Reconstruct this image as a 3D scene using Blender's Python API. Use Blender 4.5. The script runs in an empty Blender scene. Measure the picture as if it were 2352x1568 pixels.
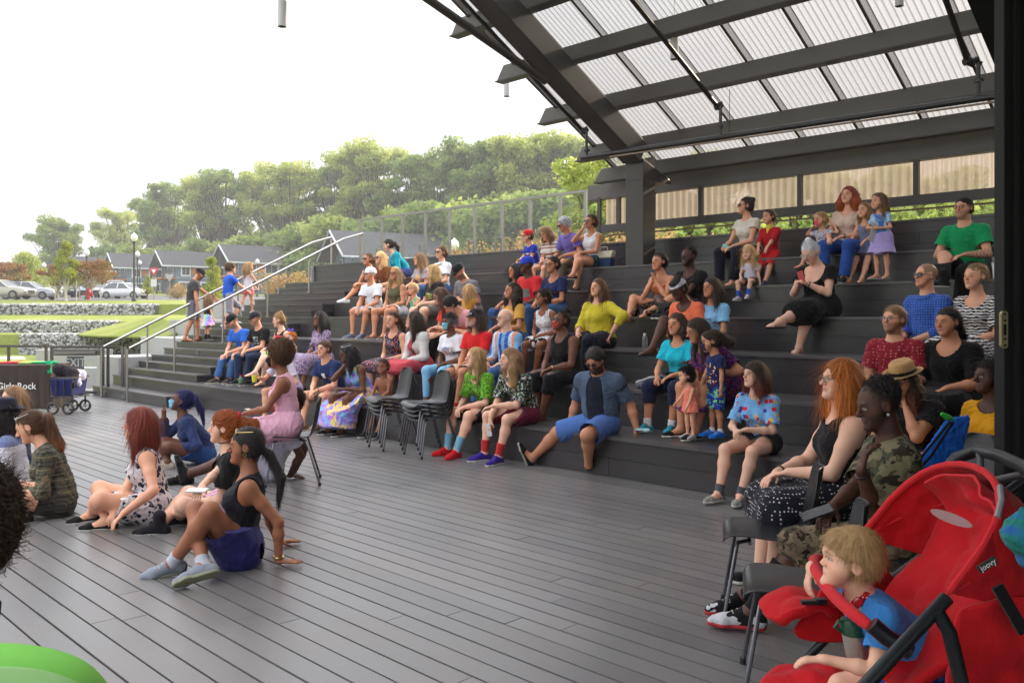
import bpy, math, random
import numpy as np
from mathutils import Vector, Matrix
SC = bpy.context.scene
random.seed(7)
# ---------------------------------------------------------------- camera, sky, sun, exposure
cam_d = bpy.data.cameras.new('camera'); cam = bpy.data.objects.new('camera', cam_d)
SC.collection.objects.link(cam); SC.camera = cam
cam.location = (0, 0, 1.6); cam.rotation_euler = (math.radians(90), 0, 0)
cam_d.sensor_width = 36; cam_d.lens = 30.24; cam_d.shift_y = -0.0242
cam_d.clip_start = 0.05; cam_d.clip_end = 3000
W = bpy.data.worlds.new("World"); SC.world = W; W.use_nodes = True
wn = W.node_tree.nodes; wl = W.node_tree.links; wn.clear()
SUN_EL, SUN_AZ = 24, 50            # elevation, azimuth of the sun measured from +Y towards +X (degrees)
sky = wn.new('ShaderNodeTexSky'); sky.sky_type = 'NISHITA'; sky.sun_disc = False
sky.sun_elevation = math.radians(SUN_EL); sky.sun_rotation = math.radians(SUN_AZ)
sky.air_density = 1.3; sky.dust_density = 5.0; sky.ozone_density = 1.0
# bright thin cloud sheet over the Nishita sky
tc = wn.new('ShaderNodeTexCoord'); mp = wn.new('ShaderNodeMapping'); mp.inputs['Scale'].default_value = (1.2, 1.2, 3.5)
nz = wn.new('ShaderNodeTexNoise'); nz.inputs['Scale'].default_value = 2.2; nz.inputs['Detail'].default_value = 7; nz.inputs['Roughness'].default_value = .55
cr = wn.new('ShaderNodeValToRGB'); cr.color_ramp.elements[0].position = .30; cr.color_ramp.elements[1].position = .62
cr.color_ramp.elements[0].color = (6.9, 7.3, 8.0, 1); cr.color_ramp.elements[1].color = (8.2, 8.2, 8.25, 1)
mx = wn.new('ShaderNodeMix'); mx.data_type = 'RGBA'; mx.inputs[0].default_value = .86
bg = wn.new('ShaderNodeBackground'); bg.inputs[1].default_value = .10
wo = wn.new('ShaderNodeOutputWorld')
wl.new(tc.outputs['Generated'], mp.inputs[0]); wl.new(mp.outputs[0], nz.inputs['Vector']); wl.new(nz.outputs[0], cr.inputs[0])
zs = wn.new('ShaderNodeSeparateXYZ'); wl.new(tc.outputs['Generated'], zs.inputs[0]); zr = wn.new('ShaderNodeMapRange'); zr.inputs[1].default_value = .15; zr.inputs[2].default_value = .85; zr.inputs[3].default_value = .76; zr.inputs[4].default_value = 2.7
wl.new(zs.outputs[2], zr.inputs[0]); vm = wn.new('ShaderNodeVectorMath'); vm.operation = 'SCALE'; wl.new(cr.outputs[0], vm.inputs[0]); wl.new(zr.outputs[0], vm.inputs['Scale'])   # overcast: brighter towards the zenith
wl.new(sky.outputs[0], mx.inputs[6]); wl.new(vm.outputs[0], mx.inputs[7]); wl.new(mx.outputs[2], bg.inputs[0]); wl.new(bg.outputs[0], wo.inputs[0])
sl = bpy.data.lights.new('sun', 'SUN'); sl.energy = 4.6; sl.angle = math.radians(3); sl.color = (1, .80, .58)
so = bpy.data.objects.new('sun', sl); SC.collection.objects.link(so)
_az = math.radians(SUN_AZ); _el = math.radians(SUN_EL)
SUNV = Vector((math.sin(_az) * math.cos(_el), math.cos(_az) * math.cos(_el), math.sin(_el)))
so.rotation_euler = SUNV.to_track_quat('Z', 'Y').to_euler(); so.location = (0, 0, 30)
SC.view_settings.view_transform = 'Standard'; SC.view_settings.look = 'None'
SC.view_settings.exposure = 0.88; SC.view_settings.gamma = 1
SC.render.engine = 'CYCLES'
cy = SC.cycles; cy.max_bounces = 5; cy.diffuse_bounces = 3; cy.glossy_bounces = 2; cy.transmission_bounces = 3; cy.transparent_max_bounces = 12
cy.use_denoising = True; cy.use_adaptive_sampling = True; cy.adaptive_threshold = .02; cy.sample_clamp_indirect = 6
cy.caustics_reflective = False; cy.caustics_refractive = False

# ---------------------------------------------------------------- geometry helpers
F0, CX, HY, CZ = 1975.7, 1176.0, 727.2, 1.6      # pixel scale of the photo (2352 wide), horizon, eye height
R2 = math.sqrt(.5)
def at(x, y, d): return Vector(((x - CX) / F0 * d, d, CZ + (HY - y) / F0 * d))
def onz(x, y, z): d = (z - CZ) * F0 / (HY - y); return at(x, y, d)
def onD(x, D, z=0.): u = (x - CX) / F0; d = D / (R2 * (1 + u)); return Vector((u * d, d, z))
def ons(x, y, s): u = (x - CX) / F0; d = s / (R2 * (u - 1)); return at(x, y, d)
def sD(s, D, z=0.): return Vector((R2 * (s + D), R2 * (D - s), z))   # bleacher frame: s along the tiers (to the right), D depth
ZV = Vector((0, 0, 1))
def link(o, parent=None):
    SC.collection.objects.link(o)
    if parent is not None: o.parent = parent
    return o
def tag(o, label=None, cat=None, group=None, kind=None):
    if label: o['label'] = label
    if cat: o['category'] = cat
    if group: o['group'] = group
    if kind: o['kind'] = kind
    return o
def empty(name, loc, label=None, cat=None, group=None):
    o = bpy.data.objects.new(name, None); o.location = loc; o.empty_display_size = .2; link(o); return tag(o, label, cat, group)
class MB:
    """collects verts / faces (world coordinates) and links them as one mesh object"""
    def __init__(s): s.v = []; s.f = []; s.m = []; s.ci = 0
    def add(s, vs, fs):
        n = len(s.v); s.v += [tuple(v) for v in vs]; s.f += [tuple(n + i for i in f) for f in fs]; s.m += [s.ci] * len(fs); return s
    def hexa(s, p):   # 8 points: bottom 4 ccw, top 4 ccw
        return s.add(p, [(3, 2, 1, 0), (4, 5, 6, 7), (0, 1, 5, 4), (1, 2, 6, 5), (2, 3, 7, 6), (3, 0, 4, 7)])
    def box(s, c, h, X=(1, 0, 0), Y=(0, 1, 0), Z=(0, 0, 1)):
        c = Vector(c); X = Vector(X) * h[0]; Y = Vector(Y) * h[1]; Z = Vector(Z) * h[2]
        return s.hexa([c - X - Y - Z, c + X - Y - Z, c + X + Y - Z, c - X + Y - Z, c - X - Y + Z, c + X - Y + Z, c + X + Y + Z, c - X + Y + Z])
    def span(s, a, b, w, h, up=ZV, top=False):  # rectangular bar from a to b
        a = Vector(a); b = Vector(b); d = (b - a).normalized(); x = d.cross(Vector(up)).normalized(); z = x.cross(d)
        X = x * w / 2; Z = z * h / 2
        return s.hexa([a - X - Z, a + X - Z, b + X - Z, b - X - Z, a - X + Z, a + X + Z, b + X + Z, b - X + Z])
    def tube(s, pts, r, n=8, cap=True, closed=False):
        pts = [Vector(p) for p in pts]; m = len(pts); rs = r if hasattr(r, '__len__') else [r] * m
        vs = []; fs = []; prev = None
        for i, p in enumerate(pts):
            if closed: t = pts[(i + 1) % m] - pts[i - 1]
            else: t = (pts[min(i + 1, m - 1)] - pts[max(i - 1, 0)])
            t = t.normalized()
            if prev is None: x = t.orthogonal().normalized()
            else: x = (prev - t * prev.dot(t)); x = x.normalized() if x.length > 1e-5 else t.orthogonal().normalized()
            prev = x; y = t.cross(x)
            for k in range(n):
                a = 2 * math.pi * k / n; vs.append(p + (x * math.cos(a) + y * math.sin(a)) * rs[i])
        for i in range(m if closed else m - 1):
            j = (i + 1) % m
            for k in range(n): l = (k + 1) % n; fs.append((i * n + k, i * n + l, j * n + l, j * n + k))
        if cap and not closed: fs.append(tuple(reversed(range(n)))); fs.append(tuple(range((m - 1) * n, m * n)))
        return s.add(vs, fs)
    def lathe(s, c, prof, n=20, X=(1, 0, 0), Y=(0, 1, 0), Z=(0, 0, 1)):   # prof [(r,z)..]
        c = Vector(c); X = Vector(X); Y = Vector(Y); Z = Vector(Z); vs = []; fs = []
        for r, z in prof:
            for k in range(n): a = 2 * math.pi * k / n; vs.append(c + (X * math.cos(a) + Y * math.sin(a)) * r + Z * z)
        for i in range(len(prof) - 1):
            for k in range(n): l = (k + 1) % n; fs.append((i * n + k, i * n + l, (i + 1) * n + l, (i + 1) * n + k))
        return s.add(vs, fs)
    def build(s, name, mat, parent=None, smooth=False, bevel=0):
        me = bpy.data.meshes.new(name); off = Vector((0, 0, 0))
        if parent is not None and parent.type == 'EMPTY': off = parent.location
        elif parent is not None and parent.parent is not None: off = parent.parent.location
        me.from_pydata([(v[0] - off.x, v[1] - off.y, v[2] - off.z) for v in s.v], [], s.f)
        mats = mat if isinstance(mat, (list, tuple)) else [mat]
        for m in mats: me.materials.append(m)
        if len(mats) > 1: me.polygons.foreach_set('material_index', s.m)
        if smooth: me.polygons.foreach_set('use_smooth', [True] * len(me.polygons))
        me.update(); o = bpy.data.objects.new(name, me); link(o, parent)
        if smooth and not smooth == 1.5:
            try: me.set_sharp_from_angle(angle=math.radians(40))
            except Exception: pass
        if bevel:
            b = o.modifiers.new('bevel', 'BEVEL'); b.width = bevel; b.segments = 2; b.limit_method = 'ANGLE'
        return o
# ---------------------------------------------------------------- materials
_M = {}
class NT:
    def __init__(s, name, rough=.6, spec=.4):
        s.m = bpy.data.materials.new(name); s.m.use_nodes = True; s.t = s.m.node_tree; s.n = s.t.nodes; s.l = s.t.links
        s.b = s.n['Principled BSDF']; s.b.inputs['Roughness'].default_value = rough; s.b.inputs['Specular IOR Level'].default_value = spec
        s._tc = None
    def new(s, typ, **kw):
        n = s.n.new(typ)
        for k, v in kw.items(): setattr(n, k, v)
        return n
    def put(s, sock, v):
        if hasattr(v, 'is_output') or isinstance(v, bpy.types.NodeSocket): s.l.new(v, sock)
        else:
            if isinstance(v, (tuple, list)) and len(v) == 3 and sock.type == 'RGBA': v = (*v, 1)
            sock.default_value = v
    @property
    def co(s):
        if s._tc is None: s._tc = s.new('ShaderNodeTexCoord')
        return s._tc.outputs['Object']
    def mapping(s, v, scale=(1, 1, 1), rot=(0, 0, 0), loc=(0, 0, 0)):
        n = s.new('ShaderNodeMapping'); s.put(n.inputs[0], v); n.inputs['Scale'].default_value = scale; n.inputs['Rotation'].default_value = rot; n.inputs['Location'].default_value = loc; return n.outputs[0]
    def noise(s, v, scale=5, detail=3, rough=.5, dist=0, out=0):
        n = s.new('ShaderNodeTexNoise'); s.put(n.inputs['Vector'], v); n.inputs['Scale'].default_value = scale; n.inputs['Detail'].default_value = detail
        n.inputs['Roughness'].default_value = rough; n.inputs['Distortion'].default_value = dist; return n.outputs[out]
    def voro(s, v, scale=5, feat='F1', out='Distance', rnd=1):
        n = s.new('ShaderNodeTexVoronoi', feature=feat); s.put(n.inputs['Vector'], v); n.inputs['Scale'].default_value = scale; n.inputs['Randomness'].default_value = rnd; return n.outputs[out]
    def wave(s, v, scale=5, dist=0, axis='X', det=2, prof='SIN', ds=1):
        n = s.new('ShaderNodeTexWave', bands_direction=axis, wave_profile=prof); s.put(n.inputs['Vector'], v); n.inputs['Scale'].default_value = scale
        n.inputs['Distortion'].default_value = dist; n.inputs['Detail'].default_value = det; n.inputs['Detail Scale'].default_value = ds; return n.outputs['Fac']
    def ramp(s, f, els, interp='LINEAR'):
        n = s.new('ShaderNodeValToRGB'); s.put(n.inputs[0], f); r = n.color_ramp; r.interpolation = interp
        while len(r.elements) < len(els): r.elements.new(.5)
        for e, (p, c) in zip(r.elements, els):
            e.position = p; e.color = (*c, 1) if isinstance(c, (tuple, list)) else (c, c, c, 1)
        return n.outputs[0]
    def mix(s, f, a, b, mode='MIX'):
        n = s.new('ShaderNodeMix', data_type='RGBA', blend_type=mode); s.put(n.inputs[0], f); s.put(n.inputs[6], a); s.put(n.inputs[7], b); return n.outputs[2]
    def math(s, op, a, b=0., c=0.):
        n = s.new('ShaderNodeMath', operation=op); s.put(n.inputs[0], a); s.put(n.inputs[1], b); s.put(n.inputs[2], c); return n.outputs[0]
    def sep(s, v): n = s.new('ShaderNodeSeparateXYZ'); s.put(n.inputs[0], v); return n.outputs
    def bump(s, h, strength=.3, dist=.01):
        n = s.new('ShaderNodeBump'); s.put(n.inputs['Height'], h); n.inputs['Strength'].default_value = strength; n.inputs['Distance'].default_value = dist
        s.l.new(n.outputs[0], s.b.inputs['Normal']); return n
    def col(s, v): s.put(s.b.inputs['Base Color'], v); return s
    def rough(s, v): s.put(s.b.inputs['Roughness'], v); return s
    def island(s): return s.new('ShaderNodeNewGeometry').outputs['Random Per Island']
    def objrand(s): return s.new('ShaderNodeObjectInfo').outputs['Random']
def C(*a):
    """sRGB 0-255 -> linear"""
    if len(a) == 1: a = a[0] if hasattr(a[0], '__len__') else (a[0],) * 3
    return tuple(((v / 255) / 12.92 if v / 255 <= .04045 else ((v / 255 + .055) / 1.055) ** 2.4) for v in a)
def plain(name, c, rough=.5, metal=0, var=.12, scale=12, spec=.4, bump=0):
    k = ('plain', name, tuple(c), rough, metal)
    if k in _M: return _M[k]
    t = NT(name, rough, spec); n = t.noise(t.co, scale, 4)
    lo = tuple(x * (1 - var) for x in c); hi = tuple(min(1, x * (1 + var)) for x in c)
    t.col(t.mix(n, lo, hi)); t.b.inputs['Metallic'].default_value = metal
    t.rough(t.math('ADD', rough - .06, t.math('MULTIPLY', n, .12)))
    if bump: t.bump(t.noise(t.co, scale * 6, 4), bump, .004)
    _M[k] = t.m; return t.m
# ================================================================ bleachers, deck, roof
def deck_mat(name, base, dirt=.35):
    t = NT(name, .5, .6)
    r = t.island()
    v = t.mapping(t.co, (1, 1, 1), (0, 0, math.radians(45)))
    g = t.noise(t.mapping(v, (2.5, 40, 40)), 1, 5, .6)
    st = t.noise(t.co, .9, 6, .62); sp = t.noise(t.co, 14, 5, .7)
    c = t.mix(t.math('MULTIPLY', r, .9), tuple(x * .80 for x in base), tuple(x * 1.22 for x in base))
    c = t.mix(t.math('MULTIPLY', g, .30), c, tuple(x * 1.5 for x in base))
    c = t.mix(t.math('MULTIPLY', t.ramp(st, [(.38, 0), (.7, 1)]), dirt), c, (base[0] * 1.7, base[1] * 1.55, base[2] * 1.4))
    c = t.mix(t.math('MULTIPLY', t.ramp(sp, [(.62, 0), (.74, 1)]), .22), c, (.2, .19, .18))
    sc_ = t.noise(t.mapping(v, (1.2, 7, 7), (0, 0, .5)), 3.2, 8, .7)
    c = t.mix(t.math('MULTIPLY', t.ramp(sc_, [(.66, 0), (.70, 1), (.74, 0)]), .25), c, (.22, .2, .18))
    t.col(c); t.rough(t.math('ADD', .20, t.math('MULTIPLY', st, .26)))
    t.bump(g, .25, .003); return t.m
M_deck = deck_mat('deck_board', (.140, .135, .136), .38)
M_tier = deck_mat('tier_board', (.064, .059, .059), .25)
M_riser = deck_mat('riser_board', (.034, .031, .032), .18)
M_dark = plain('dark_gap', (.008, .008, .008), .9)
M_steel = plain('painted_dark_steel', C(62, 58, 56), .42, 0, .10, 3, .5)
M_steel2 = plain('grey_steel_beam', C(88, 84, 82), .45, 0, .08, 3, .5)
M_ss = plain('brushed_stainless', (.27, .26, .24), .36, 1, .10, 30)
M_rail = plain('satin_steel', (.46, .44, .41), .3, 1, .1, 30)
M_pipe = plain('black_pipe', (.018, .018, .02), .35, 0, .1, 20, .6)
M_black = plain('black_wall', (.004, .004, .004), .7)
M_conc = None
def conc():
    t = NT('cast_concrete', .8, .3); n = t.noise(t.co, 1.3, 7, .65); m = t.noise(t.co, 22, 4)
    c = t.mix(n, (.26, .26, .26), (.42, .42, .415)); c = t.mix(t.math('MULTIPLY', m, .3), c, (.5, .49, .47)); t.col(c); t.bump(m, .15, .004); return t.m
M_conc = conc()
X_ = Vector((R2, -R2, 0)); N_ = Vector((R2, R2, 0))
# deck boards: separate boards running along the tiers, one sheet
def boards(mb, s0, s1, D0, D1, z, w=.139, gap=.012, th=.025, rnd=random):
    D = D0
    while D < D1 - .02:
        s = s0 - rnd.random() * 2
        while s < s1:
            L = rnd.choice([3.0, 3.6, 4.2, 4.9]); a = max(s, s0); b = min(s + L, s1)
            if b > a + .02:
                e = min(w - gap, D1 - D)
                dz = rnd.uniform(-.0012, .0012)
                mb.hexa([sD(a + .002, D, z - th), sD(b - .002, D, z - th), sD(b - .002, D + e, z - th), sD(a + .002, D + e, z - th),
                         sD(a + .002, D, z + dz), sD(b - .002, D, z + dz), sD(b - .002, D + e, z + dz), sD(a + .002, D + e, z + dz)])
            s += L
        D += w
rb = random.Random(3)
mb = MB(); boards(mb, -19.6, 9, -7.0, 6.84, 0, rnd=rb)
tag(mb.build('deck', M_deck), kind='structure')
mb = MB(); mb.hexa([sD(-19.6, -7, -.3), sD(9, -7, -.3), sD(9, 6.8, -.3), sD(-19.6, 6.8, -.3), sD(-19.6, -7, -.03), sD(9, -7, -.03), sD(9, 6.8, -.03), sD(-19.6, 6.8, -.03)])
tag(mb.build('deck_underlay', M_dark), kind='structure')
TH, TT, D1 = .4, .8, 6.78
S_L, S_R, S_ST = -18.5, 2.5, -15.2
def Dk(k): return D1 + TT * (k - 1)
# tiers: treads of long boards with a nosing, risers of two courses
bl = empty('bleacher_stand', sD(-8, 9, 0), 'stepped dark grey board seating tiers rising beside the deck', 'bleachers')
for k in range(1, 8):
    D = Dk(k); z = TH * k
    if k == 7: z = 2.86
    mb = MB(); s0 = S_L
    zz0 = TH * (k - 1)
    # riser courses
    hh = (z - .03 - zz0)
    nc = 2 if k < 7 else 3
    for c in range(nc):
        s = s0 - rb.random() * 2
        while s < S_R:
            L = rb.choice([2.4, 3.6, 4.8]); a = max(s, s0); b = min(s + L, S_R)
            if b > a: mb.hexa([sD(a + .0015, D, zz0 + hh * c / nc + .003), sD(b - .0015, D, zz0 + hh * c / nc + .003), sD(b - .0015, D + .02, zz0 + hh * c / nc + .003), sD(a + .0015, D + .02, zz0 + hh * c / nc + .003),
                               sD(a + .0015, D, zz0 + hh * (c + 1) / nc), sD(b - .0015, D, zz0 + hh * (c + 1) / nc), sD(b - .0015, D + .02, zz0 + hh * (c + 1) / nc), sD(a + .0015, D + .02, zz0 + hh * (c + 1) / nc)])
            s += L
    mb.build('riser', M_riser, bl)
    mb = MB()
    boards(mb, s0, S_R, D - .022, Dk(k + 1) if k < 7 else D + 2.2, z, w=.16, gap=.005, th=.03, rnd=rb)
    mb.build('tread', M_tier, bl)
    mb = MB(); mb.hexa([sD(s0, D + .021, -.1), sD(S_R, D + .021, -.1), sD(S_R, D + (TT if k < 7 else 2.2), -.1), sD(s0, D + (TT if k < 7 else 2.2), -.1),
                        sD(s0, D + .021, z - .032), sD(S_R, D + .021, z - .032), sD(S_R, D + (TT if k < 7 else 2.2), z - .032), sD(s0, D + (TT if k < 7 else 2.2), z - .032)])
    mb.build('carcass', M_dark, bl)
# small stair steps between the tiers at the left end
stt = empty('stair_steps', sD(-17, 7, 0), 'narrow grey intermediate steps built onto the left end of the seating tiers', 'stairs')
lt = plain('step_light', (.12, .12, .13), .4)
for k in range(0, 6):
    z0 = TH * k; Da = (Dk(k) if k > 0 else 6.3); 
    if k == 0: lst = [(Dk(1) - .40, .2)]
    elif k < 6: lst = [(Dk(k) + .267, z0 + .1333), (Dk(k) + .533, z0 + .2667)]
    for j, (Ds, zs) in enumerate(lst):
        De = Dk(k + 1) - .001
        mb = MB(); a, b = S_L + .002, S_ST + (0.25 if k == 0 else 0)
        mb.hexa([sD(a, Ds, z0 + .002), sD(b, Ds, z0 + .002), sD(b, De, z0 + .002), sD(a, De, z0 + .002), sD(a, Ds, zs - .03), sD(b, Ds, zs - .03), sD(b, De, zs - .03), sD(a, De, zs - .03)])
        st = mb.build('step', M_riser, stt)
        mb = MB(); mb.hexa([sD(a - .001, Ds - .02, zs - .0295), sD(b + .015, Ds - .02, zs - .0295), sD(b + .015, De, zs - .0295), sD(a - .001, De, zs - .0295), sD(a - .001, Ds - .02, zs), sD(b + .015, Ds - .02, zs), sD(b + .015, De, zs), sD(a - .001, De, zs)])
        mb.build('nosing', M_tier, st)
        if k % 2 == 0 and j == 0:
            mb = MB(); mb.box(sD(-16.9, Ds - .004, z0 + .07), (.09, .004, .03), X_, N_); mb.build('step_light', lt, st)
# handrails
def tubes(mb, segs, r=.021, n=8):
    for s in segs: mb.tube(s, r, n)
HG = 'stainless handrails on the stairs'
for nm, s, lab in (('a', -16.5, 'brushed steel handrail nearer the seated crowd, running up the stairs'), ('b', -17.8, 'brushed steel handrail along the outer side of the stairs by the lawn')):
    posts = [(6.30, 0.0), (7.2, .53), (8.2, 1.07), (9.2, 1.6), (10.2, 2.13), (11.5, 2.66)]
    hr = empty('handrail', sD(s, 6.3, 0), lab, 'handrail', HG)
    mb = MB(); H = .9
    top = [sD(s, D, z + H) for D, z in posts]
    slope = (2.66 - .53) / (11.5 - 7.2)
    pts = [sD(s, 6.30, .88), sD(s, 6.42, .93)] + [sD(s, 7.2, .53 + H)] + [sD(s, 11.1, .53 + H + slope * 3.9)] + [sD(s, 11.62, 3.52)]
    pts[1] = sD(s, 6.5, .53 + H - slope * .7)
    pts[0] = sD(s, 6.34, .53 + H - slope * .86)
    mb.tube(pts, .026, 10); mb.build('rail', M_rail, hr, smooth=True)
    for i, (D, z) in enumerate(posts):
        mb = MB(); zt = .53 + H + slope * (D - 7.2) if i < 5 else 3.52
        if i == 5: D = 11.62; z = 2.86
        mb.tube([sD(s, D, z + .01), sD(s, D, zt)], .02, 8); mb.lathe(sD(s, D, z), [(.045, .0), (.045, .012), (.02, .014)], 12)
        mb.build('post', M_rail, hr, smooth=True)
# top walkway fence of frames
tf = empty('glass_fence', sD(-14, 12.1, 2.86), 'tall clear panel fence of steel posts along the top of the seating', 'fence')
xs = [828, 877, 925, 977, 1033, 1090, 1153, 1218, 1287, 1345]
mb = MB(); A = onD(820, 12.1, 3.93); B = onD(1347, 12.1, 3.90); mb.span(A, B, .05, .05); mb.build('top_rail', M_ss, tf)
for x in xs:
    p = onD(x, 12.1, 2.86); mb = MB(); mb.box(p + Vector((0, 0, .53)), (.03, .02, .53), X_, N_); mb.build('post', M_ss, tf)
for x in xs[1:-1]:
    p = onD(x - 7, 12.0, 2.86); mb = MB()
    for dx in (-.10, .10): mb.box(p + X_ * dx + Vector((0, 0, .16)), (.014, .014, .16), X_, N_)
    mb.box(p + Vector((0, 0, .33)), (.114, .014, .014), X_, N_); mb.build('bracket', M_ss, tf)
tg = NT('clear_panel', .05); 
_o = tg.n['Material Output']; tr = tg.new('ShaderNodeBsdfTransparent'); tr.inputs[0].default_value = (.97, .98, .97, 1); gl = tg.new('ShaderNodeBsdfGlossy'); gl.inputs['Roughness'].default_value = .05
ms = tg.new('ShaderNodeMixShader'); ms.inputs[0].default_value = .02; tg.l.new(tr.outputs[0], ms.inputs[1]); tg.l.new(gl.outputs[0], ms.inputs[2]); tg.l.new(ms.outputs[0], _o.inputs[0])
M_clear = tg.m
for a, b in zip(xs[:-1], xs[1:]):
    pa = onD(a + 2, 12.1, 2.9); pb = onD(b - 2, 12.1, 2.9); mb = MB(); mb.span(pa + ZV * .5, pb + ZV * .5, .008, .96); mb.build('panel', M_clear, tf)
# ---------------------------------------------------------------- roof
SLP = math.tan(math.radians(27.5))
def roofz(D): return 5.72 + .0 - (D - 8.32) * .527      # underside of purlins at rib-left end
PUR = [(D, roofz(D)) for D in (1.8, 2.73, 3.66, 4.6, 5.53, 6.46, 7.39, 8.32, 9.25, 10.2, 11.13)] + [(11.62, 3.93)]
S_T = -9.6; S_E = 3.2
rn = Vector((0, 0, 0)); rdir = (N_ - ZV * .527).normalized(); rup = (N_ * .527 + ZV).normalized()
rf = empty('canopy_roof', sD(-8, 9, 2.4), 'dark steel canopy with translucent corrugated roof sheets over the seating', 'canopy roof')
def poly_bar(pts, e, th, name, mat, parent, bev=0):
    """extrude a polygon (list of 3D points) by vector e*th"""
    mb = MB(); n = len(pts); P = [Vector(p) for p in pts]; Q = [p + Vector(e) * th for p in P]
    fs = [tuple(range(n - 1, -1, -1)), tuple(range(n, 2 * n))] + [(i, (i + 1) % n, n + (i + 1) % n, n + i) for i in range(n)]
    mb.add(P + Q, fs); return mb.build(name, mat, parent, bevel=bev)
for D, z in PUR:
    h = .23; c = sD(S_T, D, z)
    # tapered (cut) outer end
    e = X_; pts = [c, c + e * (S_E - S_T), c + e * (S_E - S_T) + ZV * h, c + e * .16 + ZV * h]
    poly_bar(pts, N_, .10, 'purlin', M_steel2, rf, .006)
    mb = MB(); mb.box(c + e * ((S_E - S_T) / 2) - ZV * .004 + N_ * .05, ((S_E - S_T) / 2 - .01, .09, .008), X_, N_); mb.build('flange', M_steel, rf)
def corr(name, mat, o, U, V, Wn, lu, lv, pitch=.076, amp=.012, parent=None, nv=1):
    mb = MB(); n = round(lu / (pitch / 6)); vs = []; fs = []
    for j in range(nv + 1):
        for i in range(n + 1):
            a = 2 * math.pi * i / 6; vs.append(o + U * (lu * i / n) + V * (lv * j / nv) + Wn * (math.cos(a) * amp))
    for j in range(nv):
        for i in range(n): k = j * (n + 1) + i; fs.append((k, k + 1, k + n + 2, k + n + 1))
    mb.add(vs, fs); return mb.build(name, mat, parent, smooth=1.5)
def sheet_mat(name, tint, diff, mixf, dirt=.2, pit=.0762, ph=.0, corr_shade=.45):
    t = NT(name, .3); o = t.n['Material Output']
    tr = t.new('ShaderNodeBsdfTransparent'); tr.inputs[0].default_value = (*tint, 1)
    tl = t.new('ShaderNodeBsdfTranslucent'); 
    v = t.mapping(t.co, (1, 1, 1), (0, 0, math.radians(45)))
    dn = t.noise(t.mapping(v, (9, 1.0, 1.0)), 1.5, 6, .6); t.put(tl.inputs[0], t.mix(dn, tuple(x * (1 - dirt) for x in diff), diff))
    vx = t.new('ShaderNodeVectorMath', operation='DOT_PRODUCT'); t.put(vx.inputs[0], t.co); vx.inputs[1].default_value = (R2 / pit, -R2 / pit, 0)      # dark stripes painting in the shade of the corrugation sides
    fr = t.math('FRACT', t.math('ADD', vx.outputs['Value'], ph)); gr = t.ramp(fr, [(0, 0), (.08, 1), (.20, 1), (.30, 0)]); t.put(tr.inputs[0], t.mix(gr, tint, tuple(x * corr_shade for x in tint)))
    gl = t.new('ShaderNodeBsdfGlossy'); gl.inputs['Roughness'].default_value = .25
    lw = t.new('ShaderNodeLayerWeight'); lw.inputs[0].default_value = .25
    m1 = t.new('ShaderNodeMixShader'); t.put(m1.inputs[0], t.math('ADD', mixf, t.math('MULTIPLY', lw.outputs['Facing'], .75))); t.l.new(tr.outputs[0], m1.inputs[1]); t.l.new(tl.outputs[0], m1.inputs[2])
    m2 = t.new('ShaderNodeMixShader'); m2.inputs[0].default_value = .06; t.l.new(m1.outputs[0], m2.inputs[1]); t.l.new(gl.outputs[0], m2.inputs[2])
    t.l.new(m2.outputs[0], o.inputs[0]); return t.m
M_sheet = sheet_mat('corrugated_translucent_sheet', (.50, .50, .51), (.29, .29, .29), .25, .25, .0762, .7, .30)
M_wallsheet = sheet_mat('corrugated_wall_sheet', (.42, .37, .31), (.36, .31, .26), .45, .4, .12)
o0 = sD(S_T + .42, 1.4, roofz(1.4) + .26)
lv = (11.95 - 1.4) / (N_.dot(rdir))
ns_ = 15; PT = .0762; wS = round((S_E - S_T - .42) / ns_ / PT) * PT
for i in range(ns_):
    corr('roof_sheet', M_sheet, o0 + X_ * (wS * i) + rup * (.004 * (i % 2)), X_, rdir, rup, wS + PT, lv, pitch=PT, parent=rf, nv=1)
# lap strips + edge angle
mb = MB()
for i in range(1, ns_):
    a = o0 + X_ * (wS * i) - rup * .03; mb.span(a, a + rdir * lv, .035, .012, rup)
mb.build('lap_strip', plain('lap', (.10, .085, .065), .6), rf)
mb = MB(); a = o0 - rup * .03 - X_ * .02; mb.span(a, a + rdir * lv, .05, .07, rup); mb.build('edge_angle', M_steel, rf)
# ribs (box beam) and column
def rib(s, mat=M_steel, w=.34, h=.34, D_a=.8, D_b=10.95, off=.04):
    a = sD(s, D_a, roofz(D_a) - off); b = sD(s, D_b, roofz(D_b) - off)
    mb = MB(); c1 = -rup * h
    mb.hexa([a + c1 - X_ * w / 2, a + c1 + X_ * w / 2, b + c1 + X_ * w / 2, b + c1 - X_ * w / 2, a - X_ * w / 2, a + X_ * w / 2, b + X_ * w / 2, b - X_ * w / 2])
    mb.build('rib', mat, rf, bevel=.008)
    mb = MB()
    for sgn in (-1, 1): mb.span(a + c1 - rup * .008 , b + c1 - rup * .008, w + .05, .014, rup)
    return
rib(-8.15)
mb = MB()
CD0, CD1 = 10.85, 11.17; cs0, cs1 = -8.32, -7.98; zc = 4.12
mb.hexa([sD(cs0, CD0, 2.4), sD(cs1, CD0, 2.4), sD(cs1, CD1, 2.4), sD(cs0, CD1, 2.4), sD(cs0, CD0, 3.98), sD(cs1, CD0, 3.98), sD(cs1, CD1, zc), sD(cs0, CD1, zc)])
mb.build('column', M_steel, rf, bevel=.008)
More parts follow.
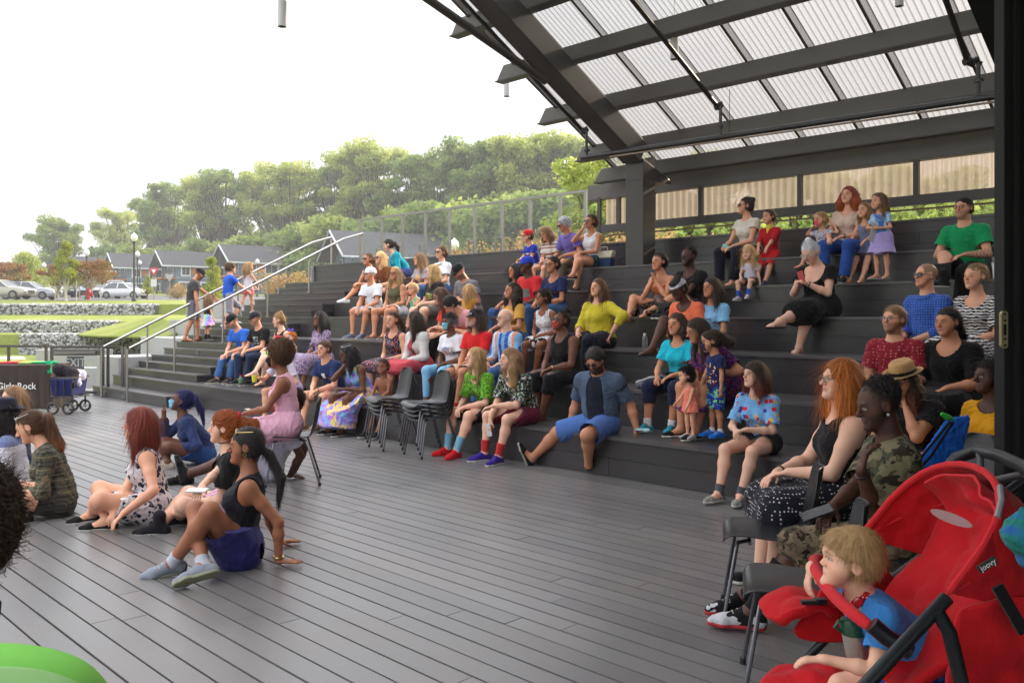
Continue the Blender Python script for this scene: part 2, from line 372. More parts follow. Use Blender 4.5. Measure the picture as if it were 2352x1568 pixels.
mb = MB(); mb.hexa([sD(cs0 - .004, CD0 - .004, 3.72), sD(cs1 + .004, CD0 - .004, 3.72), sD(cs1 + .004, 11.60, 3.72), sD(cs0 - .004, 11.60, 3.72), sD(cs0 - .004, CD0 - .004, 4.05), sD(cs1 + .004, CD0 - .004, 4.05), sD(cs1 + .004, 11.60, 3.78), sD(cs0 - .004, 11.60, 3.78)])
mb.build('bracket', M_steel, rf, bevel=.006)
# girder, lower rail, mullions, wall sheets
GD = 11.9
mb = MB(); mb.hexa([sD(-9.98, GD, 3.68), sD(S_E, GD, 3.68), sD(S_E, GD + .15, 3.68), sD(-9.98, GD + .15, 3.68), sD(-9.98, GD, 3.95), sD(S_E, GD, 3.95), sD(S_E, GD + .15, 3.95), sD(-9.98, GD + .15, 3.95)]); mb.build('girder', M_steel2, rf, bevel=.006)
mb = MB(); mb.hexa([sD(-9.75, GD, 3.09), sD(S_E, GD, 3.09), sD(S_E, GD + .12, 3.09), sD(-9.75, GD + .12, 3.09), sD(-9.75, GD, 3.22), sD(S_E, GD, 3.22), sD(S_E, GD + .12, 3.22), sD(-9.75, GD + .12, 3.22)]); mb.build('lower_rail', M_steel, rf, bevel=.004)
for x in (1421, 1500, 1610, 1838, 2105):
    p = onD(x, GD + .03, 3.45); mb = MB(); mb.box(p, (.035, .03, .23), X_, N_); mb.build('mullion', M_steel, rf)
mb = MB(); mb.span(sD(-9.7, GD + .2, 3.05), sD(S_E, GD + .2, 3.05), .05, .02); mb.build('cable_tray', plain('tan_strip', (.30, .2, .14), .6), rf)
# the canopy columns further right (behind the black wall)
for s in (-9.72,):
    mb = MB(); mb.box(sD(s, GD + .02, 3.4), (.03, .03, .32), X_, N_); mb.build('end_post', M_steel, rf)
corr('wall_sheet', M_wallsheet, sD(-9.7, GD + .17, 3.2), X_, ZV, N_, S_E + 9.7, .50, pitch=.12, amp=.018, parent=rf)
# second rib at the far right, dark in the corner
a = ons(2195, 0, -1.9)
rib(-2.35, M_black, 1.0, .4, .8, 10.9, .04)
# tie pipe in rib plane, conduits with clamps, lighting pipe
mb = MB(); mb.tube([ons(1253, 187, -8.15) , ons(985, 0, -8.15), ons(985, 0, -8.15) + (ons(985, 0, -8.15) - ons(1253, 187, -8.15)) * 3], .055, 12); mb.build('tie_pipe', M_steel, rf, smooth=True)
lp = empty('lighting_pipe', onD(1338, 9.9, 3.98), 'long black lighting pipe hung level under the canopy purlins', 'lighting pipe')
mb = MB(); mb.tube([onD(1336, 9.9, 3.99), onD(2360, 9.9, 3.89)], .038, 12); mb.build('pipe', M_pipe, lp, smooth=True)
mb = MB(); mb.tube([onD(1400, 9.85, 3.92), onD(2360, 9.85, 3.82)], .012, 6); mb.build('conduit', plain('tan_conduit', (.3, .22, .17), .5), lp, smooth=True)
for xa, ya, xb, yb, xv in ((1338, 300, 1005, -60, 1347), (1648, 245, 1452, 0, 1655), (2222, 140, 2172, 0, 2247)):
    u = (xv - CX) / F0; d = 9.9 / (R2 * (1 + u)); s = (u - 1) * d * R2
    A = ons(xa, ya, s - .06); B = ons(xb, yb, s - .06); mb = MB(); mb.tube([A, B, B + (B - A) * 3], .03, 8); mb.build('hanger_pipe', M_pipe, lp, smooth=True)
    P = onD(xv, 9.9, 3.95); T = Vector((P.x, P.y, A.z)); mb = MB(); mb.tube([P, T], .022, 8)
    mb.lathe(Vector((P.x, P.y, 4.07)), [(.02, 0), (.05, 0), (.05, .03), (.02, .03)], 10)
    mb.build('drop_pipe', M_pipe, lp, smooth=True)
    mb = MB(); q = A + Vector((0, 0, -.02))
    for j in range(4):
        c = q.lerp(T + Vector((0, 0, .02)), j / 3); mb.tube([c + Vector((-.035, 0, 0)), c + Vector((.035, 0, .03 * (-1) ** j))], .04 - .006 * j, 7)
    mb.build('clamp', M_pipe, lp, smooth=True)
mb = MB(); mb.tube([onD(1675, 10.3, 4.0), ons(1676, 205, -5.9)], .004, 5); mb.build('hang_wire', M_pipe, lp)
# pendant lights
Mw = plain('white_enamel', (.62, .62, .62), .4)
for i, (x, yt, yb, d, cab, lab) in enumerate(((648, 3, 62, 10.4, 4, 'white cylinder pendant light hanging alone against the open sky'), (1164, 178, 222, 13.6, .6, 'white cylinder pendant light beside the outer end of the roof'),
                                   (1549, 84, 137, 11.2, .62, 'white cylinder pendant light hanging under the middle of the corrugated roof'), (2066, -40, 15, 9.2, .5, 'white cylinder pendant light cut off by the top edge, near the black wall'))):
    b = at(x, yb, d); t_ = at(x, yt, d); L = (t_ - b).length; r = L * .175
    pe = empty('pendant_light', b, lab, 'pendant light', 'cylinder pendants under the canopy')
    mb = MB(); mb.lathe(b, [(0, .03), (r * .86, .03), (r * .86, .0), (r, 0), (r, L), (r * .2, L + .004), (0, L + .004)], 20); mb.build('shade', Mw, pe, smooth=True)
    mb = MB(); mb.lathe(b, [(r * .84, .012), (0, .012)], 16); mb.build('lens', M_dark, pe)
    mb = MB(); mb.tube([b + ZV * L, b + ZV * (L + cab)], .006, 6); mb.build('cable', Mw, pe)
    if i == 2:
        mb = MB(); mb.lathe(b + ZV * (L + cab), [(0, 0), (.06, 0), (.06, .02), (0, .02)], 14); mb.build('ceiling_rose', Mw, pe)
# unseen stage house: dark ceiling and side wall added to darken the near right
mb = MB(); mb.hexa([Vector(p) for p in ((-1.5, -9, 4.7), (8, -9, 4.7), (8, 4.7, 4.7), (-1.5, 4.7, 4.7), (-1.5, -9, 5), (8, -9, 5), (8, 4.7, 5), (-1.5, 4.7, 5))]); sh_ = empty('unseen_stage_house', (5, -2, 0), 'black stage house roof and side wall behind the door', 'building'); mb.build('ceiling', M_black, sh_)
mb = MB(); mb.hexa([Vector(p) for p in ((7.6, -9, 0), (8, -9, 0), (8, 4.7, 0), (7.6, 4.7, 0), (7.6, -9, 4.69), (8, -9, 4.69), (8, 4.7, 4.69), (7.6, 4.7, 4.69))]); mb.build('side_wall', M_black, sh_)
# black sliding door wall at right
wp = empty('stage_door', at(2330, 1200, 4.6), 'black sliding stage door leaf standing at the edge of the deck', 'stage door')
xe = (2306 - CX) / F0 * 4.75
mb = MB(); mb.hexa([Vector(p) for p in ((xe, 4.75, 0), (7.5, 4.75, 0), (7.5, 4.85, 0), (xe, 4.85, 0), (xe, 4.75, 4.2), (7.5, 4.75, 4.2), (7.5, 4.85, 4.2), (xe, 4.85, 4.2))]); mb.build('leaf', M_black, wp, bevel=.006)
mb = MB(); mb.box((xe + .06, 4.735, 2), (.012, .013, 2.2)); mb.box((xe + .16, 4.735, 2), (.006, .013, 2.2)); mb.build('edge_trim', plain('graphite_trim', (.012, .012, .013), .4), wp)
mb = MB(); c = at(2305, 757, 4.70)
mb.box(c, (.018, .012, .085)); mb.lathe(c + ZV * .085 + Vector((0, -.0125, 0)), [(0, .0), (.018, 0), (.018, .022), (0, .022)], 14, (1, 0, 0), (0, 0, 1), (0, 1, 0)); mb.lathe(c - ZV * .085 + Vector((0, -.0125, 0)), [(0, 0), (.018, 0), (.018, .022), (0, .022)], 14, (1, 0, 0), (0, 0, 1), (0, 1, 0))
lk = mb.build('lock_plate', plain('satin_brass', (.42, .38, .22), .35, 1), wp, smooth=True)
mb = MB(); mb.box(c + Vector((0, -.014, 0)), (.006, .004, .03)); 
for dz in (-.085, .085, .05, -.05): mb.lathe(c + Vector((0, -.014, dz)), [(0, 0), (.006, 0), (.006, -.004), (0, -.004)], 10, (1, 0, 0), (0, 0, 1), (0, 1, 0))
mb.build('latch', M_dark, lk)
# ================================================================ figures: smooth distance-field bodies, clothes and hair
f32 = np.float32
def V3(*a): return np.array(a if len(a) > 1 else a[0], dtype=np.float64)
def nrm(v): v = np.asarray(v, float); return v / (np.linalg.norm(v) + 1e-9)
class SD:
    """list of tapered capsules / ellipsoids blended with a smooth union"""
    def __init__(s): s.p = []; s.cuts = []; s.neg = []
    def cone(s, a, b, ra, rb, k=.03, w=None, fl=1., cut=None, cuta=None): s.p.append(('c', V3(a), V3(b), ra, rb, k, w, fl, cut, cuta)); return s
    def ell(s, c, r, R=None, k=.02): s.p.append(('e', V3(c), V3(r), R if R is not None else np.eye(3), None, k, None, 1, None, None)); return s
    def sub(s, c, r, R=None, k=.01): s.neg.append((V3(c), V3(r) if hasattr(r, '__len__') else V3(r, r, r), R if R is not None else np.eye(3), k)); return s
    def plane(s, p, n): s.cuts.append((V3(p), nrm(n))); return s
def _bb(p):
    if p[0] == 'c': r = max(p[3], p[4]); return np.minimum(p[1], p[2]) - r, np.maximum(p[1], p[2]) + r
    r = max(p[2]); return p[1] - r, p[1] + r
def sdf_mesh(S, h):
    bbs = [_bb(p) for p in S.p]; lo = np.min([b[0] for b in bbs], 0) - 3 * h; hi = np.max([b[1] for b in bbs], 0) + 3 * h
    n = np.ceil((hi - lo) / h).astype(int) + 1
    F = np.full(n, 9., f32)
    ax = [(lo[i] + h * np.arange(n[i])).astype(f32) for i in range(3)]
    def sub(a, b, m):
        i0 = np.maximum(((a - m - lo) / h).astype(int), 0); i1 = np.minimum(((b + m - lo) / h).astype(int) + 2, n); return i0, i1
    for p, (a, b) in zip(S.p, bbs):
        k = p[5]; i0, i1 = sub(a, b, k + 2.5 * h)
        X = ax[0][i0[0]:i1[0], None, None]; Y = ax[1][None, i0[1]:i1[1], None]; Z = ax[2][None, None, i0[2]:i1[2]]
        if p[0] == 'c':
            _, A, B, ra, rb, k, w, fl, cut, cuta = p
            ex = X - f32(A[0]); ey = Y - f32(A[1]); ez = Z - f32(A[2]); u = B - A
            if w is not None:
                g = 1 / fl - 1; t = (ex * f32(w[0]) + ey * f32(w[1]) + ez * f32(w[2])) * f32(g)
                ex = ex + t * f32(w[0]); ey = ey + t * f32(w[1]); ez = ez + t * f32(w[2]); u = u + w * (u @ w) * g
            L2 = float(u @ u) + 1e-9
            t = np.clip((ex * f32(u[0]) + ey * f32(u[1]) + ez * f32(u[2])) / f32(L2), 0, 1)
            d = np.sqrt((ex - t * f32(u[0])) ** 2 + (ey - t * f32(u[1])) ** 2 + (ez - t * f32(u[2])) ** 2) - (f32(ra) + t * f32(rb - ra))
            if fl < 1: d = d * f32(.5 + .5 * fl)
            if cut is not None:
                q, m = cut; d = np.maximum(d, (X - f32(q[0])) * f32(m[0]) + (Y - f32(q[1])) * f32(m[1]) + (Z - f32(q[2])) * f32(m[2]))
            if cuta is not None:
                q, m = cuta; d = np.maximum(d, (X - f32(q[0])) * f32(m[0]) + (Y - f32(q[1])) * f32(m[1]) + (Z - f32(q[2])) * f32(m[2]))
        else:
            _, c, r, R = p[:4]; ex = X - f32(c[0]); ey = Y - f32(c[1]); ez = Z - f32(c[2]); R = R.astype(f32); r = r.astype(f32)
            a0 = (ex * R[0, 0] + ey * R[0, 1] + ez * R[0, 2]) / r[0]; a1 = (ex * R[1, 0] + ey * R[1, 1] + ez * R[1, 2]) / r[1]; a2 = (ex * R[2, 0] + ey * R[2, 1] + ez * R[2, 2]) / r[2]
            q0 = np.sqrt(a0 * a0 + a1 * a1 + a2 * a2) + 1e-6; q1 = np.sqrt((a0 / r[0]) ** 2 + (a1 / r[1]) ** 2 + (a2 / r[2]) ** 2) + 1e-6
            d = q0 * (q0 - 1) / q1
        G = F[i0[0]:i1[0], i0[1]:i1[1], i0[2]:i1[2]]
        if k > 0:
            hh = np.maximum(k - np.abs(G - d), 0) / f32(k); np.minimum(G, d, out=G); G -= hh * hh * f32(k * .25)
        else: np.minimum(G, d, out=G)
    for c, r, R, k in S.neg:
        m = max(r); i0, i1 = sub(c - m, c + m, k + 2.5 * h)
        if np.any(i1 <= i0): continue
        X = ax[0][i0[0]:i1[0], None, None] - f32(c[0]); Y = ax[1][None, i0[1]:i1[1], None] - f32(c[1]); Z = ax[2][None, None, i0[2]:i1[2]] - f32(c[2]); R = R.astype(f32); r = r.astype(f32)
        a0 = (X * R[0, 0] + Y * R[0, 1] + Z * R[0, 2]) / r[0]; a1 = (X * R[1, 0] + Y * R[1, 1] + Z * R[1, 2]) / r[1]; a2 = (X * R[2, 0] + Y * R[2, 1] + Z * R[2, 2]) / r[2]
        q0 = np.sqrt(a0 * a0 + a1 * a1 + a2 * a2) + 1e-6; q1 = np.sqrt((a0 / r[0]) ** 2 + (a1 / r[1]) ** 2 + (a2 / r[2]) ** 2) + 1e-6
        d = -q0 * (q0 - 1) / q1
        G = F[i0[0]:i1[0], i0[1]:i1[1], i0[2]:i1[2]]
        hh = np.maximum(k - np.abs(G - d), 0) / f32(k); np.maximum(G, d, out=G); G += hh * hh * f32(k * .25)
    for q, m in S.cuts:
        d = (ax[0][:, None, None] - f32(q[0])) * f32(m[0]) + (ax[1][None, :, None] - f32(q[1])) * f32(m[1]) + (ax[2][None, None, :] - f32(q[2])) * f32(m[2])
        np.maximum(F, d, out=F)
    # surface nets
    S_ = F < 0
    c8 = S_.astype(np.uint8); c = c8[:-1] + c8[1:]; c = c[:, :-1] + c[:, 1:]; c = c[:, :, :-1] + c[:, :, 1:]
    idx = np.argwhere((c > 0) & (c < 8)); N = len(idx)
    if N == 0: return np.zeros((0, 3)), np.zeros((0, 4), int)
    vid = np.full(np.array(F.shape) - 1, -1, np.int32); vid[tuple(idx.T)] = np.arange(N)
    acc = np.zeros((N, 3)); cnt = np.zeros(N)
    for a in range(3):
        o1, o2 = [i for i in range(3) if i != a]
        for da in (0, 1):
            for db in (0, 1):
                p0 = idx.copy(); p0[:, o1] += da; p0[:, o2] += db; p1 = p0.copy(); p1[:, a] += 1
                f0 = F[tuple(p0.T)]; f1 = F[tuple(p1.T)]; m = (f0 < 0) != (f1 < 0)
                t = np.where(m, f0 / (f0 - f1 + 1e-12), 0); pp = (p0 - idx).astype(float); pp[:, a] += t
                acc[m] += pp[m]; cnt[m] += 1
    V = lo + h * (idx + acc / cnt[:, None])
    Q = []
    for a in range(3):
        o1, o2 = (a + 1) % 3, (a + 2) % 3
        sl0 = [slice(None)] * 3; sl1 = [slice(None)] * 3; sl0[a] = slice(0, -1); sl1[a] = slice(1, None)
        A_ = S_[tuple(sl0)]; B_ = S_[tuple(sl1)]; e = np.argwhere(A_ != B_)
        if len(e) == 0: continue
        e = e[(e[:, o1] > 0) & (e[:, o2] > 0) & (e[:, o1] < F.shape[o1] - 1) & (e[:, o2] < F.shape[o2] - 1)]
        ins = S_[tuple(e.T)]
        q = []
        for d1, d2 in ((1, 1), (0, 1), (0, 0), (1, 0)):
            g = e.copy(); g[:, o1] -= d1; g[:, o2] -= d2; q.append(vid[tuple(g.T)])
        q = np.stack(q, 1); q[~ins] = q[~ins][:, ::-1]; Q.append(q)
    return V, np.concatenate(Q)
def vnormals(V, Q):
    e1 = V[Q[:, 2]] - V[Q[:, 0]]; e2 = V[Q[:, 3]] - V[Q[:, 1]]; fn = np.cross(e1, e2); n = np.zeros_like(V)
    for i in range(4): 
        for a in range(3): n[:, a] += np.bincount(Q[:, i], fn[:, a], len(V))
    return n / (np.linalg.norm(n, axis=1, keepdims=True) + 1e-12)
def laplace(V, Q, it=2, lam=.5):
    for _ in range(it):
        acc = np.zeros_like(V); cnt = np.zeros(len(V))
        for i in range(4):
            for jn in (1, 3):
                j = (i + jn) % 4
                for a in range(3): acc[:, a] += np.bincount(Q[:, i], V[Q[:, j], a], len(V))
                cnt += np.bincount(Q[:, i], minlength=len(V))
        m = cnt > 0; V = V.copy(); V[m] += lam * (acc[m] / cnt[m, None] - V[m])
    return V
def np_mesh(name, V, Q, mat, parent, off, col=None, smooth=True):
    me = bpy.data.meshes.new(name); nv = len(V); nf = len(Q)
    k = Q.shape[1] if nf else 4
    me.vertices.add(nv); me.vertices.foreach_set('co', (V - np.array(off)).astype(f32).ravel())
    me.loops.add(nf * k); me.loops.foreach_set('vertex_index', Q.astype(np.int32).ravel())
    me.polygons.add(nf); me.polygons.foreach_set('loop_start', np.arange(0, nf * k, k, dtype=np.int32)); me.polygons.foreach_set('loop_total', np.full(nf, k, np.int32))
    me.polygons.foreach_set('use_smooth', np.full(nf, smooth))
    if col is not None:
        a = me.color_attributes.new('Col', 'FLOAT_COLOR', 'POINT'); cc = np.ones((nv, 4), f32); cc[:, :3] = col; a.data.foreach_set('color', cc.ravel())
    me.materials.append(mat); me.update(calc_edges=True)
    o = bpy.data.objects.new(name, me); return link(o, parent)
def compact(V, Q, keep):
    Q = Q[keep]; u = np.unique(Q); m = np.full(len(V), -1); m[u] = np.arange(len(u)); return V[u], m[Q]
def folds(V, N, seed, amp, L=.09, d=None):
    r = np.random.RandomState(seed); x = V.copy(); out = np.zeros(len(V))
    for o in range(3):
        k = 2 * math.pi / (L * (.75 ** o)); w = sum(np.sin(x @ (r.normal(size=3) * k * .35) + r.rand() * 6) for _ in range(3))
        dr = r.normal(size=3); 
        if d is not None: dr = dr - d * (dr @ d) * .8
        dr = dr / np.linalg.norm(dr)
        s = np.sin(x @ (dr * k) + 1.4 * w + r.rand() * 6); out += (1 - np.abs(s)) ** 1.6 * (.75 ** o) - .35
    return V + N * (out * amp)[:, None]
# ------------------------------------------------ skin / hair / cloth materials
def skin_mat():
    t = NT('skin', .52, .32); a = t.new('ShaderNodeAttribute', attribute_name='Col'); n = t.noise(t.co, 26, 5, .6); n2 = t.noise(t.co, 190, 3)
    c = t.mix(t.math('MULTIPLY', t.ramp(n, [(.35, 0), (.75, 1)]), .14), a.outputs[0], t.mix(.5, a.outputs[0], (.55, .18, .12)))
    t.col(c); t.b.inputs['Subsurface Weight'].default_value = .10; t.b.inputs['Subsurface Radius'].default_value = (.012, .004, .002); t.bump(n2, .10, .0008); return t.m
M_skin = skin_mat()
def hair_mat():
    t = NT('hair', .52, .22); a = t.new('ShaderNodeAttribute', attribute_name='Col'); r = t.island(); n = t.noise(t.co, 60, 3)
    k = t.math('ADD', .45, t.math('MULTIPLY', r, 1.25)); v = t.new('ShaderNodeHueSaturation'); t.put(v.inputs['Value'], t.math('MULTIPLY', k, t.math('ADD', .8, t.math('MULTIPLY', n, .4)))); t.put(v.inputs['Color'], a.outputs[0])
    t.col(v.outputs[0]); return t.m
M_hair = hair_mat()
def cloth(kind, *c, s=1., rough=.85):
    key = ('cloth', kind, tuple(map(tuple, c)), s)
    if key in _M: return _M[key]
    t = NT('cloth_' + kind, rough, .18); co = t.co; w = t.noise(co, 9, 3); x = None
    t.b.inputs['Sheen Weight'].default_value = .08
    if kind == 'solid': x = c[0]
    elif kind == 'hstripe':
        z = t.sep(co)[2]; x = t.mix(t.ramp(t.math('FRACT', t.math('MULTIPLY', z, 14 * s)), [(0, 0), (.5, 1)], 'CONSTANT'), c[0], c[1])
        if len(c) > 2: x = t.mix(t.ramp(t.math('FRACT', t.math('MULTIPLY', z, 4.7 * s)), [(0, 0), (.72, 1)], 'CONSTANT'), x, c[2])
    elif kind == 'vstripe':
        v = t.mapping(co, (1, 1, 0), (0, 0, .8)); z = t.sep(v)[0]; x = t.ramp(t.math('FRACT', t.math('MULTIPLY', z, 3.2 * s)), [(i / len(c) * .999, cc) for i, cc in enumerate(c)], 'CONSTANT')
        z2 = t.sep(co)[2]; x = t.mix(t.math('MULTIPLY', t.math('LESS_THAN', t.math('FRACT', t.math('MULTIPLY', z2, 13)), .16), .35), x, c[0])
    elif kind == 'plaid':
        v = t.mapping(co, (1, 1, 1), (0, 0, .8)); sx, sy, sz = t.sep(v); f = 22 * s
        a = t.math('LESS_THAN', t.math('FRACT', t.math('MULTIPLY', sx, f)), .42); b = t.math('LESS_THAN', t.math('FRACT', t.math('MULTIPLY', sz, f)), .42)
        x = t.mix(t.math('MULTIPLY', t.math('ADD', a, b), .5), c[0], c[1]); 
        if len(c) > 2: x = t.mix(t.math('MAXIMUM', t.math('LESS_THAN', t.math('FRACT', t.math('MULTIPLY', sx, f * .33)), .1), t.math('LESS_THAN', t.math('FRACT', t.math('MULTIPLY', sz, f * .33)), .1)), x, c[2])
    elif kind == 'floral':
        wv = t.mix(.06, co, t.noise(co, 30, 2, out=1)); x = c[0]
        for i, cc in enumerate(c[1:]):
            d = t.voro(t.mapping(wv, (1, 1, 1), (i * .7, i, 0), (i * 3.1, i, 0)), (20 + 7 * i) * s); thr = .36 - .03 * i
            x = t.mix(t.math('LESS_THAN', d, thr), x, cc)
    elif kind == 'dots': x = t.mix(t.math('LESS_THAN', t.voro(co, 42 * s, rnd=.35), .24), c[0], c[1])
    elif kind == 'tiedye':
        n = t.noise(t.mix(.25, co, t.noise(co, 4, 2, out=1)), 7 * s, 3, .5, 1.2); x = t.ramp(n, [(.25 + .5 * i / max(1, len(c) - 1), cc) for i, cc in enumerate(c)])
    elif kind == 'camo':
        x = c[0]
        for i, cc in enumerate(c[1:]): x = t.mix(t.math('GREATER_THAN', t.noise(t.mapping(co, (1, 1, 1.5), (i, i * 2, 0), (i * 5, 0, 0)), 13 * s, 2, .55, .4), .53 + .03 * i), x, cc)
    elif kind == 'zebra': x = t.mix(t.math('GREATER_THAN', t.wave(co, 12 * s, 5, 'Z', 2, ds=1.6), .5), c[0], c[1])
    elif kind == 'check': 
        v = t.mapping(co, (1, 1, 1), (0, 0, .8)); sx, sy, sz = t.sep(v); f = 42 * s
        a = t.math('LESS_THAN', t.math('FRACT', t.math('MULTIPLY', sx, f)), .28); b = t.math('LESS_THAN', t.math('FRACT', t.math('MULTIPLY', sz, f)), .28)
        x = t.mix(t.math('MAXIMUM', a, b), c[0], c[1])
    elif kind == 'denim':
        n = t.noise(co, 5, 4, .6); x = t.mix(t.ramp(n, [(.35, 0), (.7, 1)]), c[0], tuple(min(1, q * 1.7) for q in c[0])); x = t.mix(t.math('MULTIPLY', t.noise(t.mapping(co, (8, 8, 60)), 9, 2), .4), x, tuple(q * .7 for q in c[0]))
    elif kind == 'squares':
        x = c[0]
        for i, cc in enumerate(c[1:]):
            v = t.mapping(co, (1, 1, 1), (.3 * i + .5, .5 * i, .9), (i * 1.7, i * .6, 0)); d = t.voro(v, 11 * s + i, feat='F1', out='Color'); dd = t.new('ShaderNodeTexVoronoi', distance='CHEBYCHEV'); t.put(dd.inputs['Vector'], v); dd.inputs['Scale'].default_value = 11 * s + i
            x = t.mix(t.math('LESS_THAN', dd.outputs['Distance'], .21), x, cc)
    elif kind == 'rainbow':
        v = t.mapping(co, (1, 1, 0), (0, 0, .8)); x = t.ramp(t.math('FRACT', t.math('MULTIPLY', t.sep(v)[0], 6 * s)), [(i / len(c), cc) for i, cc in enumerate(c)])
    elif kind == 'band':     # c0 above / c1 below two heights (object space)
        x = t.ramp(t.sep(co)[2], [(0, c[2]), (.5, c[1])], 'CONSTANT')
    if isinstance(x, tuple): x = t.mix(w, tuple(q * .88 for q in x), tuple(min(1, q * 1.1) for q in x))
    t.col(x); n3 = t.noise(co, 420, 2); n4 = t.noise(t.mapping(co, (1, 1, .45)), 30, 4, .6, .6)
    t.bump(t.math('ADD', t.math('MULTIPLY', n4, 1.0), t.math('MULTIPLY', n3, .12)), .5, .009)
    _M[key] = t.m; return t.m
M_sole = plain('rubber_sole', (.55, .53, .48), .7)
M_lens = plain('dark_lens', (.01, .01, .012), .08, 0, .05, 10, .8)
M_frame = plain('dark_frame', (.02, .018, .02), .3)
# ------------------------------------------------ the figure
def ik(S, T, l1, l2, pole):
    S = V3(S); T = V3(T); d = T - S; L = np.linalg.norm(d); L2 = min(max(L, abs(l1 - l2) + .01), (l1 + l2) * .998); u = d / (L + 1e-9); T = S + u * L2
    a = (l1 * l1 - l2 * l2 + L2 * L2) / (2 * L2); h = math.sqrt(max(l1 * l1 - a * a, 0)); p = V3(pole) - u * (V3(pole) @ u); p = nrm(p); return S + u * a + p * h, T
def rotm(yaw=0, pitch=0, roll=0):
    y, p, r = (math.radians(v) for v in (yaw, pitch, roll))
    Rz = np.array([[math.cos(y), -math.sin(y), 0], [math.sin(y), math.cos(y), 0], [0, 0, 1]]); Rx = np.array([[1, 0, 0], [0, math.cos(p), -math.sin(p)], [0, math.sin(p), math.cos(p)]]); Ry = np.array([[math.cos(r), 0, math.sin(r)], [0, 1, 0], [-math.sin(r), 0, math.cos(r)]])
    return Rz @ Rx @ Ry
SK = dict(fair=C(236, 186, 160), light=C(226, 168, 138), tan=C(204, 142, 108), olive=C(190, 130, 96), brown=C(140, 88, 62), dark=C(108, 69, 51), deep=C(78, 51, 40))
HC = dict(black=(.020, .016, .016), dark=(.042, .026, .018), brown=(.085, .042, .022), lbrown=(.20, .11, .055), blond=(.50, .33, .15), dblond=(.32, .20, .09), red=(.30, .075, .02), orange=(.48, .15, .03), grey=(.30, .30, .31), silver=(.5, .5, .52), blue=(.022, .022, .09), auburn=(.16, .03, .018), white=(.6, .58, .52))
HANDP = {}
def hand(S, w, d, n, side, s, curl=.5, h=.01, spread=.12, fist=False):
    """palm + four bent fingers + thumb. w wrist, d direction, n palm normal (towards palm side), side = thumb side vector"""
    d = nrm(d); n = nrm(n - d * (n @ d)); sd = np.cross(n, d); sd = sd if sd @ side > 0 else -sd
    mr = max(.0078 * s, .60 * h); kk = .006
    S.cone(w, w + d * .085 * s, .025 * s, .031 * s, .015, n, .52)
    for i, (o, L) in enumerate(((.027, .072), (.009, .080), (-.010, .075), (-.027, .060))):
        a = w + (d * .085 + sd * o) * s; dd = nrm(d + sd * (o * spread * 25)); q = a
        for j, f in enumerate((.44, .31, .25)):
            ang = curl * (.55, .75, .6)[j]; dd = nrm(dd * math.cos(ang) + n * math.sin(ang)); e = q + dd * L * f * s
            S.cone(q, e, mr * (1.08 - .06 * j), mr * (1.02 - .1 * j), kk); q = e
    t0 = w + (d * .025 + sd * .022) * s; t1 = t0 + nrm(d * .7 + sd * .8 + n * .3) * .036 * s; t2 = t1 + nrm(d * .9 + sd * .25 + n * .35) * .034 * s
    S.cone(w + d * .01 * s, t0, .019 * s, .016 * s, .01); S.cone(t0, t1, max(.0125 * s, mr), mr * 1.1, .008); S.cone(t1, t2, mr * 1.1, mr * .95, .005)
PERSONS = []
class Fig: pass
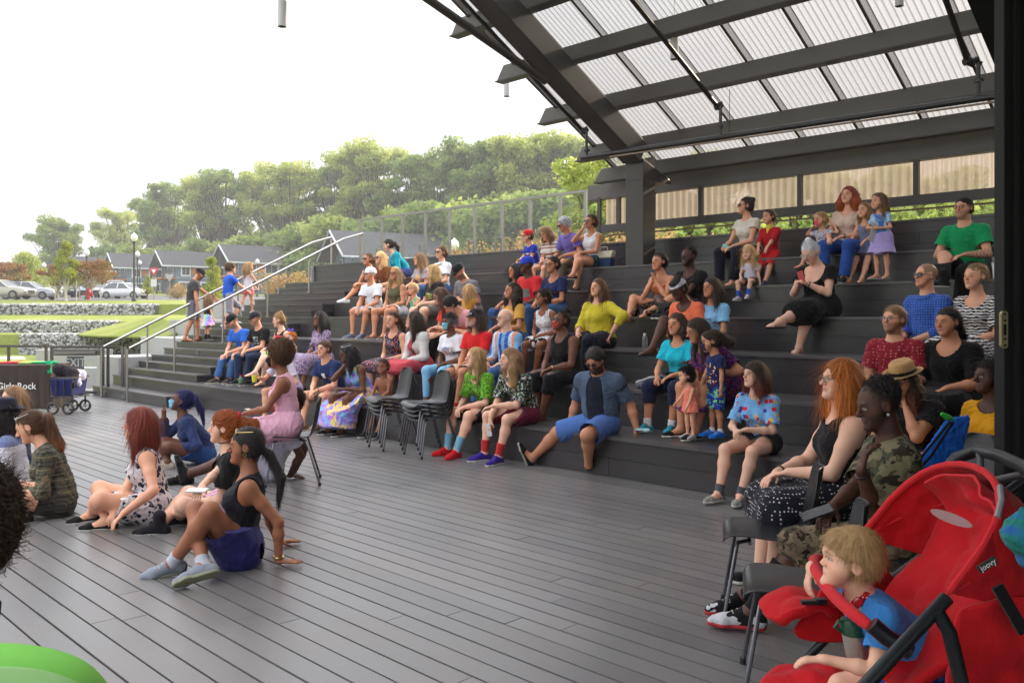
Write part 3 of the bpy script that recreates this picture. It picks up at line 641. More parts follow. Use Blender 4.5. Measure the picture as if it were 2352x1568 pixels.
def person(label, at_, phi=222, s=1., hs=None, bw=1., fem=False, pose='sit', lean=8, side=0, twist=0, head=(0, 0, 0), LH=None, RH=None, LF=None, RF=None, lk=None, rk=None, le=None, re_=None,
           skin='light', hair=('short', 'brown'), top=None, bot=None, shoe=None, sock=None, acc=(), h=None, hcurl=.5, group='seated audience on the tiers', belly=0, bust=None, handn=None, lip=(.42, .14, .12), drop=.4, fdir=None, beard=None, seed=None, neckh=0., hk=None):
    """at_: world point under the pelvis (seat or ground). phi: heading in degrees (0=+X, 90=+Y). hands / feet: local targets (x right, y forward, z up), scaled by s"""
    at_ = V3(*at_); seed = seed if seed is not None else len(PERSONS) * 7 + 3; rs = np.random.RandomState(seed)
    d_cam = math.hypot(at_[0], at_[1]); h = h or min(.0125, max(.0045, d_cam * .00085)); hs = (hs or (s ** .45)) * 1.04
    R = rotm(phi - 90)
    def w(p): return at_ + R @ (V3(*p) * s)
    def wd(v): return R @ V3(*v)
    def loc(t): return t if t is None or isinstance(t, tuple) else tuple((R.T @ (V3(*t) - at_)) / s)      # Vectors are world points
    RH, LH, RF, LF = (loc(t) for t in (RH, LH, RF, LF))
    fwd = wd((0, 1, 0)); rt = wd((1, 0, 0)); up = V3(0, 0, 1)
    g = Fig(); g.shirt = None; kid = s < .8
    bust = bust if bust is not None else (1. if fem and not kid else 0)
    # ---- skeleton
    if pose == 'stand': hz = .90
    elif pose == 'floor': hz = .10
    else: hz = .105
    pel = V3(0, 0, hz)
    Rl = rotm(twist, -lean, side); Rc = rotm(twist * .6, -lean * .5, side * .6)
    tl = .46 - (.02 if fem else 0)
    if kid: tl *= .98
    waist = pel + Rc @ V3(0, 0, .16); chest = pel + Rl @ V3(0, -.01, tl * .74); nb = pel + Rl @ V3(0, -.012, tl + .035)
    shw = (.152 if fem else .168) * (.9 if kid else 1) * (1 + (bw - 1) * .35)
    sR = pel + Rl @ V3(shw, -.01, tl - .03); sL = pel + Rl @ V3(-shw, -.01, tl - .03)
    hipw = .088 if fem else .085
    hR = pel + V3(hipw, .0, -.005); hL = pel + V3(-hipw, .0, -.005)
    th, sh, ua, fa = .425, .415, .285, .255
    if kid: th, sh, ua, fa = .37, .36, .245, .215
    dft = dict(sit=(((.12, .47, -drop / s + .08), (-.12, .47, -drop / s + .08))), stand=((.10, .02, .08), (-.10, -.02, .08)), floor=((-.16, .26, .05), (.14, .36, .05)))[pose]
    RF = V3(*(RF or dft[0])); LF = V3(*(LF or dft[1]))
    pk = dict(sit=(0, .6, 1), stand=(0, 1, 0), floor=(0, .25, .6))[pose]
    rk = rk or ((pk[0] + .25, pk[1], pk[2]) if pose != 'floor' else (1, .5, .55)); lk = lk or ((pk[0] - .25, pk[1], pk[2]) if pose != 'floor' else (-1, .5, .55))
    kR, RF = ik(hR, RF, th, sh, rk); kL, LF = ik(hL, LF, th, sh, lk)
    dh = dict(sit=((.11, .33, .20), (-.11, .33, .20)), stand=((.27, .06, .72), (-.27, .06, .72)), floor=((.13, .33, .16), (-.13, .33, .16)))[pose]
    RH = V3(*(RH or dh[0])); LH = V3(*(LH or dh[1]))
    eR, RH = ik(sR, RH, ua, fa, re_ or (.75, -.5, -.7)); eL, LH = ik(sL, LH, ua, fa, le or (-.75, -.5, -.7))
    P = {k: w(v) for k, v in dict(pel=pel, waist=waist, chest=chest, nb=nb, sR=sR, sL=sL, hR=hR, hL=hL, kR=kR, kL=kL, fR=RF, fL=LF, eR=eR, eL=eL, wR=RH, wL=LH).items()}
    tu = nrm(P['nb'] - P['waist']); tf = nrm(fwd - tu * (fwd @ tu)); 
    if twist: tf = nrm(R @ Rl @ V3(0, 1, 0)); tf = nrm(tf - tu * (tf @ tu))
    tr = np.cross(tf, tu)
    # head frame
    hy, hp, hr = (tuple(head) + (0, 0, 0))[:3]
    RH_ = rotm(phi - 90 + hy, hp, hr); hu, hf, hx = RH_[:, 2], RH_[:, 1], RH_[:, 0]
    neck_t = P['nb'] + (tu * .045 + tf * .012 + hu * (.03 + neckh)) * s
    H = neck_t + (hu * .105 + hf * .018) * hs           # head centre
    def hp_(x, y, z): return H + (hx * x + hf * y + hu * z) * hs
    ER = RH_.T
    g.__dict__.update(fem=fem and not kid and bust != 0, P=P, H=H, hs=hs, s=s, hx=hx, hf=hf, hu=hu, at=at_, tf=tf, tu=tu, tr=tr, h=h, RH=RH_, hp=hp_, w=w, wd=wd)
    B = SD(); f_ = .72 if fem else .74
    bl = 1 + (bw - 1)
    hipr = (.108 if fem else .10) * bl; wr = (.098 if fem else .108) * bl * (1 + belly * .5); chr_ = (.118 if fem else .132) * (1 + (bl - 1) * .7)
    if kid: wr *= 1.02
    r_ = lambda v: v * s
    # torso
    B.cone(P['hR'] - rt * r_(.018), P['hL'] + rt * r_(.018), r_(hipr), r_(hipr), .05 * s, fwd, .92)
    B.cone(P['pel'] + up * r_(.02), P['waist'] + tf * r_(belly * .05), r_(hipr * 1.08), r_(wr * 1.12), .05 * s, tf, f_ + .06)
    B.cone(P['waist'] + tf * r_(belly * .04), P['chest'], r_(wr * 1.12), r_(chr_ * 1.12), .05 * s, tf, f_)
    B.cone(P['chest'] + tr * r_(.055), P['sR'] - tu * r_(.05) - tr * r_(.03), r_(chr_ * .72), r_(.06), .05 * s, tf, .78)
    B.cone(P['chest'] - tr * r_(.055), P['sL'] - tu * r_(.05) + tr * r_(.03), r_(chr_ * .72), r_(.06), .05 * s, tf, .78)
    B.cone(P['sR'], P['sL'], r_(.052 * (1 + (bl - 1) * .5)), r_(.052 * (1 + (bl - 1) * .5)), .05 * s)
    B.cone(P['nb'] - tu * r_(.05), P['nb'], r_(.085), r_(.058), .05 * s, tf, .8)
    
    if bust:
        for q in (1, -1): B.ell(P['chest'] + tr * r_(.062 * q) + tf * r_(.075 + .01 * bl) - tu * r_(.03), V3(.056, .056, .058) * s * (.75 + .25 * bust) * (1 + (bl - 1) * .5), None, .05 * s)
    torso_n = len(B.p)
    # neck
    nr = (.048 if fem else .056) * hs * (.86 if kid else 1) * (1 + (bl - 1) * .4)
    B.cone(P['nb'] - tu * r_(.02), H - hu * .055 * hs - hf * .012 * hs, nr * 1.12, nr, .03 * s)
    # head
    bf = 1 + (bl - 1) * .5
    B.ell(hp_(0, -.012, .030), V3(.0755 * rs.uniform(.96, 1.04), .096, .086) * hs, ER, .02)
    B.cone(hp_(0, .022, -.005), hp_(0, .050, -.078), .060 * hs * (1 + (bf - 1) * .5), .031 * hs, .03 * hs)
    B.cone(hp_(.035, .035, -.025), hp_(.018, .052, -.07), .034 * hs * bf, .026 * hs, .025 * hs); B.cone(hp_(-.035, .035, -.025), hp_(-.018, .052, -.07), .034 * hs * bf, .026 * hs, .025 * hs)
    if not kid: B.cone(hp_(-.030, .074, .024), hp_(.030, .074, .024), .0125 * hs, .0125 * hs, .016 * hs)
    else: B.cone(hp_(.040, .045, -.03), hp_(.030, .05, -.05), .036 * hs, .030 * hs, .02 * hs); B.cone(hp_(-.040, .045, -.03), hp_(-.030, .05, -.05), .036 * hs, .030 * hs, .02 * hs); B.cone(hp_(0, .05, .04), hp_(0, .055, .055), .05 * hs, .04 * hs, .03 * hs)
    B.sub(hp_(.032, .101, .007), .0165 * hs, None, .014 * hs); B.sub(hp_(-.032, .101, .007), .0165 * hs, None, .014 * hs)
    nl = .013 + rs.uniform(-.006, .006) * (not kid); kn = .75 if kid else rs.uniform(.85, 1.15)
    B.cone(hp_(0, .086, .010 if not kid else -.004), hp_(0, .102 + nl * .4 - (.008 if kid else 0), -.020), .0070 * hs * kn, .0110 * hs * kn, .012 * hs)
    B.ell(hp_(.010, .093, -.024), V3(.008, .009, .007) * hs, ER, .006); B.ell(hp_(-.010, .093, -.024), V3(.008, .009, .007) * hs, ER, .006)
    B.cone(hp_(-.017, .082, -.0455), hp_(.017, .082, -.0455), .0075 * hs, .0075 * hs, .008 * hs); B.cone(hp_(-.013, .0815, -.0565), hp_(.013, .0815, -.0565), .0085 * hs, .0085 * hs, .007 * hs)
    cz = rs.uniform(-.006, .004); B.ell(hp_(0, .076 + rs.uniform(-.004, .004), -.086 + cz), V3(.022 + rs.uniform(-.003, .004), .02, .018) * hs, ER, .015)
    for q in (1, -1):
        B.ell(hp_(.0775 * q, -.008, .0), V3(.010, .021, .031) * hs, ER @ rotm(0, 8, 0), .008 * hs)
        B.sub(hp_(.090 * q, -.002, .003), V3(.0085, .010, .017) * hs, ER, .006 * hs)
        B.ell(hp_(.031 * q, .0765, .006), V3(.0125, .0125, .0125) * hs, None, .003)
    # arms
    aw = (.86 if fem else 1.) * (1 + (bl - 1) * .75) * (.86 if kid else 1)
    fd = fdir or {}
    for sd_, q in (('R', 1), ('L', -1)):
        S_, E_, W_ = P['s' + sd_], P['e' + sd_], P['w' + sd_]
        m_ = S_ * .55 + E_ * .45
        B.cone(S_, m_, r_(.056 * aw), r_(.049 * aw), .03 * s); B.cone(m_, E_, r_(.047 * aw), r_(.037 * aw), .02 * s)
        fm = E_ * .68 + W_ * .32
        B.cone(E_, fm, r_(.037 * aw), r_(.041 * aw), .02 * s); B.cone(fm, W_, r_(.040 * aw), r_(.0245 * (.5 + .5 * aw)), .02 * s, None)
        fdv = nrm(W_ - E_); dd = fd.get(sd_); hd = wd(dd) if dd is not None else nrm(fdv + (V3(0, 0, -.25) if pose != 'stand' else V3(0, 0, -.1)))
        hn = wd(handn[sd_]) if handn and sd_ in handn else (-up if pose != 'stand' else -rt * q)
        cc = hcurl if not isinstance(hcurl, dict) else hcurl.get(sd_, .5)
        hand(B, W_, hd, hn, -rt * q if pose != 'stand' else fwd, s * (.92 if fem else 1.), cc, h)
        g.__dict__['hd' + sd_] = hd
    # legs
    lw = (1.02 if fem else 1.) * (1 + (bl - 1) * .8) * (.92 if kid else 1)
    for sd_, q in (('R', 1), ('L', -1)):
        A_, K_, F_ = P['h' + sd_], P['k' + sd_], P['f' + sd_]
        mt = A_ * .6 + K_ * .4
        B.cone(A_, mt, r_(.088 * lw), r_(.078 * lw), .05 * s); B.cone(mt, K_, r_(.077 * lw), r_(.055 * lw), .03 * s)
        cf = K_ * .68 + F_ * .32; sv = nrm(F_ - K_); back = nrm(-fwd - sv * (-fwd @ sv)) if pose != 'floor' else V3(0, 0, -.3)
        B.cone(K_, cf + back * r_(.014), r_(.053 * lw), r_(.054 * lw), .03 * s); B.cone(cf + back * r_(.014), F_, r_(.053 * lw), r_(.033 * (.6 + .4 * lw)), .03 * s)
    # feet
    g.ft = {}
    for sd_, q in (('R', 1), ('L', -1)):
        F_ = P['f' + sd_]; K_ = P['k' + sd_]; dd = fd.get('f' + sd_)
        sv = nrm(F_ - K_)
        if dd is not None: ffw = nrm(wd(dd))
        else:
            ffw = nrm(fwd + rt * q * .22); 
        ud = -sv if dd is not None else up
        ud = nrm(ud - ffw * (ud @ ffw)) if abs(ud @ ffw) < .97 else nrm(up - ffw * (up @ ffw))
        if pose != 'floor' and dd is None: ud = up
        fs = s * (1.08 if kid else (.93 if fem else 1.))
        heel = F_ - ffw * .045 * fs - ud * .045 * fs; ball = F_ + ffw * .13 * fs - ud * .055 * fs; toe = F_ + ffw * .185 * fs - ud * .06 * fs
        g.ft[sd_] = (heel, ball, toe, ffw, ud, fs)
        B.cone(F_, heel, .033 * fs, .028 * fs, .03 * s); B.cone(heel, ball, .029 * fs, .024 * fs, .03 * s); B.cone(F_, ball, .033 * fs, .02 * fs, .03 * s)
        sdv = np.cross(ffw, ud)
        if shoe and shoe[0] in ('sneaker', 'boot', 'slip', 'flat'): continue
        B.cone(ball - sdv * .025 * fs, ball + sdv * .025 * fs, .018 * fs, .018 * fs, .02 * s); B.cone(ball - sdv * .02 * fs, toe - sdv * .018 * fs, .018 * fs, .013 * fs, .02 * s); B.cone(ball + sdv * .02 * fs, toe + sdv * .012 * fs, .017 * fs, .014 * fs, .02 * s)
    g.B = B
    V, Q = sdf_mesh(B, h)
    V = laplace(V, Q, 1, .3)
    # ---- colour of skin by region
    L = (V - H) @ np.stack([hx, hf, hu], 1) / hs
    sc = np.array(SK[skin] if isinstance(skin, str) else skin); col = np.tile(sc, (len(V), 1)) * (1 + .04 * rs.normal())
    def blend(m, c, a=1.): 
        m = np.clip(m, 0, 1)[:, None] * a; col[:] = col * (1 - m) + np.array(c) * m
    e = h / hs * .5
    front = L[:, 1] > .045
    redc = sc * np.array([1.12, .72, .66])
    for q in (1, -1): blend(front * (1.2 - np.linalg.norm((L - [.042 * q, .07, -.022]) / .024, axis=1)), redc, .55)
    blend(front * (1.3 - np.linalg.norm((L - [0, .105, -.022]) / .018, axis=1)), redc, .4)
    lipc = np.array(lip) * (.4 + .6 * (sc[0] / .8)) if lip else sc
    m = front * (1 - np.sqrt((L[:, 0] / (.026 + e)) ** 2 + ((L[:, 2] + .051) / (.010 + e)) ** 2)) * 2.2; blend(m, lipc, .9)
    hcn = hair[1] if hair else 'brown'; hc = np.array(HC[hcn] if isinstance(hcn, str) else hcn)
    bc = hc * .8 + sc * .12
    for q in (1, -1):
        dx = L[:, 0] - .033 * q; dz = L[:, 2] - .0285 + .12 * np.abs(dx) * (dx * q > 0)
        blend(front * (1 - np.sqrt((dx / (.019 + e)) ** 2 + (dz / (.0045 + e)) ** 2)) * 2.5, bc, .75)
        de = (L - [.031 * q, .0865, .0055])
        if h < .0075:
            blend((front * (1 - np.sqrt((de[:, 0] / .0155) ** 2 + (de[:, 2] / .0085) ** 2))) * 4, (.48, .45, .43), .85)
            blend((front * (1 - np.sqrt((de[:, 0] / (.0072)) ** 2 + (de[:, 2] / .0078) ** 2))) * 4, (.03, .02, .015), .95)
            blend((front * (1 - np.abs(np.sqrt((de[:, 0] / .0175) ** 2 + ((de[:, 2] + .0005) / .0105) ** 2) - 1.) * 4) * (de[:, 2] > -.002)) * 1, (.03, .02, .015), .75)
        else: blend((front * (1 - np.sqrt((de[:, 0] / (.013 + e)) ** 2 + (de[:, 2] / (.006 + e)) ** 2))) * 2.5, hc * .2 + sc * .18, .9)
    if beard:
        bcol = np.array(HC[beard[0]]) if isinstance(beard[0], str) else np.array(beard[0])
        m = (L[:, 2] < -.022) & (L[:, 1] > -.02) & (np.linalg.norm((L - [0, .08, -.012]) / [.028, .05, .018], axis=1) > 1); m = m & (L[:, 2] > -.13) & (np.abs(L[:, 0]) < .085)
        mm = m.astype(float) * np.clip((-.018 - L[:, 2]) / .02 + np.clip(np.abs(L[:, 0]) - .045, 0, 1) * 8, 0, 1); lipm = np.clip((1 - np.sqrt((L[:, 0] / (.022)) ** 2 + ((L[:, 2] + .051) / (.008)) ** 2)) * 3, 0, 1) * (L[:, 1] > .06)
        blend(mm * (1 - lipm), bcol, beard[1] if len(beard) > 1 else .85)
    # stubble for close-cropped hair
    if hair and hair[0] in ('buzz', 'bald'):
        m = np.clip(((L[:, 2] - .03 + .35 * np.clip(L[:, 1], -.1, .1)) / .02), 0, 1) * (L[:, 1] < .062) ; m2 = (L[:, 1] < -.0) * np.clip((L[:, 2] + .03) / .02, 0, 1)
        mm = np.maximum(m, m2) if hair[0] == 'buzz' else m2 * (L[:, 2] < .055)
        blend(mm, hc, .8 if hair[0] == 'buzz' else .35)
    elif hair and hair[0] != 'none':
        hl = .080 - (hair[2].get('fringe', 0) if len(hair) > 2 else 0); top_ = np.clip((L[:, 2] - hl + .30 * np.clip(np.abs(L[:, 0]) - .03, 0, 1)) / .016, 0, 1)
        bk = np.clip((.030 - L[:, 1]) / .015, 0, 1) * np.clip((L[:, 2] + .050 + .6 * np.clip(L[:, 1] + .02, 0, .05)) / .02, 0, 1) * (np.abs(L[:, 0]) < .078)
        blend(np.maximum(top_, bk), hc, .85)
    if 'tattoo' in acc:
        for sd_ in 'RL':
            e_, w_ = P['e' + sd_], P['w' + sd_]; t_ = np.clip((V - e_) @ (w_ - e_) / ((w_ - e_) @ (w_ - e_)), 0, .95); near_ = np.linalg.norm(V - e_ - t_[:, None] * (w_ - e_), axis=1) < .055
            blend(near_ * np.clip(.5 + 1.2 * np.sin(V[:, 0] * 170 + 3 * np.sin(V[:, 2] * 130)) * np.sin(V[:, 2] * 150 + V[:, 1] * 120), 0, 1), (.05, .06, .07), .6)
    acc = [a for a in acc if a != 'tattoo']
    root = empty('person', at_, label, 'person', group); g.root = root; g.par = root
    ob = np_mesh('body', V, Q, M_skin, root, at_, col); g.body = ob
    PERSONS.append(g)
    dress(g, top, bot, shoe, sock, bl, fem, kid, pose, aw, lw, torso_n, rs, hipr, wr, chr_, f_, bust, belly)
    if hair: do_hair(g, hair, hc, rs)
    for a in acc: accessory(g, a, rs, hc)
    return g
def infl(p, t): 
    p = list(p)
    if p[0] == 'c': p[3] += t; p[4] += t
    else: p[2] = p[2] + t
    return tuple(p)
def garment(g, name, S, mat, thick=0, fold=.004, L=.09, seed=0, openp=(), d=None, sm=1, off=None):
    V, Q = sdf_mesh(S, g.h)
    if len(V) == 0: return None
    V = laplace(V, Q, sm, .4); kill = np.zeros(len(V), bool)
    N = vnormals(V, Q)
    for (q, m, r) in openp:
        dd = (V - q) @ m; kill |= (np.abs(dd) < g.h * 1.1) & (np.linalg.norm(V - q, axis=1) < r) & ((N @ m) > .55)
    V = folds(V, N, seed, fold * g.s ** .6 * (.7 if g.h < .006 else 1), L * g.s ** .5 * (1.5 if g.h < .006 else 1), d)
    keep = ~(kill[Q].all(1))
    V, Q = compact(V, Q, keep)
    return np_mesh(name, V, Q, mat, g.par, g.at)
def dress(g, top, bot, shoe, sock, bl, fem, kid, pose, aw, lw, tn, rs, hipr, wr, chr_, f_, bust, belly):
    P = g.P; s = g.s; B = g.B; fwd = g.wd((0, 1, 0)); rt = g.wd((1, 0, 0)); up = V3(0, 0, 1); tf, tu, tr = g.tf, g.tu, g.tr; sd0 = rs.randint(1000); r_ = lambda v: v * s
    def limb(S, A, M, C_, r0, r1, r2, t, frac, loose=0., cut=True, lst=None, kk=.03):
        """sleeve / trouser leg from A over M to C_, covering frac (0..2)"""
        if frac <= 1:
            e = A + (M - A) * frac; S.cone(A, e, r0 + t, r0 + (r1 - r0) * frac + t + loose, kk * s, None, 1, (e, nrm(M - A)) if cut else None); m = nrm(M - A)
        else:
            f = frac - 1; e = M + (C_ - M) * f; S.cone(A, M, r0 + t, r1 + t + loose * .6, kk * s); S.cone(M, e, r1 + t + loose * .6, r1 + (r2 - r1) * f + t + loose, kk * s, None, 1, (e, nrm(C_ - M)) if cut else None); m = nrm(C_ - M)
        if lst is not None: lst.append((e, m, (r0 + t + loose) * 1.6))
    if bot:
        kind, mat, = bot[0], bot[1]; opt = bot[2] if len(bot) > 2 else {}
        S = SD(); op = []; t = opt.get('t', .013) * s
        for p in B.p[:2]: S.p.append(infl(p, t * .9))
        if kind in ('shorts', 'pants', 'leggings', 'capri'):
            fr = opt.get('len', {'shorts': .92, 'pants': 1.95, 'leggings': 1.9, 'capri': 1.45}[kind]); lo = {'shorts': .028, 'pants': .018, 'leggings': 0, 'capri': .008}[kind] * s * opt.get('loose', 1)
            if kind == 'leggings': t *= .45
            for q in 'RL': limb(S, P['h' + q], P['k' + q], P['f' + q], r_(.088 * lw), r_(.058 * lw), r_(.036), t, fr, lo, lst=op, kk=.035)
            wp = P['waist'] + tu * r_(.0); S.plane(wp, tu)
            garment(g, {'shorts': 'shorts', 'pants': 'trousers', 'leggings': 'leggings', 'capri': 'trousers'}[kind], S, mat, fold=.004 if kind != 'leggings' else .0012, L=.10, seed=sd0, openp=op)
        else:   # skirt
            fr = opt.get('len', .9); wd_ = opt.get('flare', .03) * s; drop = opt.get('drop', 0) * s
            K = (P['kR'] + P['kL']) / 2
            for q in 'RL':
                A = P['h' + q]; M = P['k' + q]; F_ = P['f' + q]
                if fr <= 1: e = A + (M - A) * fr; S.cone(A, e, r_(.1 * lw) + t, r_(.07 * lw) + t + wd_, .11 * s, None, 1, (e, nrm(M - A))); op.append((e, nrm(M - A), r_(.3)))
                else:
                    f = fr - 1; e = M + (F_ - M) * f; S.cone(A, M, r_(.1 * lw) + t, r_(.062 * lw) + t + wd_ * .6, .12 * s); S.cone(M, e, r_(.066 * lw) + t + wd_ * .6, r_(.06) + t + wd_, .13 * s, None, 1, (e, nrm(F_ - M))); op.append((e, nrm(F_ - M), r_(.4)))
            if fr <= 1: e = (P['hR'] + P['hL']) / 2; e2 = e + (K - e) * fr; S.cone(e, e2, r_(.08), r_(.06) + wd_ * .5, .1 * s, None, 1, (e2, nrm(K - e)))
            elif fr > 1: 
                FF = (P['fR'] + P['fL']) / 2; e = (P['hR'] + P['hL']) / 2; e2 = K + (FF - K) * (fr - 1); S.cone(e, K, r_(.09), r_(.08), .1 * s); S.cone(K, e2, r_(.08), r_(.06) + wd_, .12 * s, None, 1, (e2, nrm(FF - K)))
            if drop: 
                for q in (1, -1): S.cone(P['pel'] + rt * r_(.13 * q) + fwd * r_(.1), P['pel'] + rt * r_(.17 * q) + fwd * r_(.2) - up * drop, r_(.06), r_(.05), .06 * s)
            S.plane(P['waist'] + tu * r_(.01), tu)
            garment(g, 'skirt', S, mat, fold=opt.get('fold', .005), L=.14, seed=sd0, openp=op)
    if top:
        kind, mat = top[0], top[1]; opt = top[2] if len(top) > 2 else {}
        S = SD(); op = []; t = opt.get('t', .010) * s; lo = opt.get('loose', .014 if pose != 'stand' else .03) * s
        for i, p in enumerate(B.p[:tn]):
            if i == 6: p = infl(p, -t * .6)
            q = infl(p, t + (lo if i in (1, 2) else lo * .3)); S.p.append(q)
        slv = {'tee': .62, 'long': 1.93, 'tank': 0, 'halter': 0, 'dress': 0, 'polo': .66, 'short': .7, 'jacket': 1.93, 'crop': .5}.get(kind, .6); slv = opt.get('slv', slv)
        if slv:
            for q, sg in (('R', 1), ('L', -1)): limb(S, P['s' + q], P['e' + q], P['w' + q], r_(.058 * aw), r_(.042 * aw), r_(.028), t, slv, (.020 if slv < 1 else .012) * s * opt.get('sl', 1), lst=op)
        hem = opt.get('hem', -.02 if pose != 'stand' else -.09)     # relative to pelvis along the spine
        hp0 = P['pel'] + tu * r_(hem); S.plane(hp0, -tu if pose != 'sit' or hem > .05 else -up); op.append((hp0, -tu, r_(.3)))
        sh = opt.get('neck', {'tank': .6, 'dress': .6, 'halter': .6, 'tee': .05}.get(kind, .2))       # 0 crew .. 1 deep scoop
        nc = P['nb'] + tu * r_(.035) + tf * r_(.02 + .05 * sh); rr = V3(.078 + .03 * sh, .070 + .045 * sh, .085 + .05 * sh) * s
        Rt = np.stack([tr, tf, tu]); S.sub(nc, rr, Rt, .008)
        if kind in ('tank', 'halter', 'dress') and not slv:
            ah = opt.get('arm', .062)
            for q, sg in (('R', 1), ('L', -1)): S.sub(P['s' + q] + tr * sg * r_(.022) - tu * r_(.012), V3(ah, ah * 1.25, ah * 1.35) * s, Rt, .008)
            if opt.get('strapless'): S.plane(P['chest'] + tu * r_(.045), tu)
        if kind == 'dress' or opt.get('skirt'):
            pass
        nm = {'tee': 'shirt', 'long': 'shirt', 'tank': 'tank_top', 'halter': 'halter_top', 'dress': 'dress', 'jacket': 'jacket', 'crop': 'shirt'}.get(kind, 'shirt')
        g.shirt = garment(g, nm, S, mat, fold=opt.get('fold', .0052), L=opt.get('L', .10), seed=sd0 + 5, openp=op)
        if opt.get('straps'):
            mb = MB()
            for sg in (1, -1):
                pts = [P['chest'] + tu * r_(.03) + tf * r_(.125) + tr * r_(.07 * sg), P['nb'] + tr * r_(.085 * sg) + tf * r_(.045) + tu * r_(.005), P['nb'] + tr * r_(.08 * sg) - tf * r_(.06) - tu * r_(.03)]
                mb.tube([Vector(p) for p in pts], .007 * s, 6)
            mb.build('strap', mat, g.root)
        if opt.get('collar'):
            mb = MB(); n = 22; vs = []
            for i in range(n + 1):
                a = math.radians(-150 + 300 * i / n) + math.pi / 2; cx_, sy_ = math.cos(a), math.sin(a)
                base = P['nb'] + tr * r_(.068) * cx_ + tf * (r_(.066) * sy_ + r_(.012)) + tu * r_(.012 - .03 * max(0, sy_))
                vs += [base + tu * r_(.022) - (tr * cx_ + tf * sy_) * r_(.004), base + (tr * cx_ + tf * sy_) * r_(.028) - tu * r_(.012)]
            mb.add([Vector(v) for v in vs], [(2 * i, 2 * i + 1, 2 * i + 3, 2 * i + 2) for i in range(n)]); o = mb.build('collar', opt['collar'] if not opt['collar'] is True else mat, g.root, smooth=1.5)
            o.modifiers.new('t', 'SOLIDIFY').thickness = .003
    for q in 'RL':
        if shoe:
            kind, mat = shoe[0], shoe[1]; sole = shoe[2] if len(shoe) > 2 else M_sole
            if callable(sole): pass
            heel, ball, toe, ffw, ud, fs = g.ft[q]; sdv = np.cross(ffw, ud); S = SD(); F_ = P['f' + q]
            if kind in ('sneaker', 'boot', 'slip', 'flat'):
                hi = {'sneaker': .0, 'boot': .09, 'slip': -.018, 'flat': -.03}[kind] * fs
                if kind != 'flat': S.cone(F_ - ffw * .005 * fs - ud * .012 * fs, heel, .040 * fs, .036 * fs, .03 * s, None, 1)
                else: S.cone(F_ - ffw * .02 * fs - ud * .03 * fs, heel, .034 * fs, .034 * fs, .03 * s)
                if kind == 'boot': S.cone(F_, F_ + ud * .07 * fs, .044 * fs, .05 * fs, .03 * s)
                S.cone(heel, ball, .036 * fs, .031 * fs, .03 * s)
                if kind in ('sneaker', 'boot'): S.cone(F_ + ffw * .015 * fs, ball, .034 * fs, .024 * fs, .03 * s)
                S.cone(ball - sdv * .02 * fs, ball + sdv * .02 * fs, .028 * fs, .028 * fs, .02 * s); S.cone(ball, toe, .036 * fs, .028 * fs, .02 * s)
                S.plane(F_ + ud * (.030 * fs + hi), ud); b0 = heel - ud * .030 * fs; S.plane(b0, -ud)
                V, Q = sdf_mesh(S, min(g.h, .008)); 
                if len(V): np_mesh('shoe', V, Q, mat, g.par, g.at)
                S2 = SD(); z0 = -ud * .024 * fs
                S2.cone(heel + z0, ball + z0 * .7, .039 * fs, .036 * fs, .02 * s); S2.cone(ball - sdv * .02 * fs + z0 * .6, ball + sdv * .02 * fs + z0 * .6, .031 * fs, .031 * fs, .02 * s); S2.cone(ball + z0 * .6, toe + z0 * .4, .039 * fs, .031 * fs, .02 * s)
                S2.plane(b0 + ud * .014 * fs, ud); S2.plane(b0 - ud * .008 * fs, -ud)
                V, Q = sdf_mesh(S2, min(g.h, .007))
                if len(V): np_mesh('sole', V, Q, sole, g.par, g.at)
                if g.h < .0075 and kind == 'sneaker':
                    mb = MB()
                    for i_ in range(5):
                        c_ = F_ * (1 - .2 * i_) + ball * (.2 * i_) + ffw * .035 * fs + ud * (.022 - .001 * i_) * fs
                        mb.tube([Vector(c_ + sdv * q_ * .022 * fs + ud * (.004 - .010 * abs(q_)) * fs + ffw * .006 * q_) for q_ in (-1, -.5, 0, .5, 1)], .0025, 5)
                    mb.build('shoelace', M_sole, g.root)
            else:   # sandal / flip flop
                S2 = SD(); z0 = -ud * .026 * fs
                S2.cone(heel + z0, ball + z0 * .8, .035 * fs, .034 * fs, .02 * s); S2.cone(ball + z0 * .7, toe + z0 * .5, .038 * fs, .03 * fs, .02 * s)
                S2.plane(heel - ud * .020 * fs, ud); S2.plane(heel - ud * .040 * fs, -ud)
                V, Q = sdf_mesh(S2, min(g.h, .007))
                if len(V): np_mesh('sandal', V, Q, mat, g.par, g.at)
                mb = MB(); c = ball + ud * .0 * fs
                for dd in ((.03, .0) if kind == 'sandal' else (.0,)):
                    pts = [Vector(ball - ffw * dd + sdv * math.cos(a) * .036 * fs + ud * (math.sin(a) * .026 - .006) * fs) for a in np.linspace(0, math.pi, 9)]; mb.tube(pts, .0045 * fs, 5)
                if kind == 'sandal':
                    pts = [Vector(F_ - ud * .012 * fs + (ffw * math.cos(a) + sdv * math.sin(a)) * .041 * fs) for a in np.linspace(0, 2 * math.pi, 12)]; mb.tube(pts, .0045 * fs, 5)
                mb.build('sandal_strap', mat, g.root)
        if sock:
            F_ = P['f' + q]; K_ = P['k' + q]; S = SD(); L_ = sock[1] if len(sock) > 1 else .10; d = nrm(K_ - F_); e = F_ + d * L_ * s; heel = g.ft[q][0]
            S.cone(heel, F_, .034 * s, .0385 * s, .02); S.cone(F_, e, .0385 * s * (.6 + .4 * lw), (.040 + .06 * L_) * s * (.6 + .4 * lw), .02, None, 1, (e, d))
            V, Q = sdf_mesh(S, min(g.h, .008)); 
            if len(V): np_mesh('sock', V, Q, sock[0], g.par, g.at)
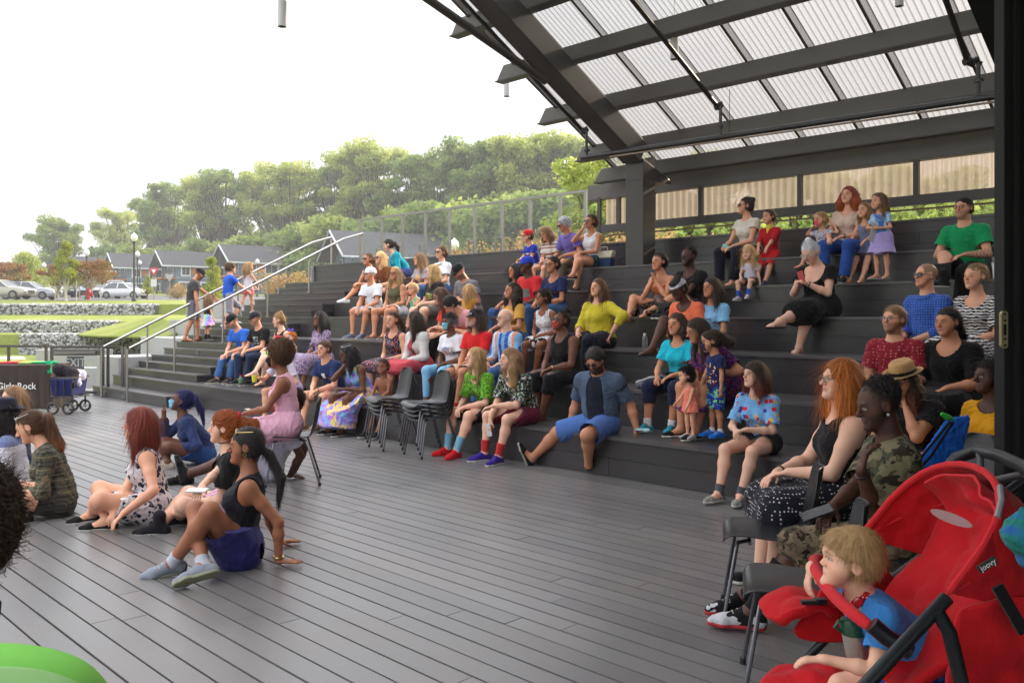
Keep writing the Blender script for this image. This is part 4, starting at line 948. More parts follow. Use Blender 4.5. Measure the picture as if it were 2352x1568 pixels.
def strands(V, Q, n, length, width, flow, rs, jit=.25, lift=.004, seg=4, curl=0., thin=.3, cols=None):
    """hair ribbons scattered over a hair shell; flow(points)->directions"""
    N = vnormals(V, Q); i = rs.randint(len(V), size=n); p = V[i] - N[i] * .003; nn = N[i]
    d = flow(p, nn) + rs.normal(size=(n, 3)) * jit; d /= np.linalg.norm(d, axis=1, keepdims=True)
    Ls = length * (.5 + rs.rand(n)); pts = [p]; ph = rs.rand(n) * 6.28; r0 = nn + rs.normal(size=(n, 3)) * .2
    cur = p + nn * lift * rs.rand(n)[:, None]; out = [cur]
    for k in range(seg):
        f = flow(cur, nn); d = d * .55 + f * .45 + rs.normal(size=(n, 3)) * jit * .35; 
        if curl: d = d + curl * (np.cos(ph + k * 2.4)[:, None] * nn + np.sin(ph + k * 2.4)[:, None] * np.cross(nn, f))
        d /= np.linalg.norm(d, axis=1, keepdims=True) + 1e-9; cur = cur + d * (Ls / seg)[:, None] + nn * (lift / seg); out.append(cur)
    out = np.stack(out, 1); sd = np.cross(out[:, 1] - out[:, 0], nn); sd /= np.linalg.norm(sd, axis=1, keepdims=True) + 1e-9
    wv = width * (.6 + .8 * rs.rand(n)); VV = []; 
    for k in range(seg + 1):
        ww = wv * (1 - (1 - thin) * k / seg) * (1 if k else .6); VV += [out[:, k] - sd * ww[:, None] / 2, out[:, k] + sd * ww[:, None] / 2]
    VV = np.stack(VV, 1); base = np.arange(n)[:, None] * (2 * (seg + 1)); F = []
    for k in range(seg): F.append(np.concatenate([base + 2 * k, base + 2 * k + 1, base + 2 * k + 3, base + 2 * k + 2], 1))
    return VV.reshape(-1, 3), np.concatenate(F)
def do_hair(g, hair, hc, rs):
    style = hair[0]; o = hair[2] if len(hair) > 2 else {}
    if style in ('bald', 'buzz', 'none'): return
    H, hs, hx, hf, hu, hp = g.H, g.hs, g.hx, g.hf, g.hu, g.hp; ER = g.RH.T; S = SD(); h = min(g.h, .009); dn = V3(0, 0, -1); kid = g.s < .8
    near = g.h < .0075; len_ = o.get('len', 0); curl = o.get('curl', 0); vol = o.get('vol', 0)
    t = (.004 if style in ('bun', 'topbun', 'pony', 'braid') else .007) + vol
    fringe = o.get('fringe', 0)   # lowers the hairline
    S.ell(hp(0, -.016, .034), V3(.0755 + t, .096 + t, .087 + t) * hs, ER, .01)
    if style != 'short' or o.get('thick'): S.ell(hp(0, -.035, -.01), V3(.075 + t, .075 + t, .07 + t) * hs, ER, .03)
    else: S.ell(hp(0, -.04, -.005), V3(.068 + t, .068 + t, .06 + t) * hs, ER, .03)
    blen = {'bob': .16, 'long': .34, 'vlong': .46, 'shoulder': .22}.get(style, 0) if not len_ else len_
    if style in ('bob', 'long', 'vlong', 'shoulder'):
        w0 = o.get('w', .036)
        tuck = o.get('front', .5)
        for q in (1, -1):
            a = hp(.070 * q, -.012, .02); b = hp(.078 * q, -.015 + .02 * tuck, -.08); 
            c = b + dn * max(0, blen - .10) * hs + hf * .01 + hx * q * .012
            S.cone(a, b, w0 * hs * .85, w0 * hs, .03); S.cone(b, c, w0 * hs, w0 * hs * .62, .04)
        a = hp(0, -.07, .0); b = hp(0, -.085, -.10); c = b + dn * max(0, blen - .08) * hs - hf * .005
        S.cone(a, b, .062 * hs, .06 * hs, .04, None); S.cone(b - hx * .03 * hs, c - hx * .03 * hs, .05 * hs, .035 * hs, .05); S.cone(b + hx * .03 * hs, c + hx * .03 * hs, .05 * hs, .035 * hs, .05)
    if style in ('pony', 'bun', 'topbun', 'braid'):
        k = {'pony': (0, -.105, .035), 'bun': (0, -.112, -.005), 'topbun': (0, -.06, .125), 'braid': (0, -.10, -.03)}[style]
        if o.get('at'): k = o['at']
        if style in ('bun', 'topbun'): S.ell(hp(*k), V3(.036, .033, .03) * hs * o.get('bun', 1), ER, .01)
        else:
            L_ = blen or .26; a = hp(*k); b = a - hf * .045 * hs + dn * .03; c = b + dn * L_ * .5 - g.tf * .075; d_ = c + dn * L_ * .5 - g.tf * .035
            if o.get('over'): c = c + hx * o['over'] * .5; d_ = d_ + hx * o['over'] + hf * .05
            wv = o.get('w', .03)
            S.cone(a, b, .022 * hs, wv * hs, .01); S.cone(b, c, wv * hs, wv * 1.15 * hs, .02); S.cone(c, d_, wv * 1.15 * hs, .012 * hs, .02)
    if style == 'afro':
        r = .115 + vol; S.ell(hp(0, -.03, .055), V3(r, r, r * .95) * hs, ER, .03)
    if style == 'curlylong':
        for q in (1, -1):
            a = hp(.085 * q, -.02, .0); b = hp(.105 * q, -.01, -.10); c = b + dn * (blen or .16); S.cone(a, b, .048 * hs, .058 * hs, .04); S.cone(b, c, .058 * hs, .045 * hs, .04)
        S.cone(hp(0, -.08, 0), hp(0, -.10, -.12) + dn * (blen or .16) * .8, .08 * hs, .07 * hs, .04)
    if kid: S.cone(hp(0, .040, .050), hp(0, .048, .062), .060 * hs, .050 * hs, .02 * hs)
    # face opening
    fz = .062 - fringe
    if style != 'none':
        S.sub(hp(0, .105, -.045 - fringe * .5), V3(.062 if style not in ('afro',) else .068, .070, .100 - fringe * .4) * hs, ER, .010)
        S.sub(hp(0, .133, .030 - fringe), V3(.070, .066, .064) * hs, ER, .010)
        if style == 'short' or style in ('pony', 'bun', 'topbun', 'braid'):
            for q in (1, -1): S.sub(hp(.085 * q, .012, -.035), V3(.028, .035, .050) * hs, ER, .008)
            if style == 'short': S.plane(hp(0, -.05, -.055), -hu * .8 + hf * .45 if False else -hu)
        if style == 'afro': S.sub(hp(0, .12, -.06), V3(.10, .08, .10) * hs, ER, .01)
    V, Q = sdf_mesh(S, h)
    if len(V) == 0: return
    N = vnormals(V, Q)
    if style in ('afro', 'curlylong') or curl:
        a = (.010 if style == 'afro' else .006) * (1 + curl); V = folds(V, N, rs.randint(999), a, .045)
    else: V = folds(V, N, rs.randint(999), .0012 if near and kid else .0032 if near else .005, .03, V3(0, 0, 1))
    c = np.tile(hc, (len(V), 1)); tip = o.get('tip'); 
    zt = (V[:, 2] - V[:, 2].min()) / (V[:, 2].max() - V[:, 2].min() + 1e-6)
    if tip is not None: tc_ = np.array(HC[tip] if isinstance(tip, str) else tip); m = np.clip(1 - zt * 1.6, 0, 1)[:, None]; c = c * (1 - m) + tc_ * m
    ob = np_mesh('hair', V, Q, M_hair, g.par, g.at, c)
    crown = H + (hu * .12 - hf * .03) * hs
    def flow(p, n):
        d = p - crown; f = np.where(((p - H) @ hu > .0 * hs)[:, None], d * 8, 0) + dn * .9
        if style == 'short': f = f - hf * .1 + (hx * .5 if not o.get('back') else -hf * 1.)
        if style in ('pony', 'bun', 'topbun', 'braid'):
            kk = hp(*({'pony': (0, -.105, .035), 'bun': (0, -.112, -.005), 'topbun': (0, -.06, .125), 'braid': (0, -.10, -.03)}[style]) if not o.get('at') else o['at']); hd_ = ((p - H) @ hu > -.05 * hs)[:, None] & (((p - H) @ hf) > -.10 * hs)[:, None]
            f = np.where(hd_, kk - p, V3(0, 0, -1) * .3)
        f = f / (np.linalg.norm(f, axis=1, keepdims=True) + 1e-9); f = f - n * (f * n).sum(1, keepdims=True) * .9; return f / (np.linalg.norm(f, axis=1, keepdims=True) + 1e-9)
    dens = {True: 3.2, False: 1.0}[near]; dens *= {'short': .8}.get(style, 1)
    if style == 'afro' or style == 'curlylong' or curl:
        af_ = style in ('afro', 'short', 'bun', 'topbun'); n = int((5200 if near else 1300) * (1 if style != 'short' else .6))
        if style == 'short' or not af_ or style == 'afro' and vol < 0: pass
        SV, SQ = strands(V, Q, n, (.022 + max(0, vol) * .35) if af_ else .06, g.h * .38, (lambda p, nn: nn) if af_ else flow, rs, 1.1 if af_ else .3, .003, 4, 1.3 if af_ else .75, .5)
    else:
        n = int((1100 if near else 1700) * dens * (1 + blen * 2)); SV, SQ = strands(V, Q, n, (o.get('sl', .045) if style == 'short' else .065 if style in ('pony', 'braid', 'bun', 'topbun') else .09 + blen * .25), max(.0014, g.h * .35), flow, rs, .05 if kid else .10, .004 + vol * .15, 4, 0, .25)
    seg = 5; P5 = SV.reshape(-1, 10, 3); Lh = (P5 - H) @ np.stack([hx, hf, hu], 1) / hs
    bad = ((Lh[:, :, 1] > .052) & (np.abs(Lh[:, :, 0]) < .066) & (Lh[:, :, 2] < .062 - fringe)).any(1)
    ok = np.repeat(~bad, 10); mp_ = np.cumsum(ok) - 1; kq = ok[SQ[:, 0]]; SQ = mp_[SQ[kq]]; SV = SV[ok]
    c2 = np.tile(hc, (len(SV), 1)) * 1.25
    if tip is not None: zt = (SV[:, 2] - V[:, 2].min()) / (V[:, 2].max() - V[:, 2].min() + 1e-6); m = np.clip(1 - zt * 1.6, 0, 1)[:, None]; c2 = c2 * (1 - m) + tc_ * m * 1.25
    np_mesh('hair_strands', SV, SQ, M_hair, ob, (0, 0, 0) if False else g.at, c2)
def fm(g, cols=None):
    return Matrix(((g.hx[0], g.hf[0], g.hu[0]), (g.hx[1], g.hf[1], g.hu[1]), (g.hx[2], g.hf[2], g.hu[2])))
def accessory(g, a, rs, hc):
    kind = a[0] if isinstance(a, tuple) else a; ar = a[1:] if isinstance(a, tuple) else (); hp = g.hp; hs = g.hs; X = Vector(g.hx); Y = Vector(g.hf); Z = Vector(g.hu)
    q_ = lambda *p: Vector(hp(*p))
    if kind in ('glasses', 'shades', 'headshades'):
        mb = MB(); m2 = MB(); oy, oz = (0, 0) if kind != 'headshades' else (-.045, .088)
        fr = ar[0] if ar else M_frame; th = .0022 if kind != 'shades' else .003; th = max(th, g.h * .22)
        for q in (1, -1):
            c = q_(.032 * q, .100 + oy, .004 + oz); loop = [c + X * math.cos(t) * .024 * hs + Z * math.sin(t) * .0175 * hs - Y * abs(math.cos(t)) * (.006 if math.cos(t) * q > 0 else 0) * hs for t in np.linspace(0, 2 * math.pi, 15)[:-1]]
            mb.tube(loop, th * hs, 5, closed=True)
            if kind != 'glasses': m2.add(loop + [p - Y * .002 for p in loop], [tuple(range(14)), tuple(range(27, 13, -1))])
            mb.tube([q_(.055 * q, .093 + oy, .008 + oz), q_(.078 * q, .07 + oy, .010 + oz), q_(.082 * q, -.01 + oy, .008 + oz)], th * hs, 5)
        mb.tube([q_(.009, .101 + oy, .006 + oz), q_(-.009, .101 + oy, .006 + oz)], th * hs, 5)
        o = mb.build('glasses' if kind == 'glasses' else 'sunglasses', fr, g.root, smooth=True)
        if kind != 'glasses': m2.build('lens', ar[1] if len(ar) > 1 else M_lens, o)
    elif kind == 'mask':
        S = SD(); S.cone(hp(0, .045, -.02), hp(0, .060, -.062), .061 * hs, .044 * hs, .02); S.cone(hp(0, .088, -.01), hp(0, .1, -.03), .012 * hs, .02 * hs, .02)
        S.plane(hp(0, .05, -.002), g.hu); S.plane(hp(0, .02, 0), -g.hf); V, Q = sdf_mesh(S, min(g.h, .007)); o = np_mesh('face_mask', V, Q, ar[0], g.par, g.at)
        for q in (1, -1): mb = MB(); mb.tube([q_(.05 * q, .055, -.01), q_(.083 * q, -.012, .012), q_(.083 * q, -.014, -.02), q_(.045 * q, .055, -.055)], .0016 * hs + g.h * .05, 5); mb.build('ear_loop', ar[0], o)
    elif kind == 'cap':
        m1, m2 = ar[0], (ar[1] if len(ar) > 1 else ar[0]); back = len(ar) > 2 and ar[2]
        mb = MB(); n = 24; prof = [(1.0, 0), (1.0, .012), (.99, .03), (.93, .055), (.78, .080), (.52, .096), (.2, .103), (0, .104)]; vs = []; fs = []
        for r, z in prof:
            for k in range(n): t = 2 * math.pi * k / n; vs.append(q_(math.cos(t) * .0855 * r, math.sin(t) * .106 * r - .014, .030 + z))
        for i in range(len(prof) - 1):
            for k in range(n): l = (k + 1) % n; fs.append((i * n + k, i * n + l, (i + 1) * n + l, (i + 1) * n + k))
        mb.add(vs, fs); o = mb.build('cap', m1, g.root, smooth=1.5)
        mb = MB(); vs = []; sg = -1 if back else 1; N_b = 11
        for i in range(N_b):
            t = math.radians(-68 + 136 * i / (N_b - 1)) + math.pi / 2; cx_ = math.cos(t); sy_ = math.sin(t)
            vs.append(q_(cx_ * .084, sg * sy_ * .104 - .014, .036)); ext = .055 * max(0, math.cos((i / (N_b - 1) - .5) * math.pi)) ** .6
            vs.append(q_(cx_ * .080, sg * (sy_ * .104 + ext) - .014, .030 - .012 * abs(cx_)))
        mb.add(vs, [(2 * i, 2 * i + 1, 2 * i + 3, 2 * i + 2) for i in range(N_b - 1)]); b = mb.build('brim', m2, o, smooth=1.5); b.modifiers.new('t', 'SOLIDIFY').thickness = .004
        if len(ar) > 3 and ar[3]: decal(g, ar[3][0], q_(0, .092, .062), Y, Z, ar[3][1], ar[3][2], o, curve=.09 * hs)
    elif kind == 'fedora':
        m1, m2 = ar; mb = MB()
        def ring(r, ry, z, dz=0): return [q_(math.cos(t) * r, math.sin(t) * ry - .014, z + dz * abs(math.cos(t))) for t in np.linspace(0, 2 * math.pi, 29)[:-1]]
        rr = [ring(.086, .108, .045), ring(.083, .103, .085), ring(.078, .095, .125), ring(.060, .078, .142), ring(.03, .05, .132), ring(.002, .002, .128)]
        vs = [p for r in rr for p in r]; n = 28; mb.add(vs, [(i * n + k, i * n + (k + 1) % n, (i + 1) * n + (k + 1) % n, (i + 1) * n + k) for i in range(5) for k in range(n)]); o = mb.build('hat_crown', m1, g.root, smooth=1.5)
        mb = MB(); rr = [ring(.086, .108, .047), ring(.115, .138, .040, .008), ring(.135, .160, .040, .022)]; vs = [p for r in rr for p in r]; mb.add(vs, [(i * n + k, i * n + (k + 1) % n, (i + 1) * n + (k + 1) % n, (i + 1) * n + k) for i in range(2) for k in range(n)])
        b = mb.build('brim', m1, o, smooth=1.5); b.modifiers.new('t', 'SOLIDIFY').thickness = .004
        mb = MB(); rr = [ring(.0885, .1105, .049), ring(.0865, .1075, .075)]; vs = [p for r in rr for p in r]; mb.add(vs, [(k, (k + 1) % n, n + (k + 1) % n, n + k) for k in range(n)]); mb.build('hat_band', m2, o, smooth=1.5)
    elif kind == 'headband':
        S = SD(); S.ell(hp(0, -.014, .036), V3(.088, .109, .10) * hs, g.RH.T); S.plane(hp(0, 0, .045) , nrm(-g.hu * 1 - g.hf * .35) if False else -g.hu - g.hf * .0); S.plane(hp(0, 0, .088), g.hu + g.hf * .3)
        V, Q = sdf_mesh(S, min(g.h, .007)); np_mesh('headband', V, Q, ar[0], g.par, g.at)
    elif kind == 'bandana':
        S = SD(); nb = g.P['nb']; S.cone(nb + g.tu * .03 * g.s, nb + g.tu * .045 * g.s, .066 * g.s, .06 * g.s); S.cone(nb + g.tu * .03 * g.s + g.tf * .03, nb - g.tu * .10 * g.s + g.tf * .085, .062 * g.s, .012, .02, g.tf, .6); V, Q = sdf_mesh(S, g.h); N = vnormals(V, Q); np_mesh('bandana', folds(V, N, 5, .004, .05), Q, ar[0], g.par, g.at)
    elif kind == 'scarf': 
        S = SD(); nb = g.P['nb']; n = 12; pts = [nb + g.tu * .03 * g.s + (g.tr * math.cos(t) * .062 + g.tf * math.sin(t) * .062) * g.s for t in np.linspace(0, 6.283, n)]
        for a_, b_ in zip(pts[:-1], pts[1:]): S.cone(a_, b_, .022 * g.s, .022 * g.s, .01)
        V, Q = sdf_mesh(S, g.h); N = vnormals(V, Q); np_mesh('bandana', folds(V, N, 5, .004, .04), Q, ar[0], g.par, g.at)
    elif kind == 'necklace':
        mb = MB(); nb = g.P['nb']; L_ = ar[1] if len(ar) > 1 else .06; pts = [Vector(nb + (g.tr * math.cos(t) * .068 + g.tf * (math.sin(t) * .06 + (.045 if math.sin(t) > 0 else 0) * max(0, math.sin(t)))) * g.s - g.tu * max(0, math.sin(t)) * L_) for t in np.linspace(0, 6.283, 21)[:-1]]
        mb.tube(pts, max(.0018, g.h * .2), 5, closed=True); mb.build('necklace', ar[0], g.root)
    elif kind == 'choker':
        mb = MB(); c = g.P['nb'] * .35 + hp(0, -.012, -.06) * .65; pts = [Vector(c + (g.tr * math.cos(t) * .053 + g.tf * math.sin(t) * .056) * g.hs) for t in np.linspace(0, 6.283, 25)[:-1]]; mb.tube(pts, .004, 6, closed=True); mb.build('choker', M_frame, g.root)
    elif kind == 'earring':
        mb = MB()
        for q in (1, -1):
            c = q_(.084 * q, .0, -.032 - (ar[1] if len(ar) > 1 else .012)); r = ar[1] if len(ar) > 1 else .012; mb.tube([c + (Z * math.cos(t) + Y * math.sin(t)) * r for t in np.linspace(0, 6.283, 13)[:-1]], .0022 + g.h * .1, 5, closed=True)
        mb.build('earring', ar[0], g.root)
    elif kind == 'watch':
        q = ar[0]; w = g.P['w' + q]; e = g.P['e' + q]; d = nrm(w - e); c = w - d * .03; o_ = nrm(np.cross(d, (0, 0, 1))); p_ = np.cross(d, o_); mb = MB(); r = (.031 if g.s > .8 else .026) * g.s
        mb.tube([Vector(c + (o_ * math.cos(t) + p_ * math.sin(t)) * r) for t in np.linspace(0, 6.283, 17)[:-1]], .006, 6, closed=True); mb.build('watch' if len(ar) < 3 else 'bracelet', ar[1], g.root, smooth=True)
    elif kind == 'bow':
        S = SD(); c = hp(0, -.02, .13)
        for q in (1, -1): S.cone(c, c + (g.hx * q * .05 + g.hu * .02) * hs, .012, .03, .01, g.hf, .5)
        V, Q = sdf_mesh(S, g.h * .7); np_mesh('hair_bow', V, Q, ar[0], g.par, g.at)
    elif kind == 'scrunchie':
        k = ar[1] if len(ar) > 1 else (0, -.118, .035); mb = MB(); c = q_(*k); mb.tube([c + (X * math.cos(t) + Z * math.sin(t)) * .026 * hs for t in np.linspace(0, 6.283, 13)[:-1]], .011, 7, closed=True); mb.build('scrunchie', ar[0], g.root, smooth=True)
    elif kind == 'cardigan':
        # open-front outer layer: two front panels, back and sleeves
        S = SD(); s = g.s; P = g.P; tf, tu, tr = g.tf, g.tu, g.tr; op = []
        for i, p in enumerate(g.B.p[:9]):
            if i in (0, 6) or (i > 6 and not g.fem): continue
            S.p.append(infl(p, (.026 if len(ar) < 3 else .036) * s))
        for q in 'RL':
            fr = ar[1] if len(ar) > 1 else .95
            if fr < 0: e = P['s' + q] + (P['e' + q] - P['s' + q]) * .8; S.cone(P['s' + q], e, .082 * s, .078 * s, .03, None, 1, (e, nrm(e - P['s' + q])))
            else: S.cone(P['s' + q], P['e' + q], .074 * s, .058 * s, .03)
            if fr > 1e-6 and fr <= 1: e = P['e' + q] + (P['w' + q] - P['e' + q]) * fr; S.cone(P['e' + q], e, .058 * s, .043 * s, .03, None, 1, (e, nrm(P['w' + q] - P['e' + q])))
        S.plane(P['pel'] + tu * (.03 if len(ar) < 3 else ar[2]), -tu if len(ar) < 3 else -tu); Rt = np.stack([tr, tf, tu]); wv = .055 if len(ar) < 4 else ar[3]
        S.sub(P['chest'] + tf * .17 * s - tu * .12 * s, V3(wv, .12, .42) * s, Rt, .012); S.sub(P['nb'] + tu * .04 * s + tf * .03 * s, V3(.085, .08, .09) * s, Rt, .01)
        V, Q = sdf_mesh(S, g.h); N = vnormals(V, Q); V = folds(V, N, rs.randint(999), .0045, .08); np_mesh('open_shirt' if len(ar) > 2 else 'cardigan', V, Q, ar[0], g.par, g.at)
    elif kind == 'print':     # text on the chest
        decal(g, ar[0], Vector(g.P['chest'] + g.tf * .13 * g.s + g.tu * (ar[3] if len(ar) > 3 else .02)), Vector(g.tf), Vector(g.tu), ar[1], ar[2], g.shirt or g.body)
    elif kind == 'patch':
        M = ar[0]; w_, h_, dz = ar[1:4]; o = g.shirt; pj_quad(g, w_, h_, dz, M, o)
def _proj(o, P, D, off=.003):
    """cast a point on object o along direction -D, return world point"""
    base = o.parent.location if o.parent else Vector((0, 0, 0))
    hit, loc, nrm_, _ = o.ray_cast(Vector(P) + Vector(D) * .25 - base, -Vector(D)); return (loc + base + Vector(D) * off) if hit else None
def pj_quad(g, w_, h_, dz, M, o, dx=0):
    mb = MB(); n = 7; vs = []; c = Vector(g.P['chest']) + Vector(g.tu) * dz + Vector(g.tr) * dx
    for j in range(n):
        for i in range(n):
            p = c + Vector(g.tr) * (w_ * (i / (n - 1) - .5)) + Vector(g.tu) * (h_ * (j / (n - 1) - .5)); q = _proj(o, p, g.tf); vs.append(q or p + Vector(g.tf) * .15)
    mb.add(vs, [(j * n + i, j * n + i + 1, (j + 1) * n + i + 1, (j + 1) * n + i) for j in range(n - 1) for i in range(n - 1)]); mb.build('print', M, g.root)
def text_mesh(txt, size, font_bold=False, ext=0., cell=None):
    cu = bpy.data.curves.new('t', 'FONT'); cu.body = txt; cu.size = size; cu.align_x = 'CENTER'; cu.align_y = 'CENTER'; cu.extrude = ext; cu.resolution_u = 3; cu.offset = size * (.012 if font_bold else 0)
    o = bpy.data.objects.new('t', cu); SC.collection.objects.link(o); dg = bpy.context.evaluated_depsgraph_get(); dg.update(); me = bpy.data.meshes.new_from_object(o.evaluated_get(dg)); v = [x.co.copy() for x in me.vertices]; f = [tuple(p.vertices) for p in me.polygons]
    bpy.data.objects.remove(o); bpy.data.meshes.remove(me); bpy.data.curves.remove(cu); return v, f
def decal(g, txt, c, fw, up, size, mat, target, curve=None):
    v, f = text_mesh(txt, size, True); r = Vector(fw).cross(Vector(up)); out = []; c = Vector(c)
    for p in v:
        q = c + r * (-p.x if False else p.x) + Vector(up) * p.y
        if curve: q = c + r * (curve * math.sin(p.x / curve)) + Vector(up) * p.y - Vector(fw) * (curve * (1 - math.cos(p.x / curve))) ; hit = _proj(target, q, fw, .002) if target.parent and target.parent.type == 'EMPTY' else None; q = hit or q
        else: hit = _proj(target, q, fw, .003); q = hit or q
        out.append(q)
    mb = MB(); mb.add(out, f); return mb.build('print', mat, g.root)
# ================================================================ the people
def bench(x, k, back=.22): return onD(x, Dk(k) + back, TH * k)
def S_(*c): return cloth('solid', C(*c))
def T_(kind, *c, s=1.): return cloth(kind, *[C(q) for q in c], s=s)
JEAN = T_('denim', (52, 84, 130)); DJEAN = T_('denim', (30, 42, 66)); NAVY = S_(28, 34, 58); BLK = S_(22, 21, 23); WHT = S_(226, 226, 230); KHA = S_(150, 136, 118); GREY = S_(120, 122, 126)
WPR = plain('white_print', (.75, .75, .75), .6); GOLD = plain('gold_metal', (.6, .42, .16), .3, 1)
CL = dict(lean=24, RH=(.035, .43, .15), LH=(-.04, .42, .16), hcurl=1.1)
KN = dict(RH=(.13, .36, .21), LH=(-.13, .36, .21))
LP = dict(RH=(.07, .27, .17), LH=(-.05, .29, .18), hcurl=.8)
XR = dict(RF=(-.17, .66, -.14), LF=(-.03, .44, -.32), rk=(0, .4, 1))   # right leg crossed over
XL = dict(LF=(.17, .66, -.14), RF=(.03, .44, -.32), lk=(0, .4, 1))
G1 = 'people walking up the stairs'; G3 = 'young people sitting on the deck'; G4 = 'people on chairs'
hd = lambda y=-12, p=-4, r=0: (y, p, r)
# ---- on the stairs
person('man in charcoal tee and black cap climbing the stairs, looking down', onD(441, 8.2, 1.07), 25, s=.93, pose='stand', lean=8, head=(0, -32), skin='tan', hair=('buzz', 'dark'), top=('tee', S_(66, 64, 64)), bot=('shorts', S_(120, 116, 128)), shoe=('flip', S_(40, 30, 28)), acc=(('cap', S_(28, 28, 30)),), LH=(-.10, .52, .98), RH=(.30, .10, .74), LF=(-.1, .14, .08), RF=(.08, -.16, .08), group=G1, beard=('dark', .6))
person('small girl in a rainbow tulle skirt beside the man on the stairs', onD(476, 8.25, 1.07), 35, s=.58, fem=True, pose='stand', head=(0, -5), skin='light', hair=('shoulder', 'lbrown'), top=('tank', S_(34, 32, 40)), bot=('skirt', T_('rainbow', (240, 170, 190), (240, 225, 120), (150, 230, 170), (150, 200, 240), (200, 150, 230)), dict(len=.85, flare=.16, fold=.016)), shoe=('boot', BLK), RH=(.27, .2, .62), group=G1)
person('curly haired boy in bright blue tee holding the handrail', onD(524, 8.75, 1.33), 38, s=.82, pose='stand', lean=6, head=(-10, 0), skin='light', hair=('short', 'brown', dict(curl=.5, vol=.012, thick=1)), top=('tee', S_(38, 92, 205)), bot=('shorts', S_(150, 146, 158), dict(len=1.1)), shoe=('flat', WHT), RH=(.18, .52, .95), LF=(-.07, .2, .22), RF=(.06, -.12, .08), fdir=dict(fR=(.1, .6, -.8)), group=G1)
person('girl in coral shorts stepping up beside the handrail', onD(570, 9.3, 1.6), 55, s=.70, fem=True, pose='stand', lean=4, head=(-45, 8), skin='light', hair=('shoulder', 'dblond'), top=('tank', S_(225, 215, 215)), bot=('shorts', S_(240, 110, 115), dict(len=.55)), shoe=('sneaker', S_(190, 180, 185)), RH=(.16, .34, .98), LH=(-.1, .36, .92), LF=(-.06, -.30, .14), RF=(.07, .12, .08), fdir=dict(fL=(0, .5, -.85)), group=G1)
# ---- lower left tiers
person('man in royal blue tee and black cap leaning on his jeans', bench(566, 2), 238, head=(-22, -28), **CL, hair=('buzz', 'dark'), beard=('dark', .5), top=('tee', S_(44, 104, 205)), bot=('pants', JEAN), shoe=('sneaker', S_(70, 60, 56)), acc=(('cap', S_(30, 32, 36)),), RF=(.08, .60, -.32), LF=(-.14, .5, -.32))
person('man in black printed tee, sunglasses and a white-backed cap', bench(606, 2), 236, head=(-25, -12), lean=14, RH=(.14, .34, .18), LH=(-.04, .40, .2), skin='light', hair=('buzz', 'dark'), beard=('dark', .4), top=('tee', BLK), bot=('pants', DJEAN), shoe=('sneaker', S_(40, 44, 52)), acc=('shades', ('cap', S_(50, 46, 52), BLK), ('patch', T_('camo', (60, 80, 74), (190, 200, 195), s=2), .13, .14, -.03)))
person('woman in black dress with neon stripes, blonde hair pinned up', bench(652, 2), 225, fem=True, s=.97, head=(-35, -10), lean=6, **XR, RH=(.10, .33, .25), LH=(-.16, .10, .12), skin='fair', hair=('topbun', 'dblond'), top=('tank', T_('hstripe', (30, 28, 34), (34, 30, 36), (235, 70, 95), s=.9)), bot=('skirt', T_('vstripe', (26, 24, 30), (26, 24, 30), (240, 120, 50), (26, 24, 30), (110, 220, 110), (26, 24, 30), (230, 70, 110), s=1.6), dict(len=.9)), shoe=('sandal', BLK), acc=(('necklace', M_frame, .02),))
person('little red-haired girl with a purple hair bow', bench(674, 2, .10), 236, s=.56, hs=.82, fem=True, head=(5, -6), skin='fair', hair=('bun', 'orange'), top=('tank', S_(228, 214, 220)), bot=('shorts', S_(222, 205, 214)), shoe=('sneaker', WHT), sock=(NAVY, .12), acc=(('bow', S_(110, 84, 190)),), RF=(.1, .42, -.26), LF=(-.1, .42, -.26))
person('woman with waist-long black braids in lilac floral dress', bench(742, 2), 226, fem=True, head=(-8, 0), lean=5, **LP, skin='brown', hair=('vlong', 'black', dict(w=.03, len=.5)), top=('short', T_('floral', (150, 128, 156), (60, 40, 76), (200, 180, 206), s=1.6), dict(slv=1.1)), bot=('skirt', T_('floral', (150, 128, 156), (60, 40, 76), (200, 180, 206), s=1.6), dict(len=1.5)), shoe=('flat', BLK), acc=('glasses',))
person('woman on the lowest tier holding a yellow cup, mostly behind the pink dress', bench(672, 1), 236, fem=True, s=.95, lean=30, head=(-10, -20), RH=(.16, .58, .30), LH=(-.10, .35, .2), skin='light', hair=('bob', 'brown'), top=('tee', S_(206, 196, 212)), bot=('shorts', S_(180, 170, 205), dict(len=.6)), shoe=('flat', S_(110, 82, 66)))
person('man in navy tee and khaki shorts with hands clasped', bench(772, 1), 236, head=(0, 2), **CL, bw=1.1, skin='light', hair=('short', 'brown'), top=('tee', S_(34, 48, 92)), bot=('shorts', S_(160, 148, 132), dict(len=1.0)), shoe=('slip', S_(128, 92, 64)), acc=(('watch', 'L', M_frame), ('patch', WPR, .06, .08, .0)), RF=(.15, .50, -.32), LF=(-.14, .54, -.32))
person('woman in long pink, purple and yellow tie-dye dress resting her chin', bench(838, 1), 226, fem=True, bw=1.05, lean=26, head=(-22, -14), RH=(.06, .28, .54), LH=(-.02, .34, .22), re_=(.4, .6, -.9), skin='dark', hair=('bob', 'black', dict(len=.20)), top=('tank', T_('tiedye', (226, 120, 200), (170, 100, 220), (120, 190, 230), (230, 220, 90), (236, 110, 190)), dict(arm=.072, straps=1)), bot=('skirt', T_('tiedye', (226, 120, 200), (240, 225, 90), (170, 100, 220), (120, 190, 230), (236, 110, 190)), dict(len=1.88, flare=.12, fold=.012)), shoe=('flat', BLK), acc=(('headshades', WPR, M_lens),), fdir=dict(R=(-.2, .1, 1)))
